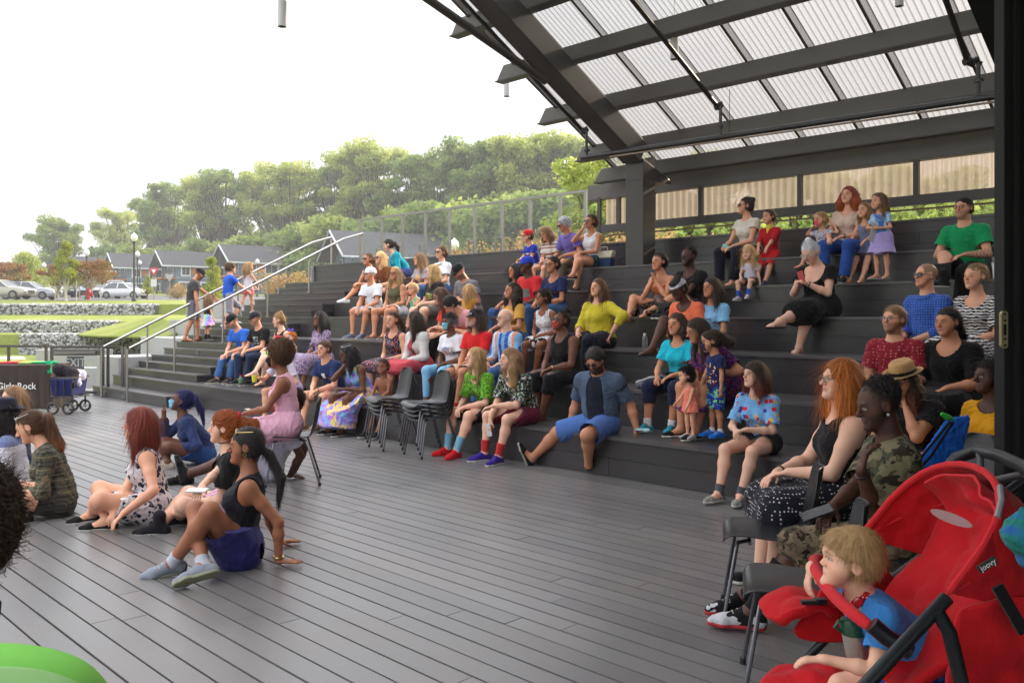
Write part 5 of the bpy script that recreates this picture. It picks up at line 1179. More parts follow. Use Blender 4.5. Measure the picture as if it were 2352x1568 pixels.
person('bare-chested boy half hidden behind the stacked chairs', bench(886, 1, .16), 240, s=.66, head=(12, 4), skin='brown', hair=('short', 'brown', dict(curl=.4)), bot=('shorts', T_('camo', (50, 50, 110), (220, 200, 60), s=1.4)), shoe=('sneaker', BLK))
# second tier
person('woman with pulled-back brown hair in black floral sleeveless dress', bench(918, 2), 230, fem=True, lean=14, head=(4, 0), **LP, bw=1.1, skin='light', hair=('pony', 'brown'), top=('tank', T_('floral', (30, 30, 40), (190, 70, 80), (150, 160, 170), s=1.5)), bot=('skirt', T_('floral', (30, 30, 40), (190, 70, 80), (150, 160, 170), s=1.5), dict(len=1.1)), shoe=('flat', BLK))
person('woman in white cardigan over a coral red dress', bench(968, 2), 222, fem=True, lean=12, head=(-38, 0), **LP, skin='light', hair=('long', 'dark'), top=('dress', T_('dots', (196, 72, 84), (170, 50, 66))), bot=('skirt', T_('dots', (196, 72, 84), (170, 50, 66)), dict(len=1.1)), shoe=('flat', BLK), acc=(('cardigan', S_(214, 212, 208)),))
person('woman in light blue face mask and white printed tee', bench(1048, 2), 228, fem=True, s=.96, bw=1.12, lean=12, head=(-8, -3), **LP, skin='dark', hair=('short', 'black', dict(thick=1, curl=.3, vol=.012, tip='grey')), top=('tee', T_('solid', (228, 226, 232))), bot=('leggings', S_(130, 186, 224)), shoe=('sneaker', GREY), acc=(('mask', S_(120, 196, 222)), ('patch', T_('tiedye', (235, 90, 90), (240, 180, 60), (90, 150, 220), (190, 90, 190), s=4), .22, .12, -.05)))
person('man in bright red tee and black ball cap, grey moustache', bench(1108, 2), 226, bw=1.12, lean=12, head=(-6, 2), RH=(.06, .36, .17), LH=(-.03, .34, .20), hcurl=.9, skin='olive', hair=('bob', 'dark', dict(len=.10)), beard=('grey', .45), top=('tee', S_(214, 34, 38)), bot=('shorts', S_(206, 200, 190)), shoe=('sneaker', S_(206, 34, 44)), RF=(.18, .56, -.32), LF=(.02, .44, -.32), acc=(('cap', S_(24, 22, 24), None or S_(24, 22, 24), False, ('SOX', .032, WPR)),))
person('bald man with glasses in blue and orange striped long-sleeved shirt', bench(1172, 2), 222, bw=1.06, lean=8, head=(-14, 2), LH=(-.10, .30, .20), RH=(.10, .30, .2), skin='fair', hair=('bald', 'grey'), top=('long', T_('vstripe', (120, 170, 220), (60, 100, 180), (200, 220, 236), (225, 140, 110), (120, 180, 225), (50, 70, 140)), dict(collar=True)), bot=('pants', JEAN), shoe=('sneaker', BLK), acc=(('glasses', GREY),))
person('woman in black camisole, dark glasses and a red patterned mask', bench(1306, 2), 224, fem=True, bw=1.35, lean=14, head=(-12, 6), RH=(.07, .36, .18), LH=(-.03, .36, .19), hcurl=.9, skin='dark', hair=('topbun', 'black', dict(curl=.6, bun=1.4)), top=('tank', BLK, dict(arm=.085, straps=1)), bot=('capri', S_(24, 24, 28)), shoe=('flip', S_(150, 60, 60)), acc=('shades', ('mask', T_('camo', (190, 60, 50), (40, 30, 30), (220, 120, 90), s=3)), ('watch', 'L', GOLD, 1)), RF=(.10, .44, -.32), LF=(-.04, .50, -.32))
# fourth tier left
person('man in white tee and white cap with elbows near his knees', bench(862, 4), 236, head=(-18, 4), lean=14, RH=(.07, .40, .14), LH=(-.09, .38, .15), skin='tan', hair=('buzz', 'grey'), top=('tee', S_(228, 230, 238)), bot=('shorts', S_(196, 198, 206)), shoe=('sneaker', S_(106, 112, 130)), acc=(('cap', S_(226, 226, 232)),))
person('blonde woman in olive sleeveless top and white shorts', bench(915, 4), 232, fem=True, bw=1.08, head=(12, 2), lean=8, **LP, skin='tan', hair=('long', 'dblond', dict(tip='blond')), top=('tank', S_(92, 88, 62)), bot=('shorts', S_(222, 222, 226), dict(len=.6)), shoe=('flat', S_(120, 84, 66)), acc=('glasses',))
person('small boy in mint tank top eating with both hands', bench(954, 4, .13), 240, s=.58, hs=.84, head=(-10, -2), RH=(.05, .22, .50), LH=(-.04, .22, .50), skin='light', hair=('short', 'blond', dict(fringe=.012)), top=('tank', S_(140, 222, 180)), bot=('shorts', KHA), shoe=('sneaker', GREY))
person('woman with blonde waves in black graphic tee and grey shorts', bench(1010, 4), 218, fem=True, bw=1.32, lean=14, head=(-50, 0), RH=(.12, .34, .20), LH=(-.05, .34, .22), skin='fair', hair=('shoulder', 'blond', dict(curl=.35)), top=('tee', S_(40, 38, 42)), bot=('shorts', S_(112, 106, 100)), shoe=('sneaker', GREY), acc=(('glasses',), ('patch', T_('tiedye', (120, 200, 110), (210, 210, 90), (60, 120, 90), (200, 90, 130), s=4), .2, .11, -.04)))
person('bearded man in grey tee and black cap cradling a baby', bench(1086, 4), 224, bw=1.1, lean=20, head=(-12, -34), RH=(.10, .22, .30), LH=(-.06, .28, .26), skin='light', hair=('buzz', 'dark'), beard=('dark', .7), top=('tee', S_(124, 120, 128)), bot=('shorts', KHA), shoe=('sneaker', GREY), acc=('shades', ('cap', S_(34, 34, 38), S_(34, 34, 38), False, ('LEWIS', .022, plain('pink_print', (.5, .12, .2), .6)))))
person('baby in tan outfit held against the grey-shirted man', onD(1052, Dk(4) + .10, 1.76), 235, s=.40, hs=.70, lean=-8, head=(20, 10), skin='light', hair=('buzz', 'dblond'), top=('tee', S_(188, 140, 112)), bot=('pants', S_(188, 140, 112)), RH=(.2, .2, .3), LH=(-.2, .2, .3), RF=(.12, .4, -.1), LF=(-.12, .4, -.1))
person('blond toddler in mustard top standing with back turned', onD(1074, Dk(3) + .55, 1.2), 55, s=.50, hs=.78, pose='stand', head=(5, 0), skin='fair', hair=('bob', 'blond', dict(len=.08)), top=('tee', S_(206, 160, 62)), bot=('shorts', S_(206, 160, 62)), shoe=('sneaker', WHT), RH=(.26, .2, .85), LH=(-.34, .05, .8))
person('woman in vivid orange-red blouse with long brown hair', bench(1048, 3), 205, fem=True, bw=1.2, lean=20, head=(-12, -24), RH=(.06, .38, .22), LH=(-.03, .34, .24), skin='light', hair=('long', 'brown', dict(tip='auburn')), top=('tee', S_(236, 60, 30)), bot=('pants', BLK), shoe=('flat', BLK), acc=('glasses', ('watch', 'L', WHT)))
person('dark-haired man in pale pink tee bent over his phone', bench(1100, 3), 218, lean=44, head=(-10, -46), RH=(.05, .44, .20), LH=(-.04, .44, .21), skin='light', hair=('short', 'black', dict(thick=1, vol=.006)), top=('tee', S_(222, 160, 160)), bot=('shorts', KHA), shoe=('sneaker', GREY))
person('teenager with long dark curls in mustard yellow tee', bench(1188, 3), 214, fem=True, bw=1.05, lean=10, head=(-4, 8), **KN, skin='olive', hair=('curlylong', 'dark'), top=('tee', S_(204, 154, 72)), bot=('pants', JEAN), shoe=('sneaker', WHT))
person('girl in white floral sundress with lanyard', bench(1262, 3, .16), 226, s=.86, fem=True, lean=16, head=(-16, 6), **LP, skin='brown', hair=('bun', 'dark', dict(curl=.6, vol=.01, at=(0, -.09, .03))), top=('tank', T_('floral', (226, 222, 224), (160, 150, 160), s=2), dict(straps=1)), bot=('skirt', T_('floral', (226, 222, 224), (160, 150, 160), s=2), dict(len=.8)), shoe=('sandal', S_(190, 120, 130)), acc=(('necklace', plain('pink_ribbon', (.7, .4, .45), .6), .14),))
person('woman in chartreuse blouse with very long straight brown hair', bench(1378, 3), 226, fem=True, bw=1.38, lean=4, head=(-4, 6), LH=(-.30, .14, .20), RH=(.12, .30, .2), le=(-1, .1, .1), skin='light', hair=('vlong', 'brown', dict(w=.03, len=.42, front=1)), top=('long', S_(202, 186, 52), dict(slv=1.5)), bot=('pants', S_(26, 28, 42)), shoe=('sneaker', BLK))
person('girl with long black hair peeking from behind the red-shirted man', bench(1192, 4, .42), 215, fem=True, s=.93, head=(0, 0), skin='olive', hair=('long', 'black'), top=('tee', S_(214, 170, 186)), bot=('pants', JEAN), shoe=('sneaker', BLK))
person('man in blue cap and red tee with a grey print', bench(1226, 4), 222, bw=1.1, head=(-22, -3), lean=12, **LP, skin='deep', hair=('buzz', 'black'), top=('tee', S_(206, 44, 48)), bot=('shorts', S_(40, 44, 84)), shoe=('sneaker', BLK), acc=(('cap', S_(48, 70, 190), S_(48, 70, 190)), ('patch', plain('grey_print', (.16, .2, .2), .7), .15, .13, -.06)))
person('woman in navy short-sleeved blouse and jeans with glasses', bench(1278, 4), 226, fem=True, head=(-4, -4), lean=6, RH=(.10, .36, .2), LH=(-.03, .30, .2), skin='olive', hair=('bun', 'dark'), top=('tee', S_(36, 44, 84), dict(neck=.7)), bot=('pants', JEAN), shoe=('sneaker', BLK), acc=(('glasses',), ('necklace', GOLD, .08)))
# fifth tier left
person('woman in grey tank and sunglasses with a white sneaker crossed', bench(862, 5), 232, fem=True, head=(-6, 2), lean=20, RF=(.02, .74, -.06), LF=(-.05, .46, -.32), rk=(0, .4, 1), RH=(.06, .46, .24), LH=(-.03, .44, .24), skin='tan', hair=('pony', 'brown'), top=('tank', S_(96, 86, 90)), bot=('shorts', S_(80, 74, 70), dict(len=.6)), shoe=('sneaker', WHT), acc=('shades',))
person('person with swept blond hair in rust brown shirt and sunglasses', bench(895, 5), 230, head=(-4, 0), lean=24, RH=(.05, .40, .16), LH=(-.1, .38, .2), skin='light', hair=('bob', 'blond', dict(len=.06)), top=('tee', S_(122, 70, 42)), bot=('shorts', S_(120, 104, 90), dict(len=.7)), shoe=('sneaker', BLK), acc=('shades',))
person('woman in teal cardigan leaning forward on the sixth tier', bench(930, 6), 205, fem=True, head=(-20, -18), lean=34, RH=(.05, .42, .14), LH=(-.06, .4, .16), skin='fair', hair=('pony', 'dark'), top=('long', S_(24, 150, 168)), bot=('shorts', T_('denim', (50, 64, 120)), dict(len=.5)), shoe=('sneaker', GREY))
person('girl with chestnut bob in grey printed tee', bench(978, 5), 225, s=.88, fem=True, head=(-25, -4), lean=16, RH=(.12, .40, .20), LH=(-.02, .34, .2), skin='light', hair=('bob', 'lbrown', dict(tip='dblond')), top=('tee', S_(170, 160, 170)), bot=('shorts', S_(150, 130, 130), dict(len=.6)), shoe=('sneaker', WHT), acc=(('patch', T_('tiedye', (220, 120, 90), (230, 190, 90), (120, 150, 190), s=4), .14, .12, -.03),))
person('woman in crisp white shirt and black sunglasses with dark fringe', bench(1016, 5), 226, fem=True, head=(-4, 2), lean=2, **LP, skin='light', hair=('bun', 'brown', dict(fringe=.016)), top=('tee', S_(224, 226, 230), dict(collar=True, neck=.4)), bot=('pants', JEAN), shoe=('sneaker', WHT), acc=('shades',))
# top, by the column
person('boy in red cap and blue sports jersey', bench(1230, 6, .15), 212, s=.78, head=(-12, -6), lean=18, RH=(.08, .40, .22), LH=(-.02, .38, .26), skin='light', hair=('short', 'brown'), top=('tee', S_(38, 56, 160)), bot=('shorts', S_(196, 188, 190)), shoe=('sneaker', GREY), acc=(('cap', S_(206, 28, 44), S_(206, 28, 44)), ('patch', WPR, .16, .03, -.01)))
person('girl in brown and white striped tee looking down', bench(1270, 6, .15), 222, s=.84, fem=True, head=(-6, -30), lean=12, **LP, skin='light', hair=('bob', 'lbrown', dict(len=.1)), top=('tee', T_('hstripe', (222, 210, 202), (150, 116, 104), (220, 214, 210), s=1.3)), bot=('shorts', S_(196, 186, 180), dict(len=.6)), shoe=('sneaker', GREY))
person('grey-haired man in purple polo and sunglasses looking down', bench(1322, 6), 218, head=(-16, -20), lean=20, **KN, skin='tan', hair=('short', 'silver', dict(back=1, vol=.006)), top=('polo', S_(112, 98, 176), dict(collar=True)), bot=('pants', S_(100, 90, 76)), shoe=('sneaker', S_(80, 60, 46)), acc=('shades',))
person('woman in white tank top covering her mouth, teal mirrored sunglasses', bench(1362, 6), 222, fem=True, head=(-12, 0), lean=4, **XR, RH=(.04, .20, .64), LH=(-.04, .34, .24), re_=(.7, .3, -1), skin='tan', hair=('bun', 'brown'), top=('tank', S_(226, 226, 234)), bot=('shorts', T_('floral', (30, 50, 60), (60, 140, 140), s=1.5), dict(len=.5)), shoe=('flat', BLK), acc=(('shades', M_frame, plain('teal_lens', (.02, .16, .17), .08)),), fdir=dict(R=(-.1, -.3, 1)))
# ---- centre bottom
person('person in bright green leafy shirt, pale blue socks and red sneakers', bench(1124, 1), 222, fem=True, bust=.4, bw=1.06, head=(-16, 4), **CL, skin='fair', hair=('shoulder', 'dblond', dict(w=.024)), top=('tee', T_('floral', (96, 170, 46), (40, 92, 30), (170, 206, 70), (46, 70, 24), s=1.7), dict(neck=.9, collar=True, slv=.85)), bot=('shorts', BLK), shoe=('sneaker', S_(212, 26, 36), S_(190, 20, 30)), sock=(S_(130, 182, 206), .17), RF=(.16, .50, -.32), LF=(-.08, .56, -.32))
person('long curly haired man in dark floral shirt and maroon shorts', bench(1210, 1), 222, head=(-22, 0), lean=26, RH=(.10, .46, .06), LH=(.04, .46, .22), skin='fair', hair=('curlylong', 'lbrown', dict(tip='dblond', len=.16)), beard=('brown', .35), top=('tee', T_('floral', (26, 28, 40), (200, 206, 210), (70, 110, 80), (160, 150, 90), s=1.5), dict(neck=1.0, collar=True, slv=.85)), bot=('shorts', S_(104, 24, 50)), shoe=('sneaker', S_(62, 36, 140)), sock=(T_('band', (36, 38, 66), (36, 38, 66), (190, 50, 50)), .15), RF=(.20, .46, -.32), LF=(-.08, .50, -.32), fdir=dict(R=(0, .2, -1)))
person('bearded man in open denim shirt and blue shorts, legs stretched out', bench(1380, 1, .16), 240, bw=1.28, lean=6, head=(-2, -30), RH=(.38, -.04, .05), LH=(-.38, -.04, .05), le=(-.5, -1, 0), re_=(.5, -1, 0), skin='tan', hair=('short', 'black', dict(vol=.004, back=1, thick=1)), beard=('black', .95), top=('tee', S_(30, 34, 48), dict(loose=.012, slv=.3)), bot=('shorts', S_(76, 112, 176), dict(len=.92, loose=1.1, t=.015)), shoe=('slip', BLK, plain('pale_sole', (.42, .40, .32), .7)), RF=onz(1222, 1052, .08), LF=onz(1352, 1068, .09), rk=(.5, 0, 1), lk=(-.3, 0, 1), fdir=dict(fR=(.25, .35, .9), fL=(-.15, .3, .95)), acc=('shades', ('cardigan', T_('denim', (70, 84, 104)), -1, -.06, .10)))
# ---- right side
person('woman with hands pressed to her mouth, sitting cross-legged', bench(1535, 4, .50), 222, fem=True, pose='floor', lean=20, head=(-8, 0), RH=(.03, .30, .46), LH=(-.03, .30, .46), re_=(.6, .2, -1), le=(-.6, .2, -1), skin='tan', hair=('bun', 'black'), top=('tank', T_('floral', (200, 110, 70), (60, 120, 60), (40, 30, 30), s=1.4), dict(strapless=1)), bot=('pants', T_('floral', (40, 34, 44), (200, 110, 70), (60, 120, 60), s=1.6)), RF=(.25, .52, .0), LF=(.05, .40, .05), fdir=dict(R=(-.3, .1, 1), L=(.3, .1, 1)))
person('bearded man in black v-neck tee with purple-tinted glasses', bench(1594, 4, .42), 222, pose='floor', lean=10, head=(-8, -2), RH=(.16, .36, .14), LH=(.04, .40, .16), skin='deep', hair=('afro', 'black', dict(vol=-.028)), beard=('black', .8), top=('tee', BLK, dict(neck=.8)), bot=('pants', S_(26, 26, 30)), shoe=('sneaker', BLK), acc=('glasses',), RF=(.02, .50, .05), LF=(.2, .46, .05))
person('woman in orange outfit and grey patterned headband looking down', bench(1592, 3), 220, fem=True, bw=1.1, head=(-10, -30), lean=18, **LP, skin='deep', hair=('topbun', 'black'), top=('tee', S_(240, 120, 84), dict(neck=.8)), bot=('shorts', S_(236, 116, 76), dict(len=.75)), shoe=('flip', S_(50, 50, 54)), RF=at(1497, 802, 9.75), LF=(-.10, .40, -.32), rk=(.2, .3, 1), acc=(('headband', T_('dots', (190, 188, 196), (110, 108, 116))), ('headshades', M_frame, M_lens)))
person('girl in sky blue tee with long brown hair over her shoulder', bench(1640, 3), 222, fem=True, s=.95, head=(-10, 0), lean=4, **LP, skin='olive', hair=('long', 'dark', dict(tip='brown')), top=('tee', S_(134, 186, 226)), bot=('shorts', DJEAN, dict(len=.6)), shoe=('sneaker', WHT), acc=(('print', 'Champion', .035, plain('navy_print', (.03, .04, .12), .6), -.03),))
person('woman in turquoise top, navy capris and turquoise sneakers', bench(1570, 2), 226, fem=True, bw=1.12, s=.95, head=(-8, -3), lean=12, RH=(.11, .36, .18), LH=(-.08, .36, .20), skin='tan', hair=('shoulder', 'dark', dict(curl=.4, len=.14)), top=('tee', S_(34, 184, 208), dict(neck=.5)), bot=('capri', S_(28, 34, 60)), shoe=('sneaker', S_(40, 160, 182)), sock=(WHT, .07), RF=(.14, .50, -.34), LF=(-.12, .42, -.34))
person('woman in dark purple floral dress bending towards the toddler', bench(1668, 2, .08), 205, fem=True, bw=1.22, lean=34, head=(-14, -18), RH=onD(1598, 7.22, .98), LH=onD(1640, 7.3, 1.05), skin='tan', hair=('shoulder', 'dark'), top=('short', T_('floral', (44, 26, 62), (170, 40, 70), (80, 50, 150), s=2.2)), bot=('skirt', T_('floral', (44, 26, 62), (170, 40, 70), (80, 50, 150), s=2.2), dict(len=1.5)), shoe=('flat', BLK))
person('boy in navy lettered tee and blue camo shorts standing on the tier', onD(1645, 7.22, .4), 196, s=.60, hs=.84, pose='stand', head=(-18, -10), lean=3, skin='tan', hair=('pony', 'dark', dict(len=.06, at=(0, -.10, .06))), top=('tee', S_(32, 40, 84)), bot=('shorts', T_('camo', (40, 70, 190), (130, 220, 120), (30, 40, 110), s=2), dict(len=1.0)), shoe=('sneaker', S_(30, 110, 200), S_(40, 120, 190)), sock=(WHT, .06), acc=(('mask', S_(40, 48, 80)), ('patch', T_('squares', (32, 40, 84), (230, 190, 60), (220, 70, 60), (220, 220, 230), s=2.2), .18, .2, -.08)), RH=(.16, .28, .62))
person('toddler in coral romper with a tiny top knot', onD(1586, 7.08, .4), 205, s=.385, hs=.70, bw=1.2, pose='stand', fem=True, head=(-20, -4), skin='light', hair=('topbun', 'black', dict(bun=.8, curl=.5)), top=('tank', T_('dots', (240, 130, 110), (250, 180, 160)), dict(hem=-.1)), bot=('skirt', T_('dots', (240, 130, 110), (250, 180, 160)), dict(len=.45, flare=.08)), shoe=('sneaker', S_(180, 170, 176)), RH=(.22, .28, .95), LH=(-.20, .28, .80))
person('girl in sky blue tee with red and yellow squares, checked slip-ons', bench(1752, 1), 226, fem=True, s=.92, head=(-24, 2), lean=16, RH=(.07, .40, .24), LH=(-.03, .38, .25), hcurl=1.1, skin='fair', hair=('bob', 'dark', dict(tip='auburn', fringe=.026, len=.12)), top=('tee', T_('squares', (120, 176, 226), (206, 50, 60), (236, 190, 70), (70, 60, 150), s=1.1), dict(slv=.8)), bot=('shorts', BLK, dict(len=.45)), shoe=('slip', T_('check', (170, 168, 160), (100, 100, 96), s=2)), sock=(S_(84, 84, 90), .08), RF=(.15, .56, -.34), LF=(-.05, .52, -.34))
# top right
person('woman in cream tee and black trousers, dark hair in a high bun', bench(1722, 6), 212, fem=True, head=(-34, 4), lean=8, RH=(.12, .36, .20), LH=(-.02, .36, .18), skin='light', hair=('topbun', 'dark', dict(at=(0, -.09, .10))), top=('tee', S_(216, 208, 196), dict(slv=.35)), bot=('pants', S_(26, 28, 40)), shoe=('sandal', S_(90, 56, 40)), acc=('shades', ('necklace', GOLD, .10)))
person('boy dressed in red with a yellow neckerchief', bench(1770, 6, .15), 226, s=.72, hs=.86, head=(-14, -2), lean=4, RH=(.10, .30, .18), LH=(-.12, .36, .2), skin='light', hair=('short', 'dark'), top=('tee', S_(176, 28, 36), dict(slv=1.2)), bot=('shorts', S_(206, 30, 36)), shoe=('sneaker', S_(50, 60, 90)), acc=(('bandana', S_(216, 206, 76)),))
person('small blonde girl in white tee with bright blue socks', bench(1724, 5, .10), 232, s=.54, hs=.80, fem=True, head=(-8, -10), skin='fair', hair=('bob', 'blond', dict(fringe=.018, len=.14)), top=('tee', S_(216, 210, 226)), bot=('shorts', S_(70, 70, 76), dict(len=.6)), shoe=('sneaker', S_(196, 180, 190)), sock=(S_(48, 90, 200), .16), RF=(.14, .38, -.28), LF=(-.10, .42, -.24), LH=(-.26, .05, .05))
person('toddler in floral tee and coral mask with both arms raised', bench(1892, 6, .12), 215, s=.60, hs=.82, fem=True, head=(-14, -4), skin='light', hair=('bun', 'dblond'), top=('tee', T_('floral', (200, 200, 210), (150, 70, 110), (60, 90, 150), s=2.4)), bot=('shorts', S_(190, 150, 170), dict(len=.6)), shoe=('sandal', S_(190, 90, 60)), acc=(('mask', S_(226, 92, 104)),), RH=(.22, .12, .62), LH=(-.26, .02, .66), re_=(1, 0, -.2), le=(-1, 0, -.1), RF=(.22, .46, -.2))
person('woman with big auburn curls in beige v-neck tee and jeans', bench(1952, 6), 226, fem=True, head=(-6, 4), lean=4, RH=(.12, .36, .2), LH=(-.02, .30, .22), skin='light', hair=('curlylong', 'auburn', dict(len=.08, tip='red')), top=('tee', S_(214, 186, 170), dict(neck=.6)), bot=('pants', T_('denim', (40, 72, 140))), shoe=('sneaker', BLK), acc=(('watch', 'L', M_frame),))
person('girl with very long wavy hair in denim pinafore and gold sandals', bench(1992, 6, .13), 222, s=.70, hs=.84, fem=True, head=(-12, 0), **KN, skin='light', hair=('long', 'lbrown', dict(tip='dblond', curl=.3)), top=('tank', T_('denim', (110, 120, 150))), bot=('shorts', T_('denim', (110, 120, 150)), dict(len=.6)), shoe=('sandal', S_(190, 150, 100)), acc=(('print', 'O', .06, plain('red_print', (.5, .05, .08), .6)),))
person('girl in blue tie-dye tee and lilac skirt standing with a paper', onD(2026, Dk(5) + .5, 2.0), 212, s=.62, hs=.84, fem=True, pose='stand', head=(-16, 0), skin='light', hair=('shoulder', 'lbrown', dict(tip='dblond', curl=.4, w=.03)), top=('tee', T_('tiedye', (90, 170, 220), (200, 225, 240), (50, 110, 190), (150, 140, 210))), bot=('skirt', S_(180, 164, 222), dict(len=.85, flare=.10)), shoe=('sandal', S_(190, 186, 196)), RH=(.08, .20, 1.08), LH=(-.08, .22, 1.06), re_=(1, 0, -1))
person('woman with silver top knot in black off-shoulder dress using a phone', bench(1884, 4), 220, fem=True, bw=1.26, head=(-10, -34), lean=10, RH=(.05, .34, .38), LH=(-.03, .34, .37), RF=at(1790, 738, 9.25), LF=(.0, .44, -.34), rk=(.1, .3, 1), skin='fair', hair=('topbun', 'silver', dict(tip='silver', at=(0, -.05, .13))), top=('crop', BLK, dict(neck=2.4, slv=.5)), bot=('skirt', S_(14, 14, 16), dict(len=1.25)), shoe=('sandal', BLK), acc=(('glasses', plain('clear_frame', (.6, .6, .6), .2)), ('watch', 'L', M_frame, 1)), hcurl=1.0)
person('tattooed man in emerald green tee and black trousers', bench(2222, 5), 222, bw=1.12, head=(-8, 2), lean=10, RH=(.10, .36, .28), LH=(-.10, .34, .26), RF=(-.02, .70, -.02), LF=(-.06, .42, -.34), rk=(.3, .3, 1), skin='light', hair=('short', 'dark', dict(back=1)), beard=('dark', .35), top=('tee', S_(24, 150, 90)), bot=('pants', S_(22, 22, 24)), shoe=('boot', BLK), acc=(('glasses',), 'tattoo'))
person('shaven-headed man in blue checked shirt and sunglasses', bench(2134, 3), 208, head=(-14, 4), lean=4, **LP, skin='light', hair=('buzz', 'lbrown'), beard=('orange', .35), top=('long', T_('check', (36, 66, 150), (80, 120, 200)), dict(collar=True, slv=1.5)), bot=('pants', BLK), shoe=('sneaker', BLK), acc=('shades',))
person('woman in black and white zebra print dress with turquoise earrings', bench(2250, 3), 215, fem=True, bw=1.1, head=(-14, 0), lean=6, **LP, skin='light', hair=('bun', 'dblond'), top=('tee', T_('zebra', (26, 26, 30), (226, 222, 220)), dict(neck=.9, slv=.8)), bot=('skirt', T_('zebra', (26, 26, 30), (226, 222, 220)), dict(len=1.3)), shoe=('flat', BLK), acc=(('earring', plain('turquoise', (.03, .35, .42), .4), .022),))
person('man with goatee and glasses in maroon patterned short-sleeved shirt', bench(2066, 2), 224, bw=1.18, head=(-14, 4), lean=12, **LP, skin='light', hair=('short', 'lbrown'), beard=('brown', .6), top=('polo', T_('dots', (140, 34, 48), (196, 120, 120), s=.8), dict(collar=True)), bot=('pants', DJEAN), shoe=('sneaker', BLK), acc=(('glasses', GREY),))
person('woman in scoop-neck black dress with dark hair tied back', bench(2196, 2), 214, fem=True, bw=1.42, head=(-10, -6), lean=10, RH=(.12, .36, .22), LH=(-.12, .36, .22), skin='tan', hair=('braid', 'black', dict(len=.2, over=.06)), top=('tee', S_(17, 16, 18), dict(neck=1.0, slv=.85)), bot=('skirt', S_(17, 16, 18), dict(len=1.4)), shoe=('flat', BLK))
person('long-haired person in tan straw fedora with a hand over the mouth', bench(2112, 1, .14), 222, bw=1.15, head=(-10, -16), lean=24, LH=(-.02, .28, .52), RH=(.10, .32, .2), le=(-.5, .6, -1), skin='tan', hair=('long', 'dark', dict(tip='auburn', curl=.3)), top=('tee', BLK), bot=('pants', DJEAN), shoe=('sneaker', BLK), acc=('glasses', ('fedora', T_('solid', (190, 150, 100)), BLK)), fdir=dict(L=(.2, .1, 1)))
person('woman in marigold yellow dress cut off by the black door', bench(2284, 1, .10), 212, fem=True, head=(-28, 0), lean=4, **LP, skin='deep', hair=('bun', 'black', dict(curl=.5)), top=('tee', S_(226, 160, 26), dict(neck=.6)), bot=('skirt', S_(226, 160, 26), dict(len=1.2)), shoe=('flat', BLK))
# ---- on the deck
F = dict(pose='floor', group=G3)
person('young woman with a brown ponytail in dark plaid shirt', onz(140, 1180, 0), 205, fem=True, lean=16, head=(-10, -26), RH=(.10, .34, .18), LH=(-.05, .30, .20), skin='light', hair=('pony', 'brown', dict(len=.46, w=.045, tip='red', at=(0, -.10, .03))), top=('long', T_('plaid', (92, 90, 74), (40, 42, 40), (120, 110, 84), s=1.4), dict(loose=.03)), bot=('shorts', T_('plaid', (64, 64, 58), (30, 30, 32), s=1.4), dict(len=.5)), shoe=('sneaker', BLK), acc=(('headshades', plain('clear_frame', (.6, .6, .6), .2), plain('clear_lens', (.5, .5, .55), .1)), ('earring', GOLD, .008)), **F)
person('youth in black trilby and white shirt with blue chest band', onz(38, 1150, 0), 205, s=.98, lean=10, head=(-14, 0), RH=(.14, .30, .16), LH=(-.12, .28, .14), skin='light', hair=('bob', 'black', dict(len=.05)), top=('long', T_('band', (206, 206, 216), (110, 122, 160), (206, 206, 216)), dict(collar=True)), bot=('pants', DJEAN), shoe=('sneaker', BLK), acc=(('fedora', S_(34, 34, 48), BLK), 'glasses'), **F)
person('woman with a light brown bob and glasses at the back of the floor group', onz(42, 1080, 0), 232, fem=True, lean=4, head=(0, 0), skin='fair', hair=('bob', 'lbrown'), top=('long', S_(60, 60, 84)), bot=('pants', DJEAN), shoe=('sneaker', BLK), acc=(('glasses', GREY),), **F)
person('smiling woman with dark red hair in white dress printed with black cats', onz(352, 1192, 0), 208, fem=True, bw=1.12, lean=10, head=(-14, 2), RH=onz(262, 1172, .14), LH=onz(284, 1178, .15), skin='light', hair=('bob', 'auburn', dict(len=.22, w=.05, vol=.012, tip='auburn')), top=('tank', T_('floral', (214, 208, 212), (36, 36, 60), (60, 60, 84), s=.75), dict(loose=.012, hem=-.03)), bot=('skirt', T_('floral', (214, 208, 212), (36, 36, 60), (60, 60, 84), s=.75), dict(len=.72, flare=.03)), shoe=('flat', BLK), acc=(('headband', S_(120, 84, 90)),) if False else (), RF=(-.14, .34, .06), LF=(.20, .42, .06), **F)
person('teenager with blue ponytail, surgical mask and denim blue hoodie', onz(470, 1062, 0), 208, fem=True, lean=30, head=(-14, 16), RH=(.16, .40, .50), LH=(-.10, .28, .2), re_=(.5, .3, -1), skin='dark', hair=('pony', 'blue', dict(len=.34, at=(0, -.07, .10))), top=('long', T_('denim', (38, 50, 88))), bot=('shorts', T_('denim', (40, 70, 120)), dict(len=.95)), shoe=('sneaker', S_(190, 176, 160), S_(196, 182, 160)), acc=('glasses', ('mask', S_(120, 186, 222))), fdir=dict(R=(0, 0, 1)), RF=(-.16, .40, .06), LF=(.2, .44, .06), **F)
person('red-haired young woman with choker in pink plaid pinafore', onz(548, 1205, 0), 200, fem=True, lean=10, head=(-8, 0), RH=onz(452, 1128, .36), LH=(-.04, .34, .2), skin='fair', hair=('pony', 'red', dict(len=.06, curl=.5, vol=.008, thick=1, tip='orange', at=(0, -.10, .07))), top=('tee', BLK, dict(slv=.7)), bot=('skirt', T_('plaid', (214, 150, 176), (230, 200, 214), (60, 40, 60), s=1.3), dict(len=.6)), shoe=('boot', S_(26, 24, 30)), acc=('choker', ('scrunchie', S_(200, 26, 60), (0, -.11, .08))), RF=(-.06, .56, .06), LF=(.2, .42, .06), **F)
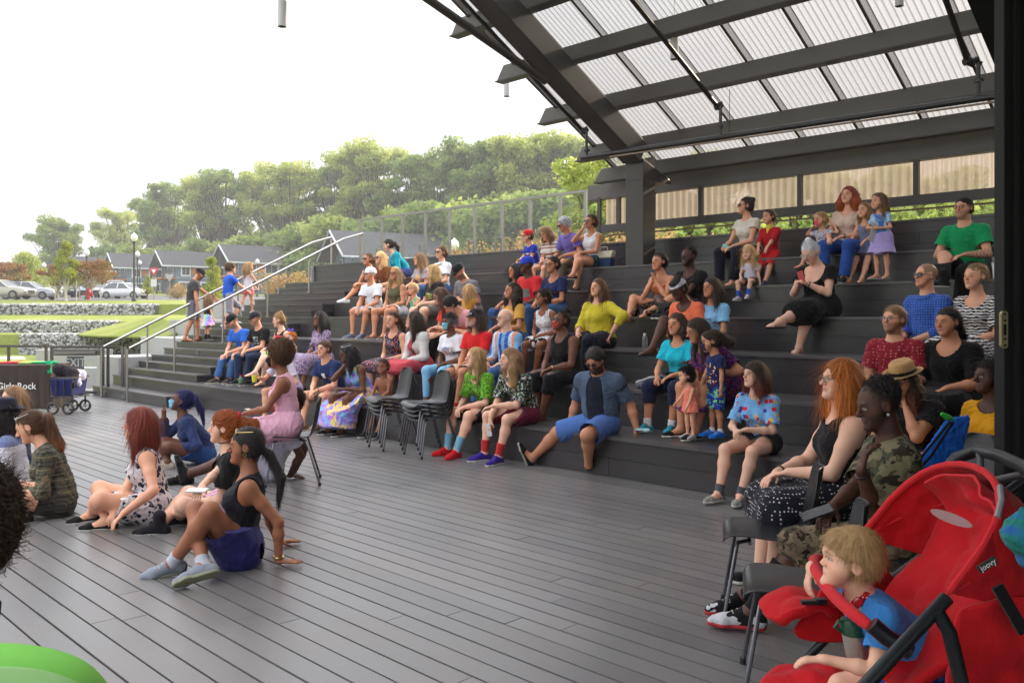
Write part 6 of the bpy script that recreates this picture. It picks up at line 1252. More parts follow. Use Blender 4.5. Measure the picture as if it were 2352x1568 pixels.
person('young woman in black tank with navy jacket tied round her waist', onz(552, 1292, 0), 196, fem=True, lean=-6, head=(-4, -2), LH=onz(640, 1288, .035), RH=onz(640, 1246, .03), le=(-.2, -1, .4), re_=(.3, -1, .4), skin=C(156, 102, 74), hair=('braid', 'black', dict(len=.28, over=-.06, w=.024)), top=('tank', S_(24, 24, 32), dict(arm=.075)), bot=('skirt', T_('solid', (44, 46, 110)), dict(len=.72, flare=.03, t=.022, fold=.006)), shoe=('sneaker', S_(140, 146, 158), plain('olive_sole', (.30, .32, .22), .8)), sock=(S_(180, 184, 196), .06), acc=(('headshades', GOLD, WPR), ('earring', GOLD, .010), ('watch', 'L', GOLD, 1)), LF=onz(396, 1292, .085), RF=onz(466, 1300, .10), rk=(.45, .5, 1), lk=(-.5, .2, .8), fdir=dict(L=(-.35, -1, 0), R=(.2, -1, 0), fL=(-.1, 1, -.15), fR=(-.3, .8, -.1)), handn=dict(L=(0, 0, -1), R=(0, 0, -1)), hcurl=dict(L=.08, R=.08), **F)
person('person in white reclining on the deck behind the red-haired woman', onz(625, 1100, 0), 190, lean=-22, head=(0, 0), LH=onz(665, 1092, .03), RH=(.30, -.20, .03), le=(-.3, -1, .3), re_=(.3, -1, .3), skin='deep', hair=('afro', 'dark', dict(vol=-.02)), top=('tee', S_(206, 206, 224)), bot=('shorts', S_(206, 206, 224), dict(len=.95)), shoe=('sneaker', BLK, M_dark), RF=onz(432, 1090, .09), LF=(-.1, .8, .08), rk=(.2, 0, 1), lk=(-.2, 0, 1), fdir=dict(L=(-.3, -1, 0), fR=(.3, .3, 1)), handn=dict(L=(0, 0, -1)), **F)
pl = person('woman with a rounded afro and black mask in pink satin slip dress', onz(662, 1108, 0) + Vector((0, 0, .46)), 192, fem=True, lean=7, head=(-4, -4), RH=onz(598, 1108, 0) + Vector((0, 0, .70)), LH=(-.03, .40, .22), hcurl=.45, skin='brown', hair=('afro', 'brown', dict(vol=.010)), top=('tank', T_('solid', (226, 172, 194)), dict(straps=1, neck=.9, arm=.07)), bot=('skirt', T_('solid', (226, 172, 194)), dict(len=.92, flare=.03, drop=.1)), shoe=('sandal', S_(196, 170, 150)), acc=(('mask', S_(22, 22, 26)),), drop=.46, handn=dict(R=(0, 0, 1), L=(0, 0, 1)), group=G4)
CH = []
rw = person('woman with long flowing ginger hair, glasses and black tank top', at(1975, 0, 5.0) * 1 + Vector((0, 0, 0)) if False else Vector((at(1945, 0, 5.0).x, 5.0, .46)), 178, fem=True, bw=1.30, lean=4, head=(8, 6), LH=(-.02, .34, .24), RH=(.08, .38, .22), skin='fair', hair=('vlong', 'orange', dict(len=.40, w=.055, vol=.010, tip='orange', front=.3)), top=('tank', S_(26, 24, 28), dict(arm=.08)), bot=('skirt', T_('dots', (24, 24, 34), (210, 206, 212), s=1.1), dict(len=1.2)), shoe=('sneaker', BLK), acc=(('glasses', GREY), ('watch', 'R', M_frame, 1)), drop=.46, group=G4)
cm = person('man in woodland camouflage shirt and shorts resting his cheek on a hand', Vector((at(2042, 0, 4.2).x, 4.2, .40)), 176, s=.99, lean=0, head=(4, -15), RH=at(1912, 1165, 4.05), LH=at(1978, 1078, 3.98), le=(.1, .5, -1), hcurl=.9, skin='deep', hair=('afro', 'black', dict(vol=-.030)), beard=('black', .5), top=('tee', T_('camo', (120, 112, 84), (70, 72, 50), (44, 38, 32), (96, 84, 62)), dict(slv=.85, loose=.03)), bot=('shorts', T_('camo', (120, 106, 84), (74, 70, 50), (46, 36, 30), (96, 80, 62)), dict(len=1.02, loose=1.2)), shoe=('sneaker', T_('camo', (24, 22, 26), (200, 200, 206), s=.6), plain('red_sole', (.42, .03, .04), .6)), sock=(S_(22, 22, 26), .30), RF=onz(1722, 1405, .10), LF=onz(1700, 1372, .12), rk=(.15, .2, 1), lk=(-.2, .3, 1), acc=(('watch', 'L', M_frame), ('earring', WPR, .004)), fdir=dict(L=(.0, -.25, 1)), drop=.46, group=G4)
af = person('person with a large dark afro sitting close to the camera', at(-140, 1205, 2.35) - Vector((0, 0, .80)), 186, fem=True, lean=0, head=(0, 0), skin='brown', hair=('afro', 'dark', dict(vol=.070)), top=('tee', BLK), bot=('pants', DJEAN), shoe=('sneaker', BLK), group=G4)
# ================================================================ chairs, stroller and loose things
M_shell = plain('black_plastic', (.016, .017, .019), .32, 0, .1, 30, .5)
M_chr = plain('grey_tube', (.17, .175, .19), .32, .85, .1, 30)
def make_chair(loc, phi, label, dz=0., shift=0., group='black plastic chairs', legs=True):
    t = empty('chair', loc, label, 'chair', group); a = math.radians(phi); f = Vector((math.cos(a), math.sin(a), 0)); r = Vector((f.y, -f.x, 0)); o = Vector(loc)
    def L(x, y, z): return o + r * x + f * (y + shift) + ZV * (z + dz)
    prof = [(.235, .405, .19), (.225, .435, .205), (.19, .452, .215), (.10, .450, .222), (0, .440, .222), (-.10, .435, .215), (-.165, .445, .20), (-.205, .485, .185), (-.225, .54, .178), (-.240, .62, .185), (-.255, .70, .185), (-.268, .77, .165), (-.275, .81, .125), (-.277, .82, .09)]
    nx = 12; vs = []; n = len(prof)
    for y, z, w in prof:
        for i in range(nx + 1):
            u = i / nx * 2 - 1; b = u * u; back = z > .47
            vs.append(L(u * w, y + (.035 * b if back else 0), z + (.0 if back else .022 * b)))
    fs = [(j * (nx + 1) + i, j * (nx + 1) + i + 1, (j + 1) * (nx + 1) + i + 1, (j + 1) * (nx + 1) + i) for j in range(n - 1) for i in range(nx)]
    mb = MB(); mb.add(vs, fs); s = mb.build('seat_shell', M_shell, t, smooth=1.5); m = s.modifiers.new('t', 'SOLIDIFY'); m.thickness = .010; m.offset = 0; m = s.modifiers.new('s', 'SUBSURF'); m.levels = 1; m.render_levels = 1
    for sx in (-1, 1):
        for (y0, y1, yt) in ((.16, .235, .10), (-.13, -.26, -.08)):
            mb = MB(); mb.tube([L(sx * .10, yt, .425), L(sx * .165, y0, .425), L(sx * .185, y0 + (y1 - y0) * .1, .40), L(sx * .215, y1, .012)], .0105, 8); lg = mb.build('leg', M_chr, t, smooth=True)
            mb = MB(); mb.tube([L(sx * .215, y1, .03), L(sx * .216, y1 + .002, .0)], .014, 8); mb.build('foot_cap', M_shell, lg)
    mb = MB(); mb.tube([L(-.15, .10, .42), L(.15, .10, .42)], .010, 6); mb.tube([L(-.15, -.08, .42), L(.15, -.08, .42)], .010, 6); mb.build('seat_frame', M_chr, t, smooth=True)
    return t
def base(p): return Vector((p[0], p[1], 0))
make_chair(base(pl.at) + Vector((.04, 0, 0)), 192, 'black plastic chair with the pink-dressed woman on it')
make_chair(base(rw.at) + Vector((.02, 0, 0)), 178, 'black plastic chair carrying the ginger-haired woman')
make_chair(base(cm.at) + Vector((.03, 0, 0)), 176, 'black plastic chair under the man in camouflage')
c1 = Vector((at(1868, 0, 4.6).x - .24, 4.6, 0)); make_chair(c1, 166, 'empty black chair between the ginger-haired woman and the deck')
c2 = Vector((at(1965, 0, 3.7).x - .24, 3.7, 0)); make_chair(c2, 165, 'empty black chair right beside the red stroller')
for px, py, nm, n, ph in ((905, 6.42, 'stack by the tie-dye dress', 4, 212), (990, 6.38, 'stack nearer the green shirt', 4, 214)):
    for k in range(n):
        w_ = ['bottom chair', 'second chair from the bottom', 'third chair from the bottom', 'top chair'][k]
        make_chair(onD(px, py, 0), ph, 'black plastic %s of the %s' % (w_, nm), dz=.052 * k, shift=.022 * k, group='stacked black chairs')
# ---- small things
def cup(loc, label, r=.04, h=.13, col=(.6, .6, .6), straw=None, liquid=None, name='plastic_cup', cat='cup'):
    t = empty(name, loc, label, cat); mb = MB(); mb.lathe(loc, [(0, .002), (r * .72, 0), (r, h), (r * .97, h), (r * .70, .006), (0, .006)], 16); mb.build('cup_wall', sheet_cup, t, smooth=True)
    mb = MB(); mb.lathe(loc, [(0, .004), (r * .70, .004), (r * .82, h * (.35 if liquid is None else .8)), (0, h * (.35 if liquid is None else .8))], 14); mb.build('drink', plain('drink', liquid or (.4, .3, .22), .3), t)
    if straw:
        mb = MB(); mb.lathe(Vector(loc) + ZV * h, [(r, 0), (r * 1.03, .006), (0, .012)], 14); mb.build('lid', Mw, t); mb = MB(); mb.tube([Vector(loc) + ZV * .02, Vector(loc) + Vector((.012, 0, h + .07))], .004, 6); mb.build('straw', plain('red_straw', (.5, .03, .04), .4), t)
sheet_cup = sheet_mat('clear_plastic', (.85, .85, .86), (.6, .6, .62), .2, 0)
cup(onz(1160, 1040, 0), 'clear plastic cup with a little drink standing on the deck', liquid=None)
cup(onz(1106, 1026, 0), 'clear cup with pink dregs between two red sneakers', r=.036, h=.11, liquid=(.4, .05, .08))
cup(onD(1403, Dk(4) + .05, 1.6), 'pale drink cup with red straw beside the chartreuse blouse', straw=True, liquid=(.6, .5, .5))
def bottle(loc, label, c1, c2, r=.033, h=.20, name='bottle'):
    t = empty(name, loc, label, 'bottle'); mb = MB(); mb.lathe(loc, [(0, 0), (r, 0), (r, h * .68), (r * .85, h * .78), (r * .5, h * .84), (0, h * .84)], 16); mb.build('bottle_body', c1, t, smooth=True)
    mb = MB(); mb.lathe(loc, [(r * .55, h * .83), (r * .58, h), (0, h)], 14); mb.build('cap', c2, t, smooth=True)
bottle(onD(553, Dk(1) + .45, .4) + Vector((0, 0, 0)), 'small red-topped drink bottle on the lowest tier by the jeans', plain('green_label', (.08, .22, .10), .5), plain('red_cap', (.5, .03, .03), .4), .035, .19)
bottle(onD(1481, Dk(3) + .12, 1.2), 'clear water bottle beside the orange outfit', sheet_cup, Mw, .033, .2)
bottle(onD(2283, Dk(5) + .2, 2.0), 'silver flask standing at the edge of the black door', plain('steel', (.5, .5, .5), .3, 1), Mw, .036, .24)
# soft bags
def blob(name, cones, mat, label, cat, h=.01, fold=.006, root=None, part=None, L=.1, seed=3, cuts=()):
    S = SD()
    for c in cones: S.cone(*c)
    for c in cuts: S.plane(*c)
    V, Q = sdf_mesh(S, h); N = vnormals(V, Q); V = folds(V, N, seed, fold, L)
    if root is None: root = empty(name, Vector(V.mean(0)) * 0 + Vector((V[:, 0].mean(), V[:, 1].mean(), V[:, 2].min())), label, cat)
    np_mesh(part or name, V, Q, mat, root, root.location); return root
def wv(v): return V3(v.x, v.y, v.z)
p = onD(1498, Dk(2) + .22, .8); r_ = blob('backpack', [(wv(p + X_ * -.17 + ZV * .05), wv(p + X_ * .16 + ZV * .06), .055, .085, .03, V3(0, 0, 1), .9), (wv(p + X_ * .0 + ZV * .07), wv(p + X_ * .16 + ZV * .13), .07, .05, .03)], S_(120, 120, 128), 'flat grey drawstring bag lying beside the turquoise top', 'bag')
mb = MB(); mb.tube([p + X_ * -.18 + ZV * .07 - N_ * .05, p + X_ * .02 + ZV * .14 - N_ * .07, p + X_ * .14 + ZV * .15 - N_ * .04], .007, 6); mb.build('cord', Mw, r_)
p = onD(1442, Dk(4) + .25, 1.6); r_ = blob('purse', [(wv(p + ZV * .06), wv(p + X_ * .12 + ZV * .07), .06, .07, .02)], BLK, 'black leather purse by the cross-legged woman', 'bag')
mb = MB(); mb.tube([p + ZV * .10, p - X_ * .05 - N_ * .20 + ZV * .02, p - X_ * .08 - N_ * .27 - ZV * .18, p - X_ * .03 - N_ * .27 - ZV * .14], .010, 6); mb.build('strap', BLK, r_, smooth=True)
p = onD(1392, Dk(6) + .22, 2.4); t = empty('tote_bag', p, 'cream and navy canvas tote bag beside the column', 'bag'); mb = MB(); mb.ci = 0
def tap(mb, z0, z1, w0, w1, dp): mb.hexa([p - X_ * w0 - N_ * dp + ZV * z0, p + X_ * w0 - N_ * dp + ZV * z0, p + X_ * w0 + N_ * dp + ZV * z0, p - X_ * w0 + N_ * dp + ZV * z0, p - X_ * w1 - N_ * dp * .8 + ZV * z1, p + X_ * w1 - N_ * dp * .8 + ZV * z1, p + X_ * w1 + N_ * dp * .8 + ZV * z1, p - X_ * w1 + N_ * dp * .8 + ZV * z1])
tap(mb, .0, .15, .13, .15, .07); mb.build('bag_base', S_(40, 56, 88), t, bevel=.02); mb = MB(); tap(mb, .152, .27, .15, .17, .056); mb.build('bag_top', S_(206, 196, 176), t, bevel=.02)
mb = MB(); mb.tube([p - X_ * .08 - N_ * .05 + ZV * .26, p - X_ * .07 - N_ * .06 + ZV * .33, p + X_ * .07 - N_ * .06 + ZV * .33, p + X_ * .08 - N_ * .05 + ZV * .26], .008, 6); mb.build('handle', S_(206, 196, 176), t)
# phones, tablet, card held in hands
def slab(name, c, f, n, w, l, th, mat, label, cat, scr=None):
    f = Vector(f).normalized(); n = Vector(n); n = (n - f * n.dot(f)).normalized(); x = f.cross(n); o = empty(name, c, label, cat); mb = MB(); mb.box(c, (w / 2, l / 2, th / 2), x, f, n); mb.build('case', mat, o, bevel=.003)
    if scr: mb = MB(); mb.box(Vector(c) + n * (th / 2 + .0006), (w / 2 - .004, l / 2 - .006, .0004), x, f, n); mb.build('screen', scr, o)
def fig(txt):
    for g in PERSONS:
        if txt in g.root['label']: return g
g = cm; q = Vector(g.P['wR']) + Vector(g.hdR) * .10; slab('phone', q + Vector((-.03, 0, .035)), (-.9, .1, -.35), (.35, -.3, .9), .072, .15, .009, M_frame, 'dark phone held by the camouflaged man', 'phone', M_lens)
g = rw; q = Vector(((g.P['kR'] + g.P['kL']) / 2)) + Vector((.10, -.42, .02)); 
q = Vector((cm.P['kR'] + cm.P['kL']) / 2) + Vector((.12, .02, .11)); slab('tablet', q, (-1, .1, .12), (.15, 0, 1), .17, .25, .012, M_frame, 'black tablet resting on the camouflaged man\'s knees', 'tablet', M_lens)
g = fig('choker'); slab('phone', Vector(g.P['wR'] + g.hdR * .10) + ZV * .022, (-1, .1, .0), (0, -.2, 1), .072, .15, .010, Mw, 'cream phone on the open palm of the red-haired woman', 'phone')
g = fig('long curly haired'); slab('phone', Vector(g.P['wR'] + g.hdR * .11), (.2, 0, -1), (-.6, -.8, 0), .07, .14, .009, Mw, 'white phone hanging from the long-haired man\'s hand', 'phone')
g = fig('silver top knot'); slab('phone', Vector((g.P['wR'] + g.P['wL']) / 2) + Vector((-.04, -.06, .06)), (-.2, .2, 1), (.6, .7, .2), .072, .14, .009, plain('red_case', (.45, .05, .05), .4), 'red phone held up by the woman with the silver top knot', 'phone')
g = fig('pink satin'); slab('card', Vector(g.P['wR'] + g.hdR * .10) + ZV * .03, (-1, .2, .25), (.2, 0, 1), .08, .13, .004, plain('cream_card', (.6, .56, .45), .6), 'cream card in the upturned hand of the pink-dressed woman', 'card')
g = fig('tie-dye dress resting'); slab('tablet', Vector((g.P['kR'] + g.P['kL']) / 2) + Vector((.05, .02, .12)), (-1, -1, 0), (0, 0, 1), .20, .27, .010, M_frame, 'black tablet flat on the tie-dye dress', 'tablet', M_lens)
g = fig('turquoise top'); slab('tablet', Vector((g.P['kR'] + g.P['kL']) / 2) + Vector((.12, .10, .13)), (1, -.9, 0), (-.2, -.2, 1), .14, .22, .010, plain('blue_case', (.06, .25, .35), .5), 'blue-cased tablet on the lap of the woman in turquoise', 'tablet', M_lens)
g = fig('with a paper'); slab('paper', Vector((g.P['wR'] + g.P['wL']) / 2) + Vector((-.04, -.03, -.06)), (.35, .2, 1), (.5, -.8, 0), .10, .24, .003, Mw, 'rolled white paper held by the girl in lilac skirt', 'paper')
g = fig('holding a yellow cup'); q = Vector(g.P['wR'] + g.hdR * .10); t = empty('yellow_cup', q, 'yellow folded cup held over the lowest tier', 'cup'); mb = MB(); mb.lathe(q + ZV * -.05, [(.03, 0), (.045, .10), (.04, .10), (.026, .004), (0, .004)], 12); mb.build('cup_wall', plain('yellow_plastic', (.75, .68, .04), .4), t, smooth=True)
g = fig('open denim shirt'); blob('face_mask', [(wv(Vector(g.P['wL']) + Vector((0, -.05, .01))), wv(Vector(g.P['wL']) + Vector((.09, -.07, .005))), .03, .045, .02, V3(0, 0, 1), .5)], S_(170, 206, 216), 'crumpled pale blue face mask under the denim-shirted man\'s hand', 'mask', .007)
g = fig('cream tee and black'); blob('face_mask', [(wv(Vector(g.P['wR']) + Vector((-.03, -.06, -.01))), wv(Vector(g.P['wR']) + Vector((.02, -.09, -.05))), .03, .04, .02)], S_(150, 200, 186), 'mint green face mask in the hand of the woman with a high bun', 'mask', .009)
# litter on the deck
for x, y, l in ((302, 987, 'white paper scrap lying near the foot of the steps'), (845, 1050, 'thin dark twig-like strip lying on the open deck')):
    mb = MB(); c = onz(x, y, .008); mb.add([c + Vector((-.05, 0, 0)), c + Vector((.04, -.04, 0)), c + Vector((.06, .03, .004)), c + Vector((-.02, .05, .002))] if y < 1000 else [c + Vector((-.12, .0, 0)), c + Vector((.12, .02, 0)), c + Vector((.12, .035, .002)), c + Vector((-.12, .012, .002))], [(0, 1, 2, 3)]); o = mb.build('paper_scrap' if y < 1000 else 'wood_strip', Mw if y < 1000 else M_pipe); o.modifiers.new('t', 'SOLIDIFY').thickness = .002; tag(o, l, 'litter')
# blue drawstring bag on a chair back
t = Vector((at(2160, 0, 5.6).x, 5.6, 0)); make_chair(t + Vector((.12, .05, 0)), 200, 'black chair behind the stroller with a blue bag on its back')
P4 = [at(2222, 960, 5.4), at(2175, 972, 5.4), at(2112, 1082, 5.35), at(2180, 1090, 5.35)]
r_ = blob('drawstring_bag', [(wv(P4[0]), wv(P4[3]), .02, .05, .03, V3(0, 1, 0), .6), (wv(P4[1]), wv(P4[2]), .02, .05, .03, V3(0, 1, 0), .6), (wv((P4[0] + P4[1]) / 2), wv((P4[2] + P4[3]) / 2), .03, .07, .05, V3(0, 1, 0), .6)], S_(28, 104, 206), 'bright blue drawstring bag with black cords hanging on a chair back', 'bag', .008)
mb = MB(); mb.tube([at(2182, 968, 5.3), at(2128, 1035, 5.28), at(2095, 1075, 5.28)], .008, 6); mb.tube([at(2190, 968, 5.3), at(2140, 1045, 5.28), at(2100, 1090, 5.28)], .008, 6); mb.build('cord', BLK, r_)
mb = MB(); mb.tube([at(2192, 965, 5.4), at(2176, 958, 5.4), at(2162, 950, 5.4)], [.012, .02, .012], 8); mb.build('green_tip', S_(60, 170, 60), r_)
# ---------------------------------------------------------------- stroller
RED = T_('solid', (190, 22, 30)); RED2 = T_('solid', (206, 40, 48))
st = empty('stroller', Vector((1.25, 2.65, 0)), 'large red fabric stroller with a black frame and raised hood', 'stroller')
yn, yf = 2.36, 2.96
def arc(th, r, w=1., px=1.20, pz=.845, n=14, sag=0):
    c, s_ = math.cos(th), math.sin(th); out = []
    for i in range(n + 1):
        a = math.pi * i / n; k = abs(math.sin(a)) ** .55; yy = (yn + yf) / 2 - math.cos(a) * (yf - yn) / 2 * w * (1 - 0 * k)
        out.append(Vector((px + c * r * k, yy, pz + s_ * r * k)))
    return out
angs = [52, 40, 26, 12, -2, -16]; rad = [.36, .375, .385, .375, .36, .34]
mb = MB(); A = [arc(math.radians(a), r * (1 + (.03 if i % 2 == 0 else 0))) for i, (a, r) in enumerate(zip(angs, rad))]; n = len(A[0])
mb.add([p for a in A for p in a], [(i * n + k, i * n + k + 1, (i + 1) * n + k + 1, (i + 1) * n + k) for i in range(len(A) - 1) for k in range(n - 1)]); h_ = mb.build('hood', RED, st, smooth=1.5); m = h_.modifiers.new('s', 'SUBSURF'); m.levels = m.render_levels = 3; WH = bpy.data.textures.new('hood_wrinkle', 'CLOUDS'); WH.noise_scale = .09; m = h_.modifiers.new('d', 'DISPLACE'); m.texture = WH; m.strength = .03; m.texture_coords = 'GLOBAL'; m = h_.modifiers.new('t', 'SOLIDIFY'); m.thickness = .008
mb = MB(); mb.tube(A[0], .011, 8); mb.build('rim', RED2, h_, smooth=True)
mb = MB(); mb.tube([p + Vector((-.006, 0, -.004)) for p in A[2]], .006, 6); mb.build('seam', RED2, h_, smooth=True)
mb = MB(); mb.tube([p + Vector((.004, 0, .012)) for p in A[0][2:5]], .009, 8); mb.build('reflective_trim', plain('grey_trim', (.25, .25, .26), .5), h_, smooth=True)
WR = bpy.data.textures.new('wrinkle', 'MUSGRAVE'); WR.noise_scale = .13; WR.octaves = 2
def surf(rows, name, mat, parent, th=.01, sub=2):
    mb = MB(); n = len(rows[0]); mb.add([Vector(p) for r in rows for p in r], [(i * n + k, i * n + k + 1, (i + 1) * n + k + 1, (i + 1) * n + k) for i in range(len(rows) - 1) for k in range(n - 1)])
    o = mb.build(name, mat, parent, smooth=1.5); m = o.modifiers.new('s', 'SUBSURF'); m.levels = m.render_levels = sub + 2
    if mat in (RED, RED2): m = o.modifiers.new('d', 'DISPLACE'); m.texture = WR; m.strength = .022; m.texture_coords = 'GLOBAL'
    m = o.modifiers.new('t', 'SOLIDIFY'); m.thickness = th; return o
# inner window flap and pocket of the hood
surf([[Vector((1.20, 2.66, .845)).lerp(p, .93) for p in A[a][3:12:2]] for a in (0, 1, 2, 3)], 'inner_flap', RED2, st, .008)
mb = MB(); c = Vector((1.385, 2.71, .965)); mb.lathe(c, [(0, 0), (.075, 0), (.075, .004), (0, .004)], 20, (.45, -.85, -.1), (.12, .1, -.28), (-.8, -.3, .3)); mb.build('clear_window', plain('glossy_window', (.55, .40, .40), .12), st, smooth=True)
# seat back, seat, side wings
surf([[(1.13, y, .50) for y in (2.44, 2.65, 2.88)], [(1.28, y, .66 - .03 * (abs(y - 2.65) < .1)) for y in (2.42, 2.65, 2.90)], [(1.42, y, .84) for y in (2.42, 2.65, 2.90)], [(1.50, y, .97) for y in (2.42, 2.65, 2.90)]], 'seat_back', RED, st, .03)
surf([[(1.17, y, .46) for y in (2.44, 2.65, 2.88)], [(1.05, y, .43) for y in (2.42, 2.65, 2.90)], [(.90, y, .43) for y in (2.42, 2.65, 2.90)], [(.82, y, .36) for y in (2.44, 2.65, 2.88)]], 'seat_pad', RED, st, .04)
surf([[(1.20, yn - .01, .82), (1.40, yn - .01, .84), (1.56, yn + .02, .80)], [(1.20, yn - .03, .66), (1.42, yn - .05, .64), (1.62, yn, .60)], [(1.16, yn - .01, .47), (1.40, yn - .03, .42), (1.62, yn + .01, .40)]], 'side_panel', RED, st, .02)
surf([[(1.20, yf, .84), (1.10, yf + .01, .74)], [(1.36, yf, .66), (1.05, yf + .02, .60)], [(1.30, yf, .48), (.90, yf, .47)]], 'side_panel', RED, st, .02)
surf([[(1.56, yn + .02, .80), (1.60, 2.66, .84), (1.56, yf, .80)], [(1.66, yn + .02, .58), (1.70, 2.66, .58), (1.66, yf, .58)], [(1.60, yn + .02, .40), (1.62, 2.66, .38), (1.60, yf, .40)]], 'back_pocket', RED, st, .02)
# shoulder pad and lap flap
surf([[(.90, y, .55) for y in (2.92, 3.02, 3.10)], [(.97, y, .615) for y in (2.90, 3.00, 3.08)], [(1.06, y, .62) for y in (2.90, 3.0, 3.08)], [(1.13, y, .58) for y in (2.92, 3.0, 3.06)]], 'padded_flap', RED, st, .035)
mb = MB(); mb.box((1.0, 2.89, .642), (.03, .012, .007)); mb.box((1.04, 2.90, .642), (.02, .016, .01)); mb.build('buckle', M_frame, st, bevel=.003)
# frame
FR = plain('graphite_frame', (.02, .022, .025), .35, .3)
mb = MB(); mb.tube([at(2175, 1372, 2.24), at(2130, 1420, 2.22), at(1945, 1620, 2.16)], .018, 12); mb.build('side_tube', FR, st, smooth=True)
mb = MB(); mb.tube([at(2150, 1400, 2.22), at(2180, 1450, 2.22), at(2235, 1680, 2.2)], .019, 12); mb.build('side_tube', FR, st, smooth=True)
for y in (yf + .02,):
    mb = MB(); mb.tube([(1.86, y, 1.10), (1.70, y, .98), (1.20, y, .60), (.72, y, .12)], .017, 10); mb.build('side_tube', FR, st, smooth=True)
    mb = MB(); mb.tube([(1.22, y - .0, .84), (1.24, y, .64), (1.62, y, .14)], .016, 10); mb.build('rear_tube', FR, st, smooth=True)
    mb = MB(); mb.tube([(1.17, y, .70), (1.24, y, .63)], .032, 10); mb.build('joint', FR, st, smooth=True)
mb = MB(); mb.tube([at(2170, 1085, 3.0), at(2195, 1052, 3.0), at(2245, 1034, 2.95), at(2300, 1048, 2.8), at(2352, 1072, 2.55), at(2400, 1110, 2.36)], .021, 12); mb.build('handlebar', FR, st, smooth=True)
mb = MB(); mb.tube([at(2250, 1040, 2.92), at(2252, 1085, 2.9), at(2272, 1106, 2.85), at(2352, 1088, 2.6)], .012, 10); mb.build('handlebar_stay', plain('grey_stay', (.08, .08, .085), .4), st, smooth=True)
# bumper bar: red padded arc with black end
bp = [at(1900, 1292, 3.0), at(1872, 1277, 2.98), at(1866, 1296, 2.86), at(1886, 1334, 2.7), at(1920, 1372, 2.55), at(1960, 1410, 2.43), at(2010, 1446, 2.36)]
mb = MB(); mb.tube(bp, .019, 14); b_ = mb.build('bumper_bar', RED2, st, smooth=True); m = b_.modifiers.new('s', 'SUBSURF'); m.levels = m.render_levels = 1
mb = MB(); mb.tube([at(2002, 1433, 2.36), at(2035, 1462, 2.35), at(2090, 1495, 2.34)], .024, 12); mb.build('bumper_joint', FR, st, smooth=True)
mb = MB(); mb.span(at(2290, 1345, 2.28), at(2352, 1452, 2.26), .03, .012, (0, -1, 0)); mb.build('webbing_strap', BLK, st)
for (x, y) in ((.74, yn), (.74, yf), (1.62, yn - .03), (1.62, yf + .03)):
    r = .11 if x < 1 else .14; mb = MB(); mb.tube([Vector((x + math.cos(t) * (r - .02), y, r + math.sin(t) * (r - .02))) for t in np.linspace(0, 6.283, 21)[:-1]], .02, 8, closed=True); w_ = mb.build('wheel', M_pipe, st, smooth=True)
    mb = MB(); mb.lathe((x, y, r), [(0, -.012), (r * .7, -.01), (r * .7, .01), (0, .012)], 16, (1, 0, 0), (0, 0, 1), (0, -1, 0)); mb.build('hub', FR, w_, smooth=True)
# brand tag sewn on the rim
tgc = at(2268, 1296, 2.315); tx = (at(2290, 1283, 2.315) - at(2246, 1310, 2.315)).normalized(); tn = Vector((-.1, -1, .05)).normalized(); ty = tn.cross(tx)
mb = MB(); mb.box(tgc, (.029, .0105, .002), tx, ty, tn); tgo = mb.build('label_tag', M_frame, st)
v, f = text_mesh('joovy', .021, True); mb = MB(); 
mb.add([tgc + tx * p.x + ty * p.y + tn * .004 for p in v], f); mb.build('print', WPR, tgo)
bl_ = blob('sling_bag', [(wv(at(2352, 1180, 2.2)), wv(at(2345, 1225, 2.2)), .02, .05, .02), (wv(at(2330, 1225, 2.2)), wv(at(2375, 1265, 2.2)), .022, .05, .02)], T_('tiedye', (30, 60, 170), (40, 130, 110), (50, 90, 190)), 'blue and green bag hanging at the stroller handle', 'bag', .006)
boy = person('blond toddler in blue tee leaning on the stroller bar, red neckerchief', Vector((1.26, 2.66, .44)), 186, s=.62, hs=.80, lean=41, head=(-14, 4, -4), h=.004, LH=Vector((.93, 2.55, .585)), RH=at(1862, 1300, 2.84), re_=(.9, .2, .2), le=(-.7, -.9, -.4), skin=C(232, 180, 152), hair=('short', 'dblond', dict(fringe=.040, vol=.002, sl=.03)), top=('tee', S_(66, 140, 214), dict(loose=.022)), bot=('shorts', S_(28, 70, 190)), RF=(.10, .62, -.24), LF=(-.10, .62, -.26), drop=.3, acc=(('scarf', T_('floral', (196, 30, 40), (220, 200, 200), (30, 20, 20), s=2.6)),), group=G4, fdir=dict(R=(-.2, .3, -1)), lip=None, handn=dict(R=(0, -1, 0)))
q = at(1960, 1440, 2.62); t = empty('drink_flask', q, 'dark green children\'s flask with carry loop on the toddler\'s lap', 'bottle'); mb = MB(); mb.lathe(q - ZV * .02, [(0, -.07), (.034, -.07), (.034, .0), (0, .0)], 18, (1, 0, 0), (0, 1, 0), (-.2, 0, 1)); mb.build('flask_body', plain('pale_steel', (.5, .5, .45), .35, .8), t, smooth=True)
mb = MB(); mb.lathe(q - ZV * .02, [(.036, 0), (.036, .03), (.028, .045), (0, .048)], 18, (1, 0, 0), (0, 1, 0), (-.2, 0, 1)); mb.tube([q + Vector((-.02, -.01, .02)), q + Vector((-.05, -.01, .022)), q + Vector((-.06, -.01, .005)), q + Vector((-.04, -.01, -.008)), q + Vector((-.028, -.01, -.01))], .006, 8); mb.build('lid', plain('dark_green_plastic', (.02, .07, .035), .35), t, smooth=True)
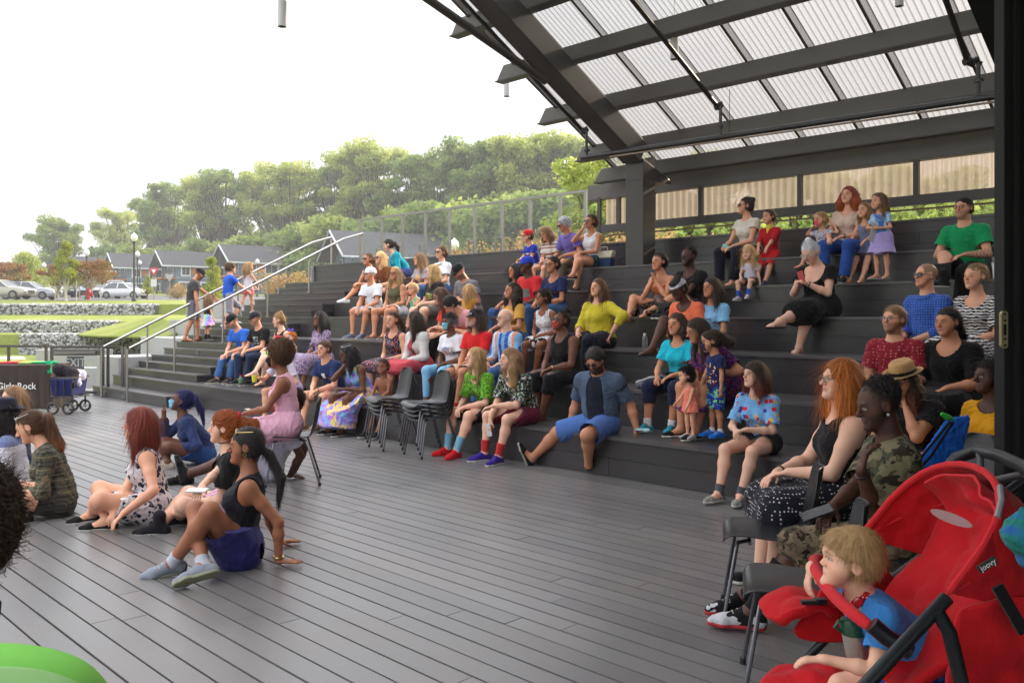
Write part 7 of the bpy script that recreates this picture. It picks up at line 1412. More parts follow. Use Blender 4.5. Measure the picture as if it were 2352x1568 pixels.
# lime green shell chair cut by the bottom left corner
LIME = plain('lime_felt', (.16, .50, .07), .85, 0, .08, 40)
gc = empty('lime_chair', at(60, 1640, 1.75), 'lime green felt-covered tub chair cut off by the lower corner', 'chair')
rows = []
def fold_rows(pts, dep):
    return [[at(x, y, d) for x, y in pts] for d, pts in dep]
surf([[at(-232, 1514, 1.85), at(-72, 1498, 1.85), at(48, 1496, 1.85), at(138, 1514, 1.85), at(203, 1544, 1.85), at(250, 1614, 1.85)], [at(-252, 1574, 1.7), at(-72, 1554, 1.7), at(48, 1559, 1.7), at(128, 1579, 1.7), at(188, 1614, 1.7), at(218, 1674, 1.7)], [at(-252, 1764, 1.75), at(-72, 1764, 1.75), at(48, 1774, 1.75), at(128, 1784, 1.75), at(188, 1804, 1.75), at(228, 1814, 1.75)]], 'chair_back', LIME, gc, .02)
surf([[at(-232, 1559, 1.45), at(-72, 1534, 1.45), at(48, 1528, 1.45), at(128, 1542, 1.45), at(188, 1574, 1.45), at(228, 1654, 1.45)], [at(-232, 1654, 1.42), at(-72, 1634, 1.42), at(48, 1634, 1.42), at(138, 1644, 1.42), at(203, 1674, 1.42), at(238, 1734, 1.42)], [at(-232, 1864, 1.5), at(-72, 1864, 1.5), at(48, 1864, 1.5), at(138, 1864, 1.5), at(203, 1864, 1.5), at(238, 1864, 1.5)]], 'chair_front', plain('pale_lime_felt', (.34, .62, .24), .9, 0, .06, 40), gc, .02)
# ================================================================ gate, table, wagon, lawn, houses, cars, trees
def grass_mat():
    t = NT('grass_lawn', .9, .1); n = t.noise(t.co, .35, 6, .6); m = t.noise(t.co, 9, 5, .7); c = t.mix(t.ramp(n, [(.35, 0), (.65, 1)]), (.19, .23, .045), (.32, .34, .10)); c = t.mix(t.math('MULTIPLY', m, .5), c, (.11, .15, .04)); t.col(c); t.bump(m, .8, .05); return t.m
M_grass = grass_mat()
M_asph = plain('asphalt', (.10, .10, .105), .9, 0, .15, 2)
M_path = plain('pale_path', (.42, .41, .39), .85, 0, .1, 3)
M_gfr = plain('bronze_frame', (.11, .10, .09), .35, .8)
def bar(name, pts, w, h, mat, par): mb = MB(); [mb.span(a, b, w, h) for a, b in pts]; return mb.build(name, mat, par)
# ---- exit gate and fence run
DG = 17.5
def G(x, y, d=DG): return at(x, y, d)
def gz(x, z, d=DG): return Vector(((x - CX) / F0 * d, d, z))
ft = empty('low_fence', gz(40, 0), 'low bronze metal fence run continuing left behind the table', 'fence')
mb = MB(); mb.span(gz(-80, 1.0), gz(112, 1.0), .04, .05); mb.build('top_rail', M_gfr, ft)
for x in (106, 20, -60): mb = MB(); mb.span(gz(x, 0), gz(x, .985), .035, .05, (1, 0, 0)); mb.build('post', M_gfr, ft)
mb = MB(); mb.span(gz(-80, .08), gz(104, .08), .03, .03); mb.build('bottom_rail', M_gfr, ft)
gt = empty('exit_gate', gz(176, 0), 'bronze metal gate with a push bar and EXIT sign', 'gate')
mb = MB(); mb.span(gz(117, .985), gz(238, .985), .045, .05); mb.span(gz(117, .06), gz(234, .06), .04, .045); mb.span(gz(119, .08), gz(119, .96), .04, .05, (1, 0, 0)); mb.span(gz(235, .02), gz(235, .96), .05, .07, (1, 0, 0)); mb.build('gate_frame', M_gfr, gt)
mb = MB(); mb.span(gz(122, .875), gz(232, .875), .05, .13); mb.build('push_bar_housing', plain('bronze_plate', (.16, .15, .135), .4, .7), gt)
mb = MB(); mb.span(gz(125, .865, DG - .07), gz(220, .878, DG - .07), .05, .045); mb.build('push_bar', M_ss, gt)
mb = MB(); ex = (G(155, 833), G(194, 833)); mb.span(ex[0] + Vector((0, -.02, 0)), ex[1] + Vector((0, -.02, 0)), .012, .26); sg = mb.build('sign_plate', plain('grey_sign', (.09, .09, .09), .5), gt)
v, f = text_mesh('EXIT', .24, True); mb = MB(); c = (ex[0] + ex[1]) / 2 + Vector((0, -.032, 0)); mb.add([c + Vector((p.x * .86, 0, p.y)) for p in v], f); mb.build('print', plain('sign_letters', (.42, .42, .40), .5), sg)
for x in (248, 281, 289): mb = MB(); mb.span(gz(x, 0, 17.2), gz(x, 1.0, 17.2), .03, .05, (1, 0, 0)); mb.build('post', M_ss if x > 260 else M_gfr, gt)
mb = MB(); mb.span(gz(240, .985, 17.3), gz(283, .985, 17.2), .04, .045); mb.build('link_rail', M_gfr, gt)
mb = MB(); mb.box(gz(250, .06, 17.1), (.09, .02, .06)); mb.box(gz(285, .10, 17.1), (.07, .02, .09)); mb.build('floor_bracket', M_ss, gt, bevel=.01)
# ---- merch table
tb = empty('cloth_table', Vector((at(20, 0, 15.1).x, 15.1, 0)), 'folding table under a dark cloth lettered Girls Rock', 'table')
CL_T = T_('solid', (64, 54, 48)); xl, xr = at(-190, 0, 14.8).x, at(113, 0, 14.8).x
mb = MB(); nx = 70; vs = []; rows_ = [(.77, 0, 0), (.70, .0, .3), (.45, .0, .8), (.2, .02, 1), (.015, .04, 1.2)]
for z, o_, am in rows_:
    for i in range(nx + 1):
        s_ = i / nx; x = xl + (xr - xl + o_) * s_; vs.append(Vector((x, 14.8 - o_ - .022 * am * math.sin(i * 1.15) - .012 * am * math.sin(i * 2.7 + 1), z)))
    for i in range(1, 16): s_ = i / 15; vs.append(Vector((xr + o_ + .02 * am * math.sin(i * 1.3), 14.8 + .72 * s_, z)))
n = nx + 16; mb.add(vs, [(j * n + i, (j + 1) * n + i, (j + 1) * n + i + 1, j * n + i + 1) for j in range(len(rows_) - 1) for i in range(n - 1)]); mb.add([Vector((xl, 14.8, .77)), Vector((xr, 14.8, .77)), Vector((xr, 15.52, .77)), Vector((xl, 15.52, .77))], [(0, 1, 2, 3)])
clo = mb.build('tablecloth', CL_T, tb, smooth=1.5)
v, f = text_mesh('Girls Rock', .155, True); mb = MB(); c = at(38, 887, 14.74); mb.add([Vector((c.x + p.x * 1.0, 14.735, c.z + p.y)) for p in v], f); mb.build('print', WPR, clo)
for sx in (xl + .1, xr - .12):
    for yy in (14.95, 15.4): mb = MB(); mb.tube([(sx, yy, 0), (sx, yy, .74)], .015, 8); mb.build('leg', M_chr, tb)
for i, (x, y, c_, l) in enumerate(((25, 834, (196, 40, 54), 'folded red shirt on the cloth-covered table'), (70, 833, (150, 200, 90), 'pale green folded cloth on the table'), (98, 832, (20, 140, 96), 'emerald green cloth spilling over the table corner'))):
    c = Vector((at(x, 0, 15.1).x, 15.1, .80)); blob('folded_cloth', [(wv(c - Vector((.15, 0, .01))), wv(c + Vector((.17, .05, -.01))), .07, .09, .04, V3(0, 0, 1), .35)] + ([(wv(c + Vector((.22, -.2, 0))), wv(c + Vector((.27, -.28, -.16))), .05, .04, .04)] if i == 2 else []), S_(*c_), l, 'cloth', .02, .01)
# ---- wagon
wg = empty('wagon', Vector((at(136, 0, 14.2).x, 14.2, 0)), 'folding blue fabric wagon on black wheels beside the table', 'wagon')
wx0, wx1, wy0, wy1 = at(113, 0, 14.03).x, at(165, 0, 14.03).x, 14.05, 14.55
mb = MB(); mb.hexa([Vector(p) for p in ((wx0 + .04, wy0, .30), (wx1 - .04, wy0, .30), (wx1 - .04, wy1, .30), (wx0 + .04, wy1, .30), (wx0, wy0 - .02, .58), (wx1, wy0 - .02, .58), (wx1, wy1 + .02, .58), (wx0, wy1 + .02, .58))]); mb.build('fabric_body', S_(30, 36, 92), wg, bevel=.02)
mb = MB()
for z in (.28, .6):
    mb.tube([(wx0, wy0 - .03, z), (wx1, wy0 - .03, z), (wx1, wy1 + .03, z), (wx0, wy1 + .03, z)], .013, 7, closed=True)
for x in (wx0, wx0 * .67 + wx1 * .33, wx0 * .33 + wx1 * .67, wx1): mb.tube([(x, wy0 - .03, .28), (x, wy0 - .03, .6)], .011, 6)
mb.build('wagon_frame', M_pipe, wg, smooth=True)
for x, y in ((wx0 + .06, wy0 - .02), (wx1 - .06, wy0 - .02), (wx0 + .12, wy1), (wx1 - .04, wy1)):
    mb = MB(); mb.tube([Vector((x + math.cos(t) * .085, y, .105 + math.sin(t) * .085)) for t in np.linspace(0, 6.283, 19)[:-1]], .02, 8, closed=True); w_ = mb.build('wheel', M_pipe, wg, smooth=True)
    mb = MB(); mb.lathe((x, y, .105), [(0, -.02), (.022, -.02), (.022, .02), (0, .02)], 10, (1, 0, 0), (0, 0, 1), (0, -1, 0))
    for k in range(5): a = k * 1.2566; mb.tube([Vector((x, y, .105)), Vector((x + math.cos(a) * .08, y, .105 + math.sin(a) * .08))], .007, 5)
    mb.build('hub', plain('grey_hub', (.3, .3, .3), .5), w_); mb = MB(); mb.tube([(x, y, .105), (x, y, .30)], .014, 6); mb.build('wheel_fork', M_pipe, wg)
c = Vector((at(146, 0, 14.2).x, 14.3, .66)); blob('jacket', [(wv(c - Vector((.12, 0, -.06))), wv(c + Vector((.14, -.05, .0))), .11, .09, .04), (wv(c + Vector((.12, -.1, 0))), wv(c + Vector((.2, -.2, -.18))), .07, .05, .03)], S_(34, 28, 34), 'black jacket heaped on the blue wagon', 'jacket', .015, .014)
c = Vector((at(163, 0, 14.2).x, 14.4, .64)); blob('white_cloth', [(wv(c - Vector((.1, 0, 0))), wv(c + Vector((.05, 0, -.02))), .09, .1, .04), (wv(c + Vector((.05, -.1, 0))), wv(c + Vector((.10, -.15, -.15))), .05, .05, .03)], S_(206, 200, 222), 'white and lilac cloth hanging out of the wagon', 'cloth', .015, .014)
# ---- ground
rg = random.Random(11)
def gh(X, Y):
    if Y < 37.45: z = -.04
    elif Y < 42.5: z = .82
    elif Y < 50.5: z = 1.36 + (Y - 42.5) * .046
    elif Y < 60: z = 2.30 + (Y - 50) * .03
    elif Y < 74: z = 2.75 + (Y - 60) * .02
    elif Y < 150: z = 3.03 + (Y - 74) * .034
    else: z = 5.6 + (Y - 150) * (.02 + .10 * max(0, min(1, (X + 100) / 120)))
    if Y > 150: z = 5.6 + (Y - 150) * (.03 + .22 * max(0, min(1, (X + 110) / 110))) if Y < 260 else 5.6 + 110 * (.03 + .22 * max(0, min(1, (X + 110) / 110)))
    if X > -.18 * Y - 2 and Y > 19 and Y < 150: z = max(z, min(3.4, 1.6 + (Y - 19) * .06) * max(0, min(1, (X + .18 * Y + 2) / 4)))
    return z
ys = [-40, -10, 5, 12, 17, 19, 22, 25, 29, 33, 37.4, 37.6, 42.4, 42.6, 50.4, 50.6, 55, 60, 64, 74, 90, 110, 130, 150, 165, 180, 200, 230, 260, 400, 900]; xs_ = [-700, -300, -200, -150, -110, -90, -70, -55, -42, -34, -28, -24, -20, -16, -13.5, -11, -7, -3, 0, 4, 10, 20, 40, 80, 160, 300, 700]
mb = MB(); n = len(xs_)
for Y in ys:
    for X in xs_:
        z = gh(X, Y)
        if Y < 22 and X > -22: z = -.5 if (Y < 19 and X > -17) else -.04
        mb.v.append((X, Y, z))
for j in range(len(ys) - 1):
    for i in range(n - 1): mb.f.append((j * n + i, j * n + i + 1, (j + 1) * n + i + 1, (j + 1) * n + i)); mb.m.append(0)
tag(mb.build('ground', M_grass), kind='structure')
# asphalt parking and road sheets
def sheet(name, mat, pts): mb = MB(); mb.add(pts, [tuple(range(len(pts)))]); return tag(mb.build(name, mat), kind='structure')
sheet('parking_lot', M_asph, [Vector((x, y, z)) for x, y, z in ((-90, 74.2, 3.06), (-8, 74.2, 3.06), (-8, 112, 4.36), (-90, 112, 4.36))])
sheet('road', M_asph, [Vector((x, y, z)) for x, y, z in ((-90, 64, 2.86), (-17, 64, 2.86), (-17, 73.9, 3.06), (-90, 73.9, 3.06))])
for nm, pts in (('path', [gz(-80, -.03, 33), gz(60, -.03, 33), gz(52, -.03, 35.5), gz(-80, -.03, 35)]), ('path', [gz(112, -.02, 19.2), gz(300, -.02, 18.6), gz(290, -.02, 20.3), gz(112, -.02, 21)])): sheet(nm, M_path, pts)
bk = surf([[at(160, 770, 36.5), at(245, 772, 31), at(320, 774, 26), at(405, 774, 21.3)], [at(205, 759, 38), at(275, 756, 34), at(340, 755, 29), at(405, 756, 22.5)], [at(255, 744, 41.5), at(305, 730, 42), at(356, 716, 38), at(405, 736, 24)], [at(256, 760, 43), at(305, 745, 44), at(356, 735, 42), at(405, 745, 26)]], 'grass_bank', M_grass, None, .05, 1); tag(bk, kind='structure')
# concrete planter walls beside the stairs
def cwall(s0, s1, D, D2, z0, z1, label):
    mb = MB(); mb.hexa([sD(s0, D, z0), sD(s1, D, z0), sD(s1, D2, z0), sD(s0, D2, z0), sD(s0, D, z1), sD(s1, D, z1), sD(s1, D2, z1), sD(s0, D2, z1)]); o = mb.build('concrete_wall', M_conc, bevel=.012); tag(o, label, 'wall', 'concrete walls beside the stairs')
cwall(-19.8, -18.53, 6.9, 8.2, -.04, .75, 'lowest concrete block beside the foot of the stairs')
cwall(-20.8, -18.53, 8.25, 9.5, -.04, 1.12, 'second concrete wall block up beside the stairs')
cwall(-22.2, -18.53, 9.55, 10.9, -.04, 1.52, 'third concrete wall block beside the stair flight')
cwall(-24.3, -18.53, 10.95, 11.5, -.04, 2.08, 'long upper concrete wall behind the climbing man')
cwall(-18.52, -18.50, 11.5, 13, 0, 2.84, 'tall concrete wall end at the top of the stairs')
for x0, x1, y0, y1, d, l in ((82, 240, 803, 830, 23, 'low concrete seat wall on the lawn behind the exit gate'), (112, 262, 845, 862, 19.4, 'concrete kerb slab just beyond the gate')):
    a = at(x0, y1, d); b = at(x1, y1, d); zt = at(x0, y0, d).z; mb = MB(); mb.hexa([Vector((a.x, d, -.04)), Vector((b.x, d, -.04)), Vector((b.x, d + .5, -.04)), Vector((a.x, d + .5, -.04)), Vector((a.x, d, zt)), Vector((b.x, d, zt)), Vector((b.x, d + .5, zt)), Vector((a.x, d + .5, zt))]); tag(mb.build('seat_wall', M_conc, bevel=.01), l, 'wall')
a = at(90, 0, 60); 
for x0, x1, y0, d, l in ((125, 305, 688, 59, 'pale concrete kerb wall under the young trees'), (310, 420, 688, 62, 'low concrete kerb wall in front of the parked cars and signs')):
    p0 = at(x0, y0, d); p1 = at(x1, y0, d); zb = gh(-30, d) - .05; mb = MB(); mb.hexa([Vector((p0.x, d, zb)), Vector((p1.x, d, zb)), Vector((p1.x, d + .4, zb)), Vector((p0.x, d + .4, zb)), Vector((p0.x, d, p0.z)), Vector((p1.x, d, p0.z)), Vector((p1.x, d + .4, p0.z)), Vector((p0.x, d + .4, p0.z))]); tag(mb.build('kerb_wall', M_conc, bevel=.02), l, 'wall')
# gabion walls
def gab_mat(): t = NT('gabion_stone', .9, .2); r = t.island(); n = t.noise(t.co, 5, 4); c = t.ramp(r, [(0, (.20, .20, .21)), (.5, (.36, .36, .375)), (1, (.55, .55, .55))]); t.col(t.mix(t.math('MULTIPLY', n, .3), c, (.3, .3, .3))); return t.m
M_gab = gab_mat(); M_core = plain('gabion_core', (.10, .10, .10), .95)
rnp = np.random.RandomState(5)
_t = (1 + 5 ** .5) / 2
IV = np.array([(-1, _t, 0), (1, _t, 0), (-1, -_t, 0), (1, -_t, 0), (0, -1, _t), (0, 1, _t), (0, -1, -_t), (0, 1, -_t), (_t, 0, -1), (_t, 0, 1), (-_t, 0, -1), (-_t, 0, 1)]) / 1.9
IF = np.array([(0, 11, 5), (0, 5, 1), (0, 1, 7), (0, 7, 10), (0, 10, 11), (1, 5, 9), (5, 11, 4), (11, 10, 2), (10, 7, 6), (7, 1, 8), (3, 9, 4), (3, 4, 2), (3, 2, 6), (3, 6, 8), (3, 8, 9), (4, 9, 5), (2, 4, 11), (6, 2, 10), (8, 6, 7), (9, 8, 1)])
def gabion(pts, z0, z1, label, sz=.085):
    root = empty('gabion_wall', Vector((pts[0][0], pts[0][1], z0)), label, 'wall', 'stone gabion walls on the lawn'); Vs = []; k = 0; mb = MB()
    for (a, b) in zip(pts[:-1], pts[1:]):
        a = Vector((a[0], a[1], 0)); b = Vector((b[0], b[1], 0)); L = (b - a).length; d = (b - a) / L; nn = Vector((d.y, -d.x, 0)); 
        if nn.y > 0: nn = -nn
        mb.hexa([a + ZV * z0, b + ZV * z0, b - nn * .8 + ZV * z0, a - nn * .8 + ZV * z0, a + ZV * (z1 - .03), b + ZV * (z1 - .03), b - nn * .8 + ZV * (z1 - .03), a - nn * .8 + ZV * (z1 - .03)])
        N_f = int(L * (z1 - z0) / (sz * sz * 1.5)); N_t = int(L * .8 / (sz * sz * 2.2))
        for N_, top in ((N_f, 0), (N_t, 1)):
            u = rnp.rand(N_, 1) * L; v = rnp.rand(N_, 1); c = np.array(a) + u * np.array(d)
            if top: c = c - v * .8 * np.array(nn); c[:, 2] = z1 - .03
            else: c[:, 2] = z0 + v[:, 0] * (z1 - z0 - .05)
            R_ = sz * (.6 + .6 * rnp.rand(N_, 1, 3)); Vs.append((c[:, None, :] + (IV[None] * (1 + .35 * rnp.normal(size=(N_, 12, 3)) * .5)) * R_).reshape(-1, 3))
    V = np.concatenate(Vs); nS = len(V) // 12; Q = (IF[None] + np.arange(nS)[:, None, None] * 12).reshape(-1, 3); mb.build('wall_core', M_core, root); np_mesh('stones', V, Q, M_gab, root, root.location, smooth=False)
X2 = lambda x, d: ((x - CX) / F0 * d, d)
gabion([X2(44, 37), X2(200, 36.6), X2(345, 36.2)], -.04, .86, 'nearest stone-filled gabion wall, just beyond the exit gate', .075)
gabion([X2(-80, 42), X2(150, 42), X2(262, 42)], .80, 1.38, 'middle gabion wall of grey stones', .09)
gabion([X2(-80, 50), X2(200, 50), X2(356, 50)], 1.66, 2.31, 'farthest gabion wall below the young trees', .10)
# ---- houses
SID = plain('slate_siding', C(96, 112, 128), .7, 0, .06, 2); SID2 = plain('pale_siding', C(130, 142, 152), .7, 0, .06, 2)
def roof_m(): t = NT('shingles', .9, .15); n = t.noise(t.mapping(t.co, (1, 1, 5)), 4, 5, .7); t.col(t.mix(n, (.055, .055, .06), (.11, .11, .115))); t.bump(n, .5, .03); return t.m
ROOF = roof_m(); TRIM = plain('white_trim', (.62, .64, .66), .6); WOODP = plain('cedar_panel', C(168, 104, 62), .7, 0, .2, 6); GLS = plain('window_glass', (.05, .06, .07), .1, 0, .1, 3, .8); DPOST = plain('dark_post', (.04, .04, .045), .6)
def house(x, d, L, Wd, yaw, zb, He, Hr, label, porch=True, name='house', rev=False):
    a = math.radians(yaw); U = Vector((math.cos(a), math.sin(a), 0)); Vv = Vector((-U.y, U.x, 0)); o = Vector(((x - CX) / F0 * d, d, zb)); t = empty(name, o, label, 'house', 'two-storey slate houses beyond the car park')
    def Q_(u, v, z): return o + U * u + Vv * v + ZV * z
    mb = MB(); P0 = [Q_(0, 0, 0), Q_(L, 0, 0), Q_(L, Wd, 0), Q_(0, Wd, 0), Q_(0, 0, He), Q_(L, 0, He), Q_(L, Wd, He), Q_(0, Wd, He), Q_(0, Wd / 2, Hr), Q_(L, Wd / 2, Hr)]
    mb.add(P0, [(0, 1, 5, 4), (1, 2, 6, 9, 5), (2, 3, 7, 6), (3, 0, 4, 8, 7)]); mb.build('wall', SID, t)
    ov = 2.4 if porch else .4; k = (Hr - He) / (Wd / 2); e = .5
    for sg in (0, 1):
        v0 = -e if sg == 0 else Wd + e; z0 = He - k * e; mb = MB(); A = [Q_(-ov, v0, z0), Q_(L + .4, v0, z0), Q_(L + .4, Wd / 2, Hr), Q_(-ov, Wd / 2, Hr)]; B = [p + ZV * .22 for p in A]; mb.hexa(A + B) if False else mb.add(A + B, [(3, 2, 1, 0), (4, 5, 6, 7), (0, 1, 5, 4), (1, 2, 6, 5), (2, 3, 7, 6), (3, 0, 4, 7)]); r = mb.build('roof', ROOF, t)
        mb = MB(); mb.span(A[0] + ZV * .1, A[3] + ZV * .1, .10, .30); mb.span(A[0] + ZV * .08, A[1] + ZV * .08, .08, .22); mb.build('fascia', TRIM if sg == 0 else SID2, r)
    if porch:
        for v in (.1, Wd / 2, Wd - .1): mb = MB(); mb.span(Q_(-2.1, v, 0), Q_(-2.1, v, He + k * min(v, Wd - v) - .1), .22, .22, U); mb.build('porch_post', DPOST, t)
        mb = MB(); mb.hexa([Q_(-2.3, 0, 2.7), Q_(-.02, 0, 2.7), Q_(-.02, Wd, 2.7), Q_(-2.3, Wd, 2.7), Q_(-2.3, 0, 2.95), Q_(-.02, 0, 2.95), Q_(-.02, Wd, 2.95), Q_(-2.3, Wd, 2.95)]); b = mb.build('balcony', WOODP, t)
        mb = MB(); mb.span(Q_(-2.25, .1, 4.0), Q_(-2.25, Wd - .1, 4.0), .06, .06); mb.span(Q_(-2.25, .1, 4.0), Q_(-.1, .1, 4.0), .06, .06)
        for i in range(9): v = .3 + (Wd - .6) * i / 8; mb.span(Q_(-2.25, v, 2.95), Q_(-2.25, v, 4.0), .04, .04, U)
        mb.build('railing', DPOST, b)
    nW = max(2, int(L / 3.2))
    for i in range(nW):
        u = (i + .5) * L / nW
        for fl, z in ((0, .8), (1, 3.4)):
            w = 2.0 if (i + fl) % 2 == 0 else 1.3; mb = MB(); mb.box(Q_(u, -.04, z + .65), (w / 2 + .16, .05, .86), U, Vv); fr = mb.build('window', TRIM, t); mb = MB()
            for sx in ((-.25, .25) if w > 1.2 else (0,)): mb.box(Q_(u + sx * w, -.10, z + .65), ((w / 4 - .04) if w > 1.2 else w / 2 - .03, .02, .62), U, Vv)
            mb.build('pane', GLS, fr)
        if i % 2 == 0: mb = MB(); mb.box(Q_(u + L / nW * .5, -.02, 4.35), (L / nW * .22, .03, .8), U, Vv); mb.build('cedar_panel', WOODP, t)
    mb = MB(); mb.box(Q_(L / 2, -.03, 2.95), (L / 2, .04, .14), U, Vv); mb.build('storey_band', SID2, t)
    mb = MB(); mb.box(Q_(-.04, Wd * .35, 1.1), (.05, .5, 1.1), U, Vv); mb.build('door', GLS, t)
    for v in (.25, .7):
        mb = MB(); mb.box(Q_(-.04, Wd * v, 4.4), (.05, .6, .7), U, Vv); fr = mb.build('window', TRIM, t); mb = MB(); mb.box(Q_(-.10, Wd * v, 4.4), (.02, .5, .6), U, Vv); mb.build('pane', GLS, fr)
    return t
zg = 5.3
house(-60, 175, 13, 7.6, 37, zg, 5.1, 7.5, 'slate house farthest to the side, half behind the bushy tree')
house(118, 166, 13, 7.6, 37, zg, 5.1, 7.5, 'slate house standing behind the yellow-green young tree')
house(192, 160, 13, 7.6, 37, zg, 5.1, 7.5, 'slate house behind the rust-leaved tree')
house(291, 152, 13, 7.6, 37, zg, 5.1, 7.5, 'slate house with cedar panels behind the tall street lamp')
house(404, 146, 13, 7.6, 37, zg, 5.1, 7.5, 'slate house behind the man climbing the stairs')
house(556, 138, 13, 8.4, 37, zg, 5.2, 7.9, 'slate house framed by the two handrails')
house(826, 112, 24, 12, 27, 4.4, 5.2, 8.7, 'nearest grey-blue house with a broad low roof behind the panel fence', porch=True)
# ---- cars
def car(x, d, yaw, colr, label, kind='sedan', zb=None, L=4.7):
    a = math.radians(yaw); U = Vector((math.cos(a), math.sin(a), 0)); Vv = Vector((-U.y, U.x, 0)); zb = gh(-40, d) + .04 if zb is None else zb; o = Vector(((x - CX) / F0 * d, d, zb)); t = empty('parked_car', o, label, 'car', 'cars in the parking lot')
    def Q_(u, v, z): return o + U * u + Vv * v + ZV * z
    h = 1.45 if kind == 'sedan' else 1.72; f = L / 4.7; hood = .92 if kind == 'sedan' else 1.08
    sec = [(-2.33, .72, .45, .55), (-2.2, .84, .30, .80), (-1.7, .90, .22, hood), (-.9, .91, .20, hood + .06), (0, .92, .20, hood + .05), (1.0, .92, .20, hood + .04), (1.75, .90, .22, hood + .02 if kind == 'sedan' else hood + .08), (2.2, .85, .30, hood - .04), (2.34, .74, .45, .60)]
    mb = MB(); rows = []
    for u, w, z0, z1 in sec: rows.append([Q_(u * f, -w * .9, z0), Q_(u * f, -w, z0 + .12), Q_(u * f, -w, (z0 + z1) / 2), Q_(u * f, -w * .93, z1 - .05), Q_(u * f, -w * .7, z1), Q_(u * f, w * .7, z1), Q_(u * f, w * .93, z1 - .05), Q_(u * f, w, (z0 + z1) / 2), Q_(u * f, w, z0 + .12), Q_(u * f, w * .9, z0)])
    n = 10; mb.add([p for r in rows for p in r], [(i * n + k, i * n + (k + 1) % n, (i + 1) * n + (k + 1) % n, (i + 1) * n + k) for i in range(len(rows) - 1) for k in range(n)] + [tuple(range(n)), tuple(range((len(rows) - 1) * n + n - 1, (len(rows) - 1) * n - 1, -1))])
    paint = plain('car_paint', colr, .22, .25, .03, 3, .7); b = mb.build('car_body', paint, t, smooth=True)
    cb = [(-.95, hood), (-.25, h - .04), (.75, h), (1.25, h - .06), (1.85, hood + .03)] if kind == 'sedan' else [(-1.1, hood), (-.45, h - .04), (.8, h), (1.9, h - .06), (2.2, hood + .05)]
    mb = MB(); vs = []; 
    for u, z in cb: wt = .86 if z < h - .2 else .66; vs += [Q_(u * f, -wt, z), Q_(u * f, wt, z)]
    m = len(cb); mb.add(vs, [(2 * i, 2 * i + 1, 2 * i + 3, 2 * i + 2) for i in range(m - 1)] + [tuple(2 * i for i in range(m)), tuple(2 * i + 1 for i in reversed(range(m)))]); mb.build('windows', GLS, t)
    mb = MB(); i1, i2 = cb[1], cb[3]; mb.hexa([Q_(i1[0] * f, -.67, i1[1] - .02), Q_(i2[0] * f, -.67, i2[1] - .02), Q_(i2[0] * f, .67, i2[1] - .02), Q_(i1[0] * f, .67, i1[1] - .02), Q_(i1[0] * f, -.6, h + .02), Q_(i2[0] * f, -.6, h + .02), Q_(i2[0] * f, .6, h + .02), Q_(i1[0] * f, .6, h + .02)]); mb.build('car_roof', paint, t, bevel=.03)
    for sv in (-1, 1):
        mb = MB(); [mb.span(Q_(cb[i][0] * f, sv * (.87 if cb[i][1] < h - .2 else .675), cb[i][1]), Q_(cb[i + 1][0] * f, sv * (.87 if cb[i + 1][1] < h - .2 else .675), cb[i + 1][1]), .06, .06) for i in (0, m - 2)]; mb.span(Q_(.3 * f, sv * .89, hood), Q_(.3 * f, sv * .68, h - .03), .06, .07, U); mb.build('pillar', paint, t)
        for u in (-1.42, 1.42):
            mb = MB(); mb.lathe(Q_(u * f, sv * .84, .33), [(0, -.1), (.33, -.1), (.34, -.06), (.34, .06), (.33, .1), (0, .1)], 18, U, ZV, Vv); w_ = mb.build('wheel', M_pipe, t, smooth=True); mb = MB(); mb.lathe(Q_(u * f, sv * .945, .33), [(0, 0), (.2, 0), (.2, .01 * sv)], 14, U, ZV, Vv); mb.build('hubcap', M_ss, w_)
        mb = MB(); mb.box(Q_(-2.22 * f, sv * .62, .68), (.06, .17, .08), U, Vv); mb.build('headlight', Mw, t, bevel=.02); mb = MB(); mb.box(Q_(2.26 * f, sv * .64, .75), (.05, .16, .07), U, Vv); mb.build('tail_light', plain('tail_red', (.3, .01, .01), .3), t, bevel=.02)
    mb = MB(); mb.box(Q_(-2.30 * f, 0, .55), (.04, .4, .12), U, Vv); mb.build('grille', M_pipe, t)
CW = (.66, .67, .68); CS = (.36, .38, .41)
car(68, 71, 184, CS, 'silver sedan parked nearest, in front of the young trees')
car(4, 66, 178, (.42, .40, .34), 'champagne sedan cut off by the picture edge', zb=2.95)
car(140, 92, 100, (.30, .33, .37), 'grey blue pickup-like SUV behind the yellow-green tree', 'suv')
car(172, 93, 95, (.05, .07, .12), 'dark navy SUV between the two young trees', 'suv')
car(210, 92, 100, (.18, .22, .28), 'steel blue SUV behind the red hydrant', 'suv')
car(238, 91, 100, CS, 'pale silver hatchback next to the white crossover')
car(266, 88, 112, CW, 'white crossover with black grille facing the lawn', 'suv')
car(288, 80, 172, CW, 'white low saloon parked side-on by the lamp post', L=4.4)
car(108, 98, 98, (.06, .06, .07), 'black car at the back of the parking row')
car(508, 118, 170, (.04, .05, .08), 'dark car glimpsed under the handrail behind the stairs')
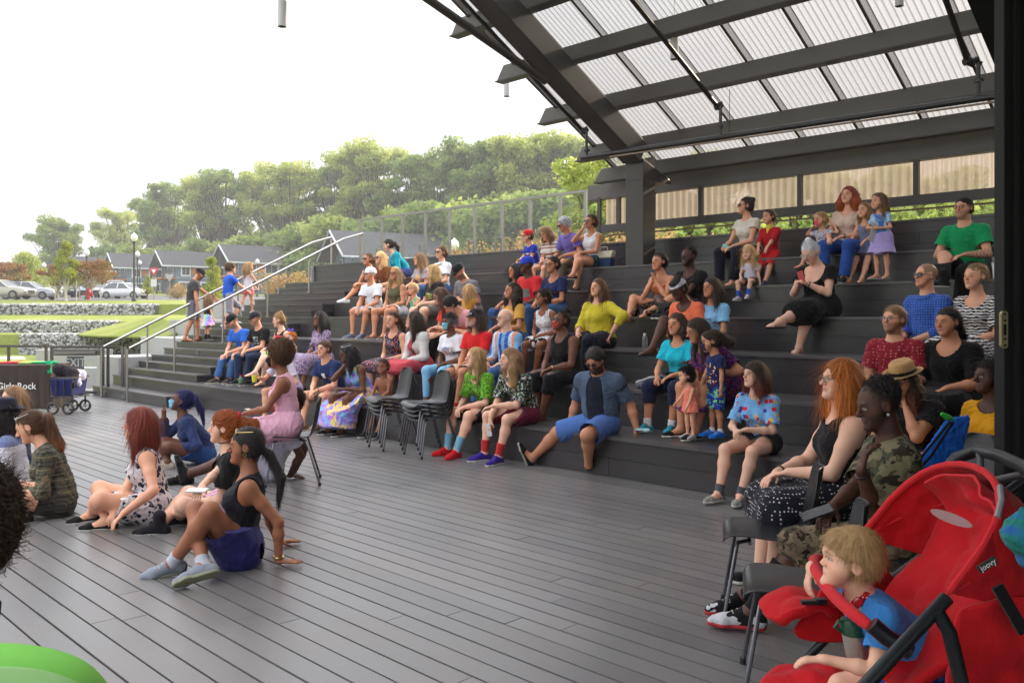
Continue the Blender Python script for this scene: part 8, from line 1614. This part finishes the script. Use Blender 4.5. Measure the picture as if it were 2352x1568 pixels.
# ---- lamps, signs, hydrant
LAMPG = NT('frosted_globe', .4, .4); LAMPG.col((.8, .8, .8)); LAMPG = LAMPG.m
def lamp(x, yt, d, label, zb=None):
    T = at(x, yt, d); zb = gh(T.x, d) if zb is None else zb; o = Vector((T.x, d, zb)); t = empty('street_lamp', o, label, 'street lamp', 'globe street lamps'); H = T.z - zb
    mb = MB(); mb.lathe(o, [(.16, 0), (.16, .25), (.09, .35), (.065, .8), (.05, H - .75), (.09, H - .70), (.10, H - .62), (.06, H - .60)], 12); mb.build('post', DPOST, t, smooth=True)
    mb = MB(); mb.lathe(o, [(.07, H - .60), (.17, H - .50), (.22, H - .36), (.21, H - .24), (.13, H - .12), (.05, H - .07), (.035, H - .02), (0, H)], 14); mb.build('globe', LAMPG, t, smooth=True)
lamp(308, 534, 58, 'tallest white globe lamp on a black post by the lawn'); lamp(316, 576, 84, 'second globe lamp just behind the tallest one'); lamp(321, 597, 106, 'third and smallest globe lamp of the row')
lamp(101, 602, 92, 'globe lamp above the silver sedan'); lamp(199, 571, 70, 'globe lamp rising out of the rust-leaved tree'); lamp(591, 594, 96, 'globe lamp seen between the handrails'); lamp(1043, 546, 38, 'white globe lamp behind the panel fence', 2.9); lamp(4, 608, 95, 'globe lamp at the picture edge above the champagne car')
def tri_sign(x, y, d, s, back, label):
    c = at(x, y, d); zb = gh(c.x, d); t = empty('road_sign', Vector((c.x, d, zb)), label, 'sign'); mb = MB(); mb.tube([(c.x, d + .03, zb), (c.x, d + .03, c.z + s * .5)], .035, 8); mb.build('post', M_ss, t)
    def tri(k, y_, m, nm, par): mb = MB(); pts = [Vector((c.x - s * k, d + y_, c.z + s * .55 * k)), Vector((c.x + s * k, d + y_, c.z + s * .55 * k)), Vector((c.x, d + y_, c.z - s * 1.05 * k))]; mb.add(pts + [p + Vector((0, .012, 0)) for p in pts], [(0, 2, 1), (3, 4, 5), (0, 1, 4, 3), (1, 2, 5, 4), (2, 0, 3, 5)]); return mb.build(nm, m, par)
    if back: tri(.62, 0, plain('bare_alu', (.45, .45, .46), .5, .3), 'sign_plate', t)
    else:
        p = tri(.62, 0, plain('sign_red', (.6, .04, .07), .5), 'sign_plate', t); tri(.30, -.016, plain('sign_white', (.8, .8, .8), .5), 'sign_centre', p)
        mb = MB(); mb.box((c.x, d, c.z - s * 1.5), (.22, .01, .28)); mb.build('lower_plate', Mw, t)
tri_sign(353, 622, 66, .62, False, 'red and white yield triangle on a steel post'); tri_sign(389, 636, 70, .62, True, 'bare grey back of a triangular road sign')
o = at(203, 694, 59.4); o.z = 2.55; t = empty('fire_hydrant', o, 'red fire hydrant between the young tree stakes', 'hydrant'); mb = MB(); mb.lathe(o, [(.2, 0), (.2, .08), (.13, .10), (.13, .7), (.17, .72), (.17, .78), (.12, .92), (.04, 1.0), (0, 1.05)], 14); mb.tube([o + Vector((-.24, 0, .6)), o + Vector((.24, 0, .6))], .07, 10); mb.build('hydrant_body', plain('hydrant_red', (.4, .03, .05), .4), t, smooth=True)
mb = MB(); 
for sx in (-.26, .26): mb = MB(); mb.tube([o + Vector((sx, 0, .6)), o + Vector((sx * 1.15, 0, .6))], .09, 8); mb.build('hydrant_cap', plain('hydrant_red', (.4, .03, .05), .4), t)
# ---- trees
def leaf_mat(name, c1, c2, c3):
    t = NT(name, .6, .25); r = t.island(); n = t.noise(t.co, .5, 3); x = t.mix(r, c1, c2); x = t.mix(t.ramp(n, [(.45, 0), (.65, 1)]), x, c3); o = t.n['Material Output']; t.col(x); tl = t.new('ShaderNodeBsdfTranslucent'); t.put(tl.inputs[0], x); m = t.new('ShaderNodeMixShader'); m.inputs[0].default_value = .55; t.l.new(t.b.outputs[0], m.inputs[1]); t.l.new(tl.outputs[0], m.inputs[2]); t.l.new(m.outputs[0], o.inputs[0]); return t.m
LG = leaf_mat('leaf_green', (.23, .31, .06), (.40, .47, .11), (.50, .53, .16)); LD = leaf_mat('leaf_dark', (.14, .22, .055), (.25, .34, .09), (.34, .42, .12)); LY = leaf_mat('leaf_lime', (.22, .28, .03), (.34, .38, .06), (.42, .42, .08)); LR = leaf_mat('leaf_rust', (.22, .11, .04), (.32, .17, .06), (.20, .17, .05)); LO = leaf_mat('leaf_tan', (.35, .22, .10), (.45, .30, .15), (.28, .24, .08))
BARK = plain('bark', (.10, .08, .06), .95, 0, .3, 4); BARK2 = plain('pale_bark', (.45, .42, .38), .9)
def tree_meshes(seed, H, R, trunk, leaf, nblob, nleaf, lsz, bark=BARK, form='spread'):
    r = np.random.RandomState(seed); rr = random.Random(seed); mb = MB(); tips = []
    nl = 6 if form != 'cone' else 1; top = trunk * H
    mb.tube([(0, 0, -.3), (rr.uniform(-.02, .02) * H, 0, top * .5), (0, rr.uniform(-.02, .02) * H, top)] , [.028 * H, .022 * H, .018 * H], 8)
    for i in range(nblob):
        a = rr.uniform(0, 6.283); 
        if form == 'spread': ph = rr.random() ** .5; zz = H * (trunk + .12 + (1 - trunk - .2) * rr.random() ** .7); rad = R * ph * (1 - .45 * max(0, (zz / H - .75) / .25)) ; br = R * rr.uniform(.22, .38)
        elif form == 'cone': zz = H * (trunk + (1 - trunk) * rr.random()); rad = R * .75 * (1 - (zz / H - trunk) / (1 - trunk)) ** .8 * rr.random() ** .4; br = R * .22 + R * .22 * (1 - zz / H)
        else: zz = H * rr.uniform(.15, .8); rad = R * rr.random() ** .5 * .8; br = R * rr.uniform(.25, .42)
        p = np.array((math.cos(a) * rad, math.sin(a) * rad, min(zz, H - br * .5))); tips.append((p, br))
        if form != 'bush' or i < 6:
            b = Vector((0, 0, top * rr.uniform(.6, 1.0))); e = Vector(p) * .96; m = b.lerp(e, .5) + Vector((rr.uniform(-1, 1), rr.uniform(-1, 1), .6)) * R * .06; w = .010 * H; mb.tube([b, m, e], [w, w * .6, w * .22], 5)
    V = []; per = nleaf // nblob
    for p, br in tips:
        d = r.normal(size=(per, 3)); d /= np.linalg.norm(d, axis=1, keepdims=True); rad = br * (r.rand(per, 1) ** .45); c = p + d * rad * np.array((1, 1, .62 if form == 'spread' else .85)); 
        s = lsz * (.5 + r.rand(per, 1)); a = r.normal(size=(per, 3)); a /= np.linalg.norm(a, axis=1, keepdims=True); b = np.cross(a, r.normal(size=(per, 3))); b /= np.linalg.norm(b, axis=1, keepdims=True)
        V.append(np.stack([c - a * s * .5, c - b * s * .28, c + a * s * .5, c + b * s * .28], 1).reshape(-1, 3))
    V = np.concatenate(V); Q = np.arange(len(V)).reshape(-1, 4); return mb, V, Q, leaf, bark
def tree_make(tm, loc, label, group=None, name='tree', cat='tree', sc=(1, 1, 1), rz=0):
    mb, V, Q, leaf, bark = tm; t = empty(name, Vector((0, 0, 0)), label, cat, group); o1 = mb.build('trunk', bark, t, smooth=True); o2 = np_mesh('crown', V, Q, leaf, t, (0, 0, 0), smooth=False); t.location = loc; t.scale = sc; t.rotation_euler = (0, 0, rz); return t
def tree_copy(src, loc, label, sc, rz, mat=None):
    t = src.copy(); SC.collection.objects.link(t); t.location = loc; t.scale = sc; t.rotation_euler = (0, 0, rz); t['label'] = label
    for c in src.children:
        k = c.copy(); SC.collection.objects.link(k); k.parent = t
        if mat and k.name.startswith('crown'): k.material_slots[0].link = 'OBJECT'; k.material_slots[0].material = mat
    return t
rt = random.Random(21); H0 = 20
GW = 'woodland trees behind the houses'
protos = [tree_make(tree_meshes(s, H0, 6.0, .24, LG if s % 2 else LD, 40, 12000, .5), Vector((-260, 300, 0)), 'spreading tree', GW) for s in (1, 2, 3, 4)]
wood = [  # x, top y, depth  (far line of the wood, left to right)
 (268, 470, 205, 'outermost spreading tree at the low end of the wood'), (310, 452, 200, 'broad tree second from the low end of the wood'), (352, 446, 196, 'feathery tree above the house behind the tall lamp'), (396, 428, 192, 'round-headed tree behind the cedar-panelled house'), (440, 408, 190, 'pale green tree above the climbing man'),
 (486, 404, 186, 'spreading tree over the curly-haired boy'), (530, 398, 184, 'tall airy tree above the girl in coral shorts'), (572, 402, 182, 'light green tree over the top of the near handrail'), (625, 388, 180, 'wide vase-shaped tree where the wood starts to rise'), (668, 374, 176, 'vase-shaped tree with bare lower limbs'),
 (712, 376, 174, 'airy tree with visible branches above the handrail tops'), (760, 366, 172, 'olive green tree left of the tallest open crown'), (808, 340, 170, 'tall open-crowned tree above the start of the panel fence'), (860, 338, 168, 'tall fine-leaved tree over the first fence posts'), (905, 350, 165, 'dense tree beside the tall fine-leaved one'),
 (950, 345, 162, 'dense dark round tree in the middle of the wood'), (1000, 340, 160, 'dark green domed tree near the wood centre'), (1050, 350, 158, 'mid green tree just below the crest of the wood'), (1100, 318, 155, 'lofty tree rising above the panel fence'), (1150, 308, 152, 'lofty ash-like tree with sky showing through'),
 (1205, 300, 150, 'highest feathery tree beside the canopy edge'), (1255, 306, 150, 'tall pale tree directly left of the canopy beams'), (1300, 318, 150, 'tree crown touching the slanting canopy edge'), (1345, 380, 148, 'lower tree crown at the foot of the canopy beam'), (1420, 400, 145, 'tree partly behind the steel column')]
for i, (x, y, d, lab) in enumerate(wood):
    if i in (1, 4, 7, 10, 14, 17, 23): continue
    y -= (0, 6, 0, 14, 3)[i % 5]
    T = at(x, y, d); g_ = gh(T.x, d); h_ = min(T.z - g_, 25) * rt.uniform(.96, 1.04); zb = T.z - h_; src = protos[i % 4]; k = h_ / H0; tree_copy(src, Vector((T.x, d + rt.uniform(-3, 3), zb)), lab, (k * rt.uniform(.85, 1.1) if h_ < 27 else .95 * k, k, k * 1.0), rt.uniform(0, 6.28), [LG, LD, LG, LD][(i // 2) % 4] if i not in (15, 16) else LD)
bush = tree_make(tree_meshes(9, 8, 5.5, .1, LD, 26, 6500, .6, form='bush'), Vector((-240, 300, 0)), 'dense bush', 'dense undergrowth trees below the wood')
bn = 0
for x, y, d in ((255, 560, 180), (285, 555, 178), (345, 560, 172), (420, 556, 166), (500, 545, 160), (560, 540, 158), (610, 540, 156), (650, 520, 152), (690, 512, 150), (730, 505, 146), (775, 500, 142), (820, 490, 140), (862, 486, 136), (905, 478, 134), (950, 470, 132), (995, 462, 130), (1040, 462, 128), (1085, 455, 126), (1130, 450, 124), (1175, 445, 122), (1220, 445, 120), (1265, 440, 118), (1310, 440, 116), (1355, 430, 114)):
    bn += 1; T = at(x, y, d); k = 1.05 if x < 640 else 1.5; lbl = 'dense bush %s' % ['near the low end of the wood', 'under the outermost tree', 'behind the cedar-panelled house', 'above the climbing man', 'above the two children on the stairs', 'between the handrails', 'under the handrail bend', 'right of the near handrail bend', 'above the nearest house gable', 'over the peak of the broad low roof', 'left of the first fence post', 'behind the first fence post', 'behind the second fence post', 'behind the third fence post', 'behind the fourth fence post', 'left of the lamp globe by the fence', 'behind the lamp globe by the fence', 'above the sixth fence post', 'above the seventh fence post', 'above the red-capped boy', 'above the striped girl', 'above the purple polo', 'behind the last fence post', 'left of the steel column'][bn - 1]
    tree_copy(bush, Vector((T.x, d, T.z - 8 * k)), lbl, (k * 1.15, k, k), rt.uniform(0, 6.28), LD if bn % 3 else LG)
# understorey mass that closes the wood off
def mass(name, pts, mat, n, lsz, kind='stuff', dep=4., seed=3):
    r = np.random.RandomState(seed); V = []
    for (x0, y0, x1, y1, d0, d1, yb) in pts:
        t = r.rand(n, 1); x = x0 + (x1 - x0) * t; yt = y0 + (y1 - y0) * t; d = d0 + (d1 - d0) * t + r.rand(n, 1) * dep; y = yt + (yb - yt) * (1 - r.rand(n, 1) ** .8 * (0.85 + .15 * np.sin(x * .13))); c = np.concatenate([(x - CX) / F0 * d, d, CZ + (HY - y) / F0 * d], 1)
        s = lsz * (.5 + r.rand(n, 1)); a = r.normal(size=(n, 3)); a /= np.linalg.norm(a, axis=1, keepdims=True); b = np.cross(a, r.normal(size=(n, 3))); b /= np.linalg.norm(b, axis=1, keepdims=True); V.append(np.stack([c - a * s * .5, c - b * s * .4, c + a * s * .5, c + b * s * .4], 1).reshape(-1, 3))
    V = np.concatenate(V); o = np_mesh(name, V, np.arange(len(V)).reshape(-1, 4), mat, None, (0, 0, 0), smooth=False); tag(o, kind=kind); return o
mass('woodland_undergrowth', [(245, 570, 640, 530, 212, 192, 620), (640, 530, 1000, 485, 190, 170, 620), (1000, 485, 1480, 460, 168, 152, 620)], LD, 16000, 1.3)
# the big lone tree and the young trees
tm = tree_meshes(31, 16, 5.2, .18, LD, 40, 11000, .45); tree_make(tm, Vector((at(131, 0, 172).x, 172, 5.6)), 'large lone tree with two rounded tops standing apart', sc=(1.0, 1.0, 1.03))
tree_make(tree_meshes(37, 9, 4, .2, LD, 20, 3000, .5), Vector((at(228, 0, 190).x, 190, 5.6)), 'small distant tree between the lone tree and the wood')
def ytree(x, yt, d, R, leaf, seed, form, label, bark=BARK2, n=5200, stakes=True, ls=.13, trunk=.28, zb=None):
    T = at(x, yt, d); zb = gh(T.x, d) if zb is None else zb; H = T.z - zb; tree_make(tree_meshes(seed, H, R, trunk, leaf, 30, n, ls, bark, form), Vector((T.x, d, zb)), label, 'young trees by the car park')
    if stakes:
        for sx in (-.7, .75):
            mb = MB(); mb.tube([(T.x + sx, d - .1, zb), (T.x + sx, d - .1, zb + 1.5)], .03, 6); tag(mb.build('tree_stake', BARK2), 'pale wooden stake %s' % (('left of ' if sx < 0 else 'right of ') + 'the ' + label.split(',')[0]), 'stake', 'stakes of the young trees')
ytree(152, 556, 58, 1.35, LY, 41, 'cone', 'yellow-green pointed young tree, pale trunk'); ytree(133, 606, 60, 1.15, LR, 42, 'spread', 'small rusty young tree, behind the pointed one', stakes=False); ytree(207, 596, 60, 1.65, LR, 43, 'spread', 'rust-brown round young tree, by the hydrant')
ytree(60, 583, 84, 3.2, LG, 44, 'cone', 'bushy green conical tree, behind the silver sedan', BARK, 7000, False, .2, .12); ytree(8, 600, 78, 2.0, LR, 45, 'spread', 'rust-tinted tree, cut by the picture edge', BARK, 4000, False, .18)
ytree(486, 585, 52, 1.0, LY, 46, 'cone', 'slim lime green tree, between the climbing man and the boy', BARK, 3600, False, .12, .1); ytree(338, 632, 68, .6, LY, 47, 'cone', 'thin lime sapling, left of the yield sign', BARK, 1200, False, .1); ytree(408, 646, 76, 1.1, LO, 48, 'bush', 'yellowish shrub, right of the bare sign back', BARK, 1800, False, .12, .1)
ytree(655, 612, 40, 1.3, LO, 49, 'bush', 'tan autumn shrub, behind the upper handrail posts', BARK, 4200, False, .10, .1, 1.6)
for i, (x, yt, R, l) in enumerate(((1050, 560, 1.3, 'by the lamp globe'), (1160, 545, 1.5, 'behind the middle fence posts'), (1240, 520, 1.7, 'behind the red-capped boy'), (1330, 535, 1.4, 'behind the purple polo'), (1450, 525, 1.4, 'behind the column foot'), (1540, 528, 1.4, 'right of the column under the rail'), (960, 585, 1.0, 'at the far end of the fence'))):
    ytree(x, yt, 24 if x < 1400 else 20, R, LO, 60 + i, 'bush', 'tan autumn shrub, ' + l, BARK, 5200, False, .085, .1, 1.8)
mass('green_hedge', [(1495, 526, 2352, 440, 22, 16, 640), (1340, 470, 1500, 470, 26, 24, 600)], LD, 9000, .16, dep=1.5)
for i, (x, w) in enumerate(((1400, 'left of the column'), (1640, 'behind the wall sheet, left part'), (1860, 'behind the wall sheet centre'), (2080, 'behind the wall sheet near the curly-haired woman'), (2260, 'behind the wall sheet by the black door'))):
    T = at(x, 330, 34); tree_copy(protos[i % 4], Vector((T.x, 34 + i, 1.5)), 'tree seen faintly ' + w, (.42, .42, .34), i * 1.3, LG)
# pale air
mb = MB(); mb.hexa([Vector(p) for p in ((-420, -45, -3), (420, -45, -3), (420, 450, -3), (-420, 450, -3), (-420, -45, 62), (420, -45, 62), (420, 450, 62), (-420, 450, 62))])
t = NT('haze'); t.n.remove(t.b); pv = t.new('ShaderNodeVolumePrincipled'); pv.inputs['Color'].default_value = (.92, .94, 1, 1); pv.inputs['Density'].default_value = .0008; t.l.new(pv.outputs[0], t.n['Material Output'].inputs['Volume']); tag(mb.build('haze', t.m), kind='stuff')
for o in protos + [bush]:
    for c in list(o.children): bpy.data.objects.remove(c)
    bpy.data.objects.remove(o)
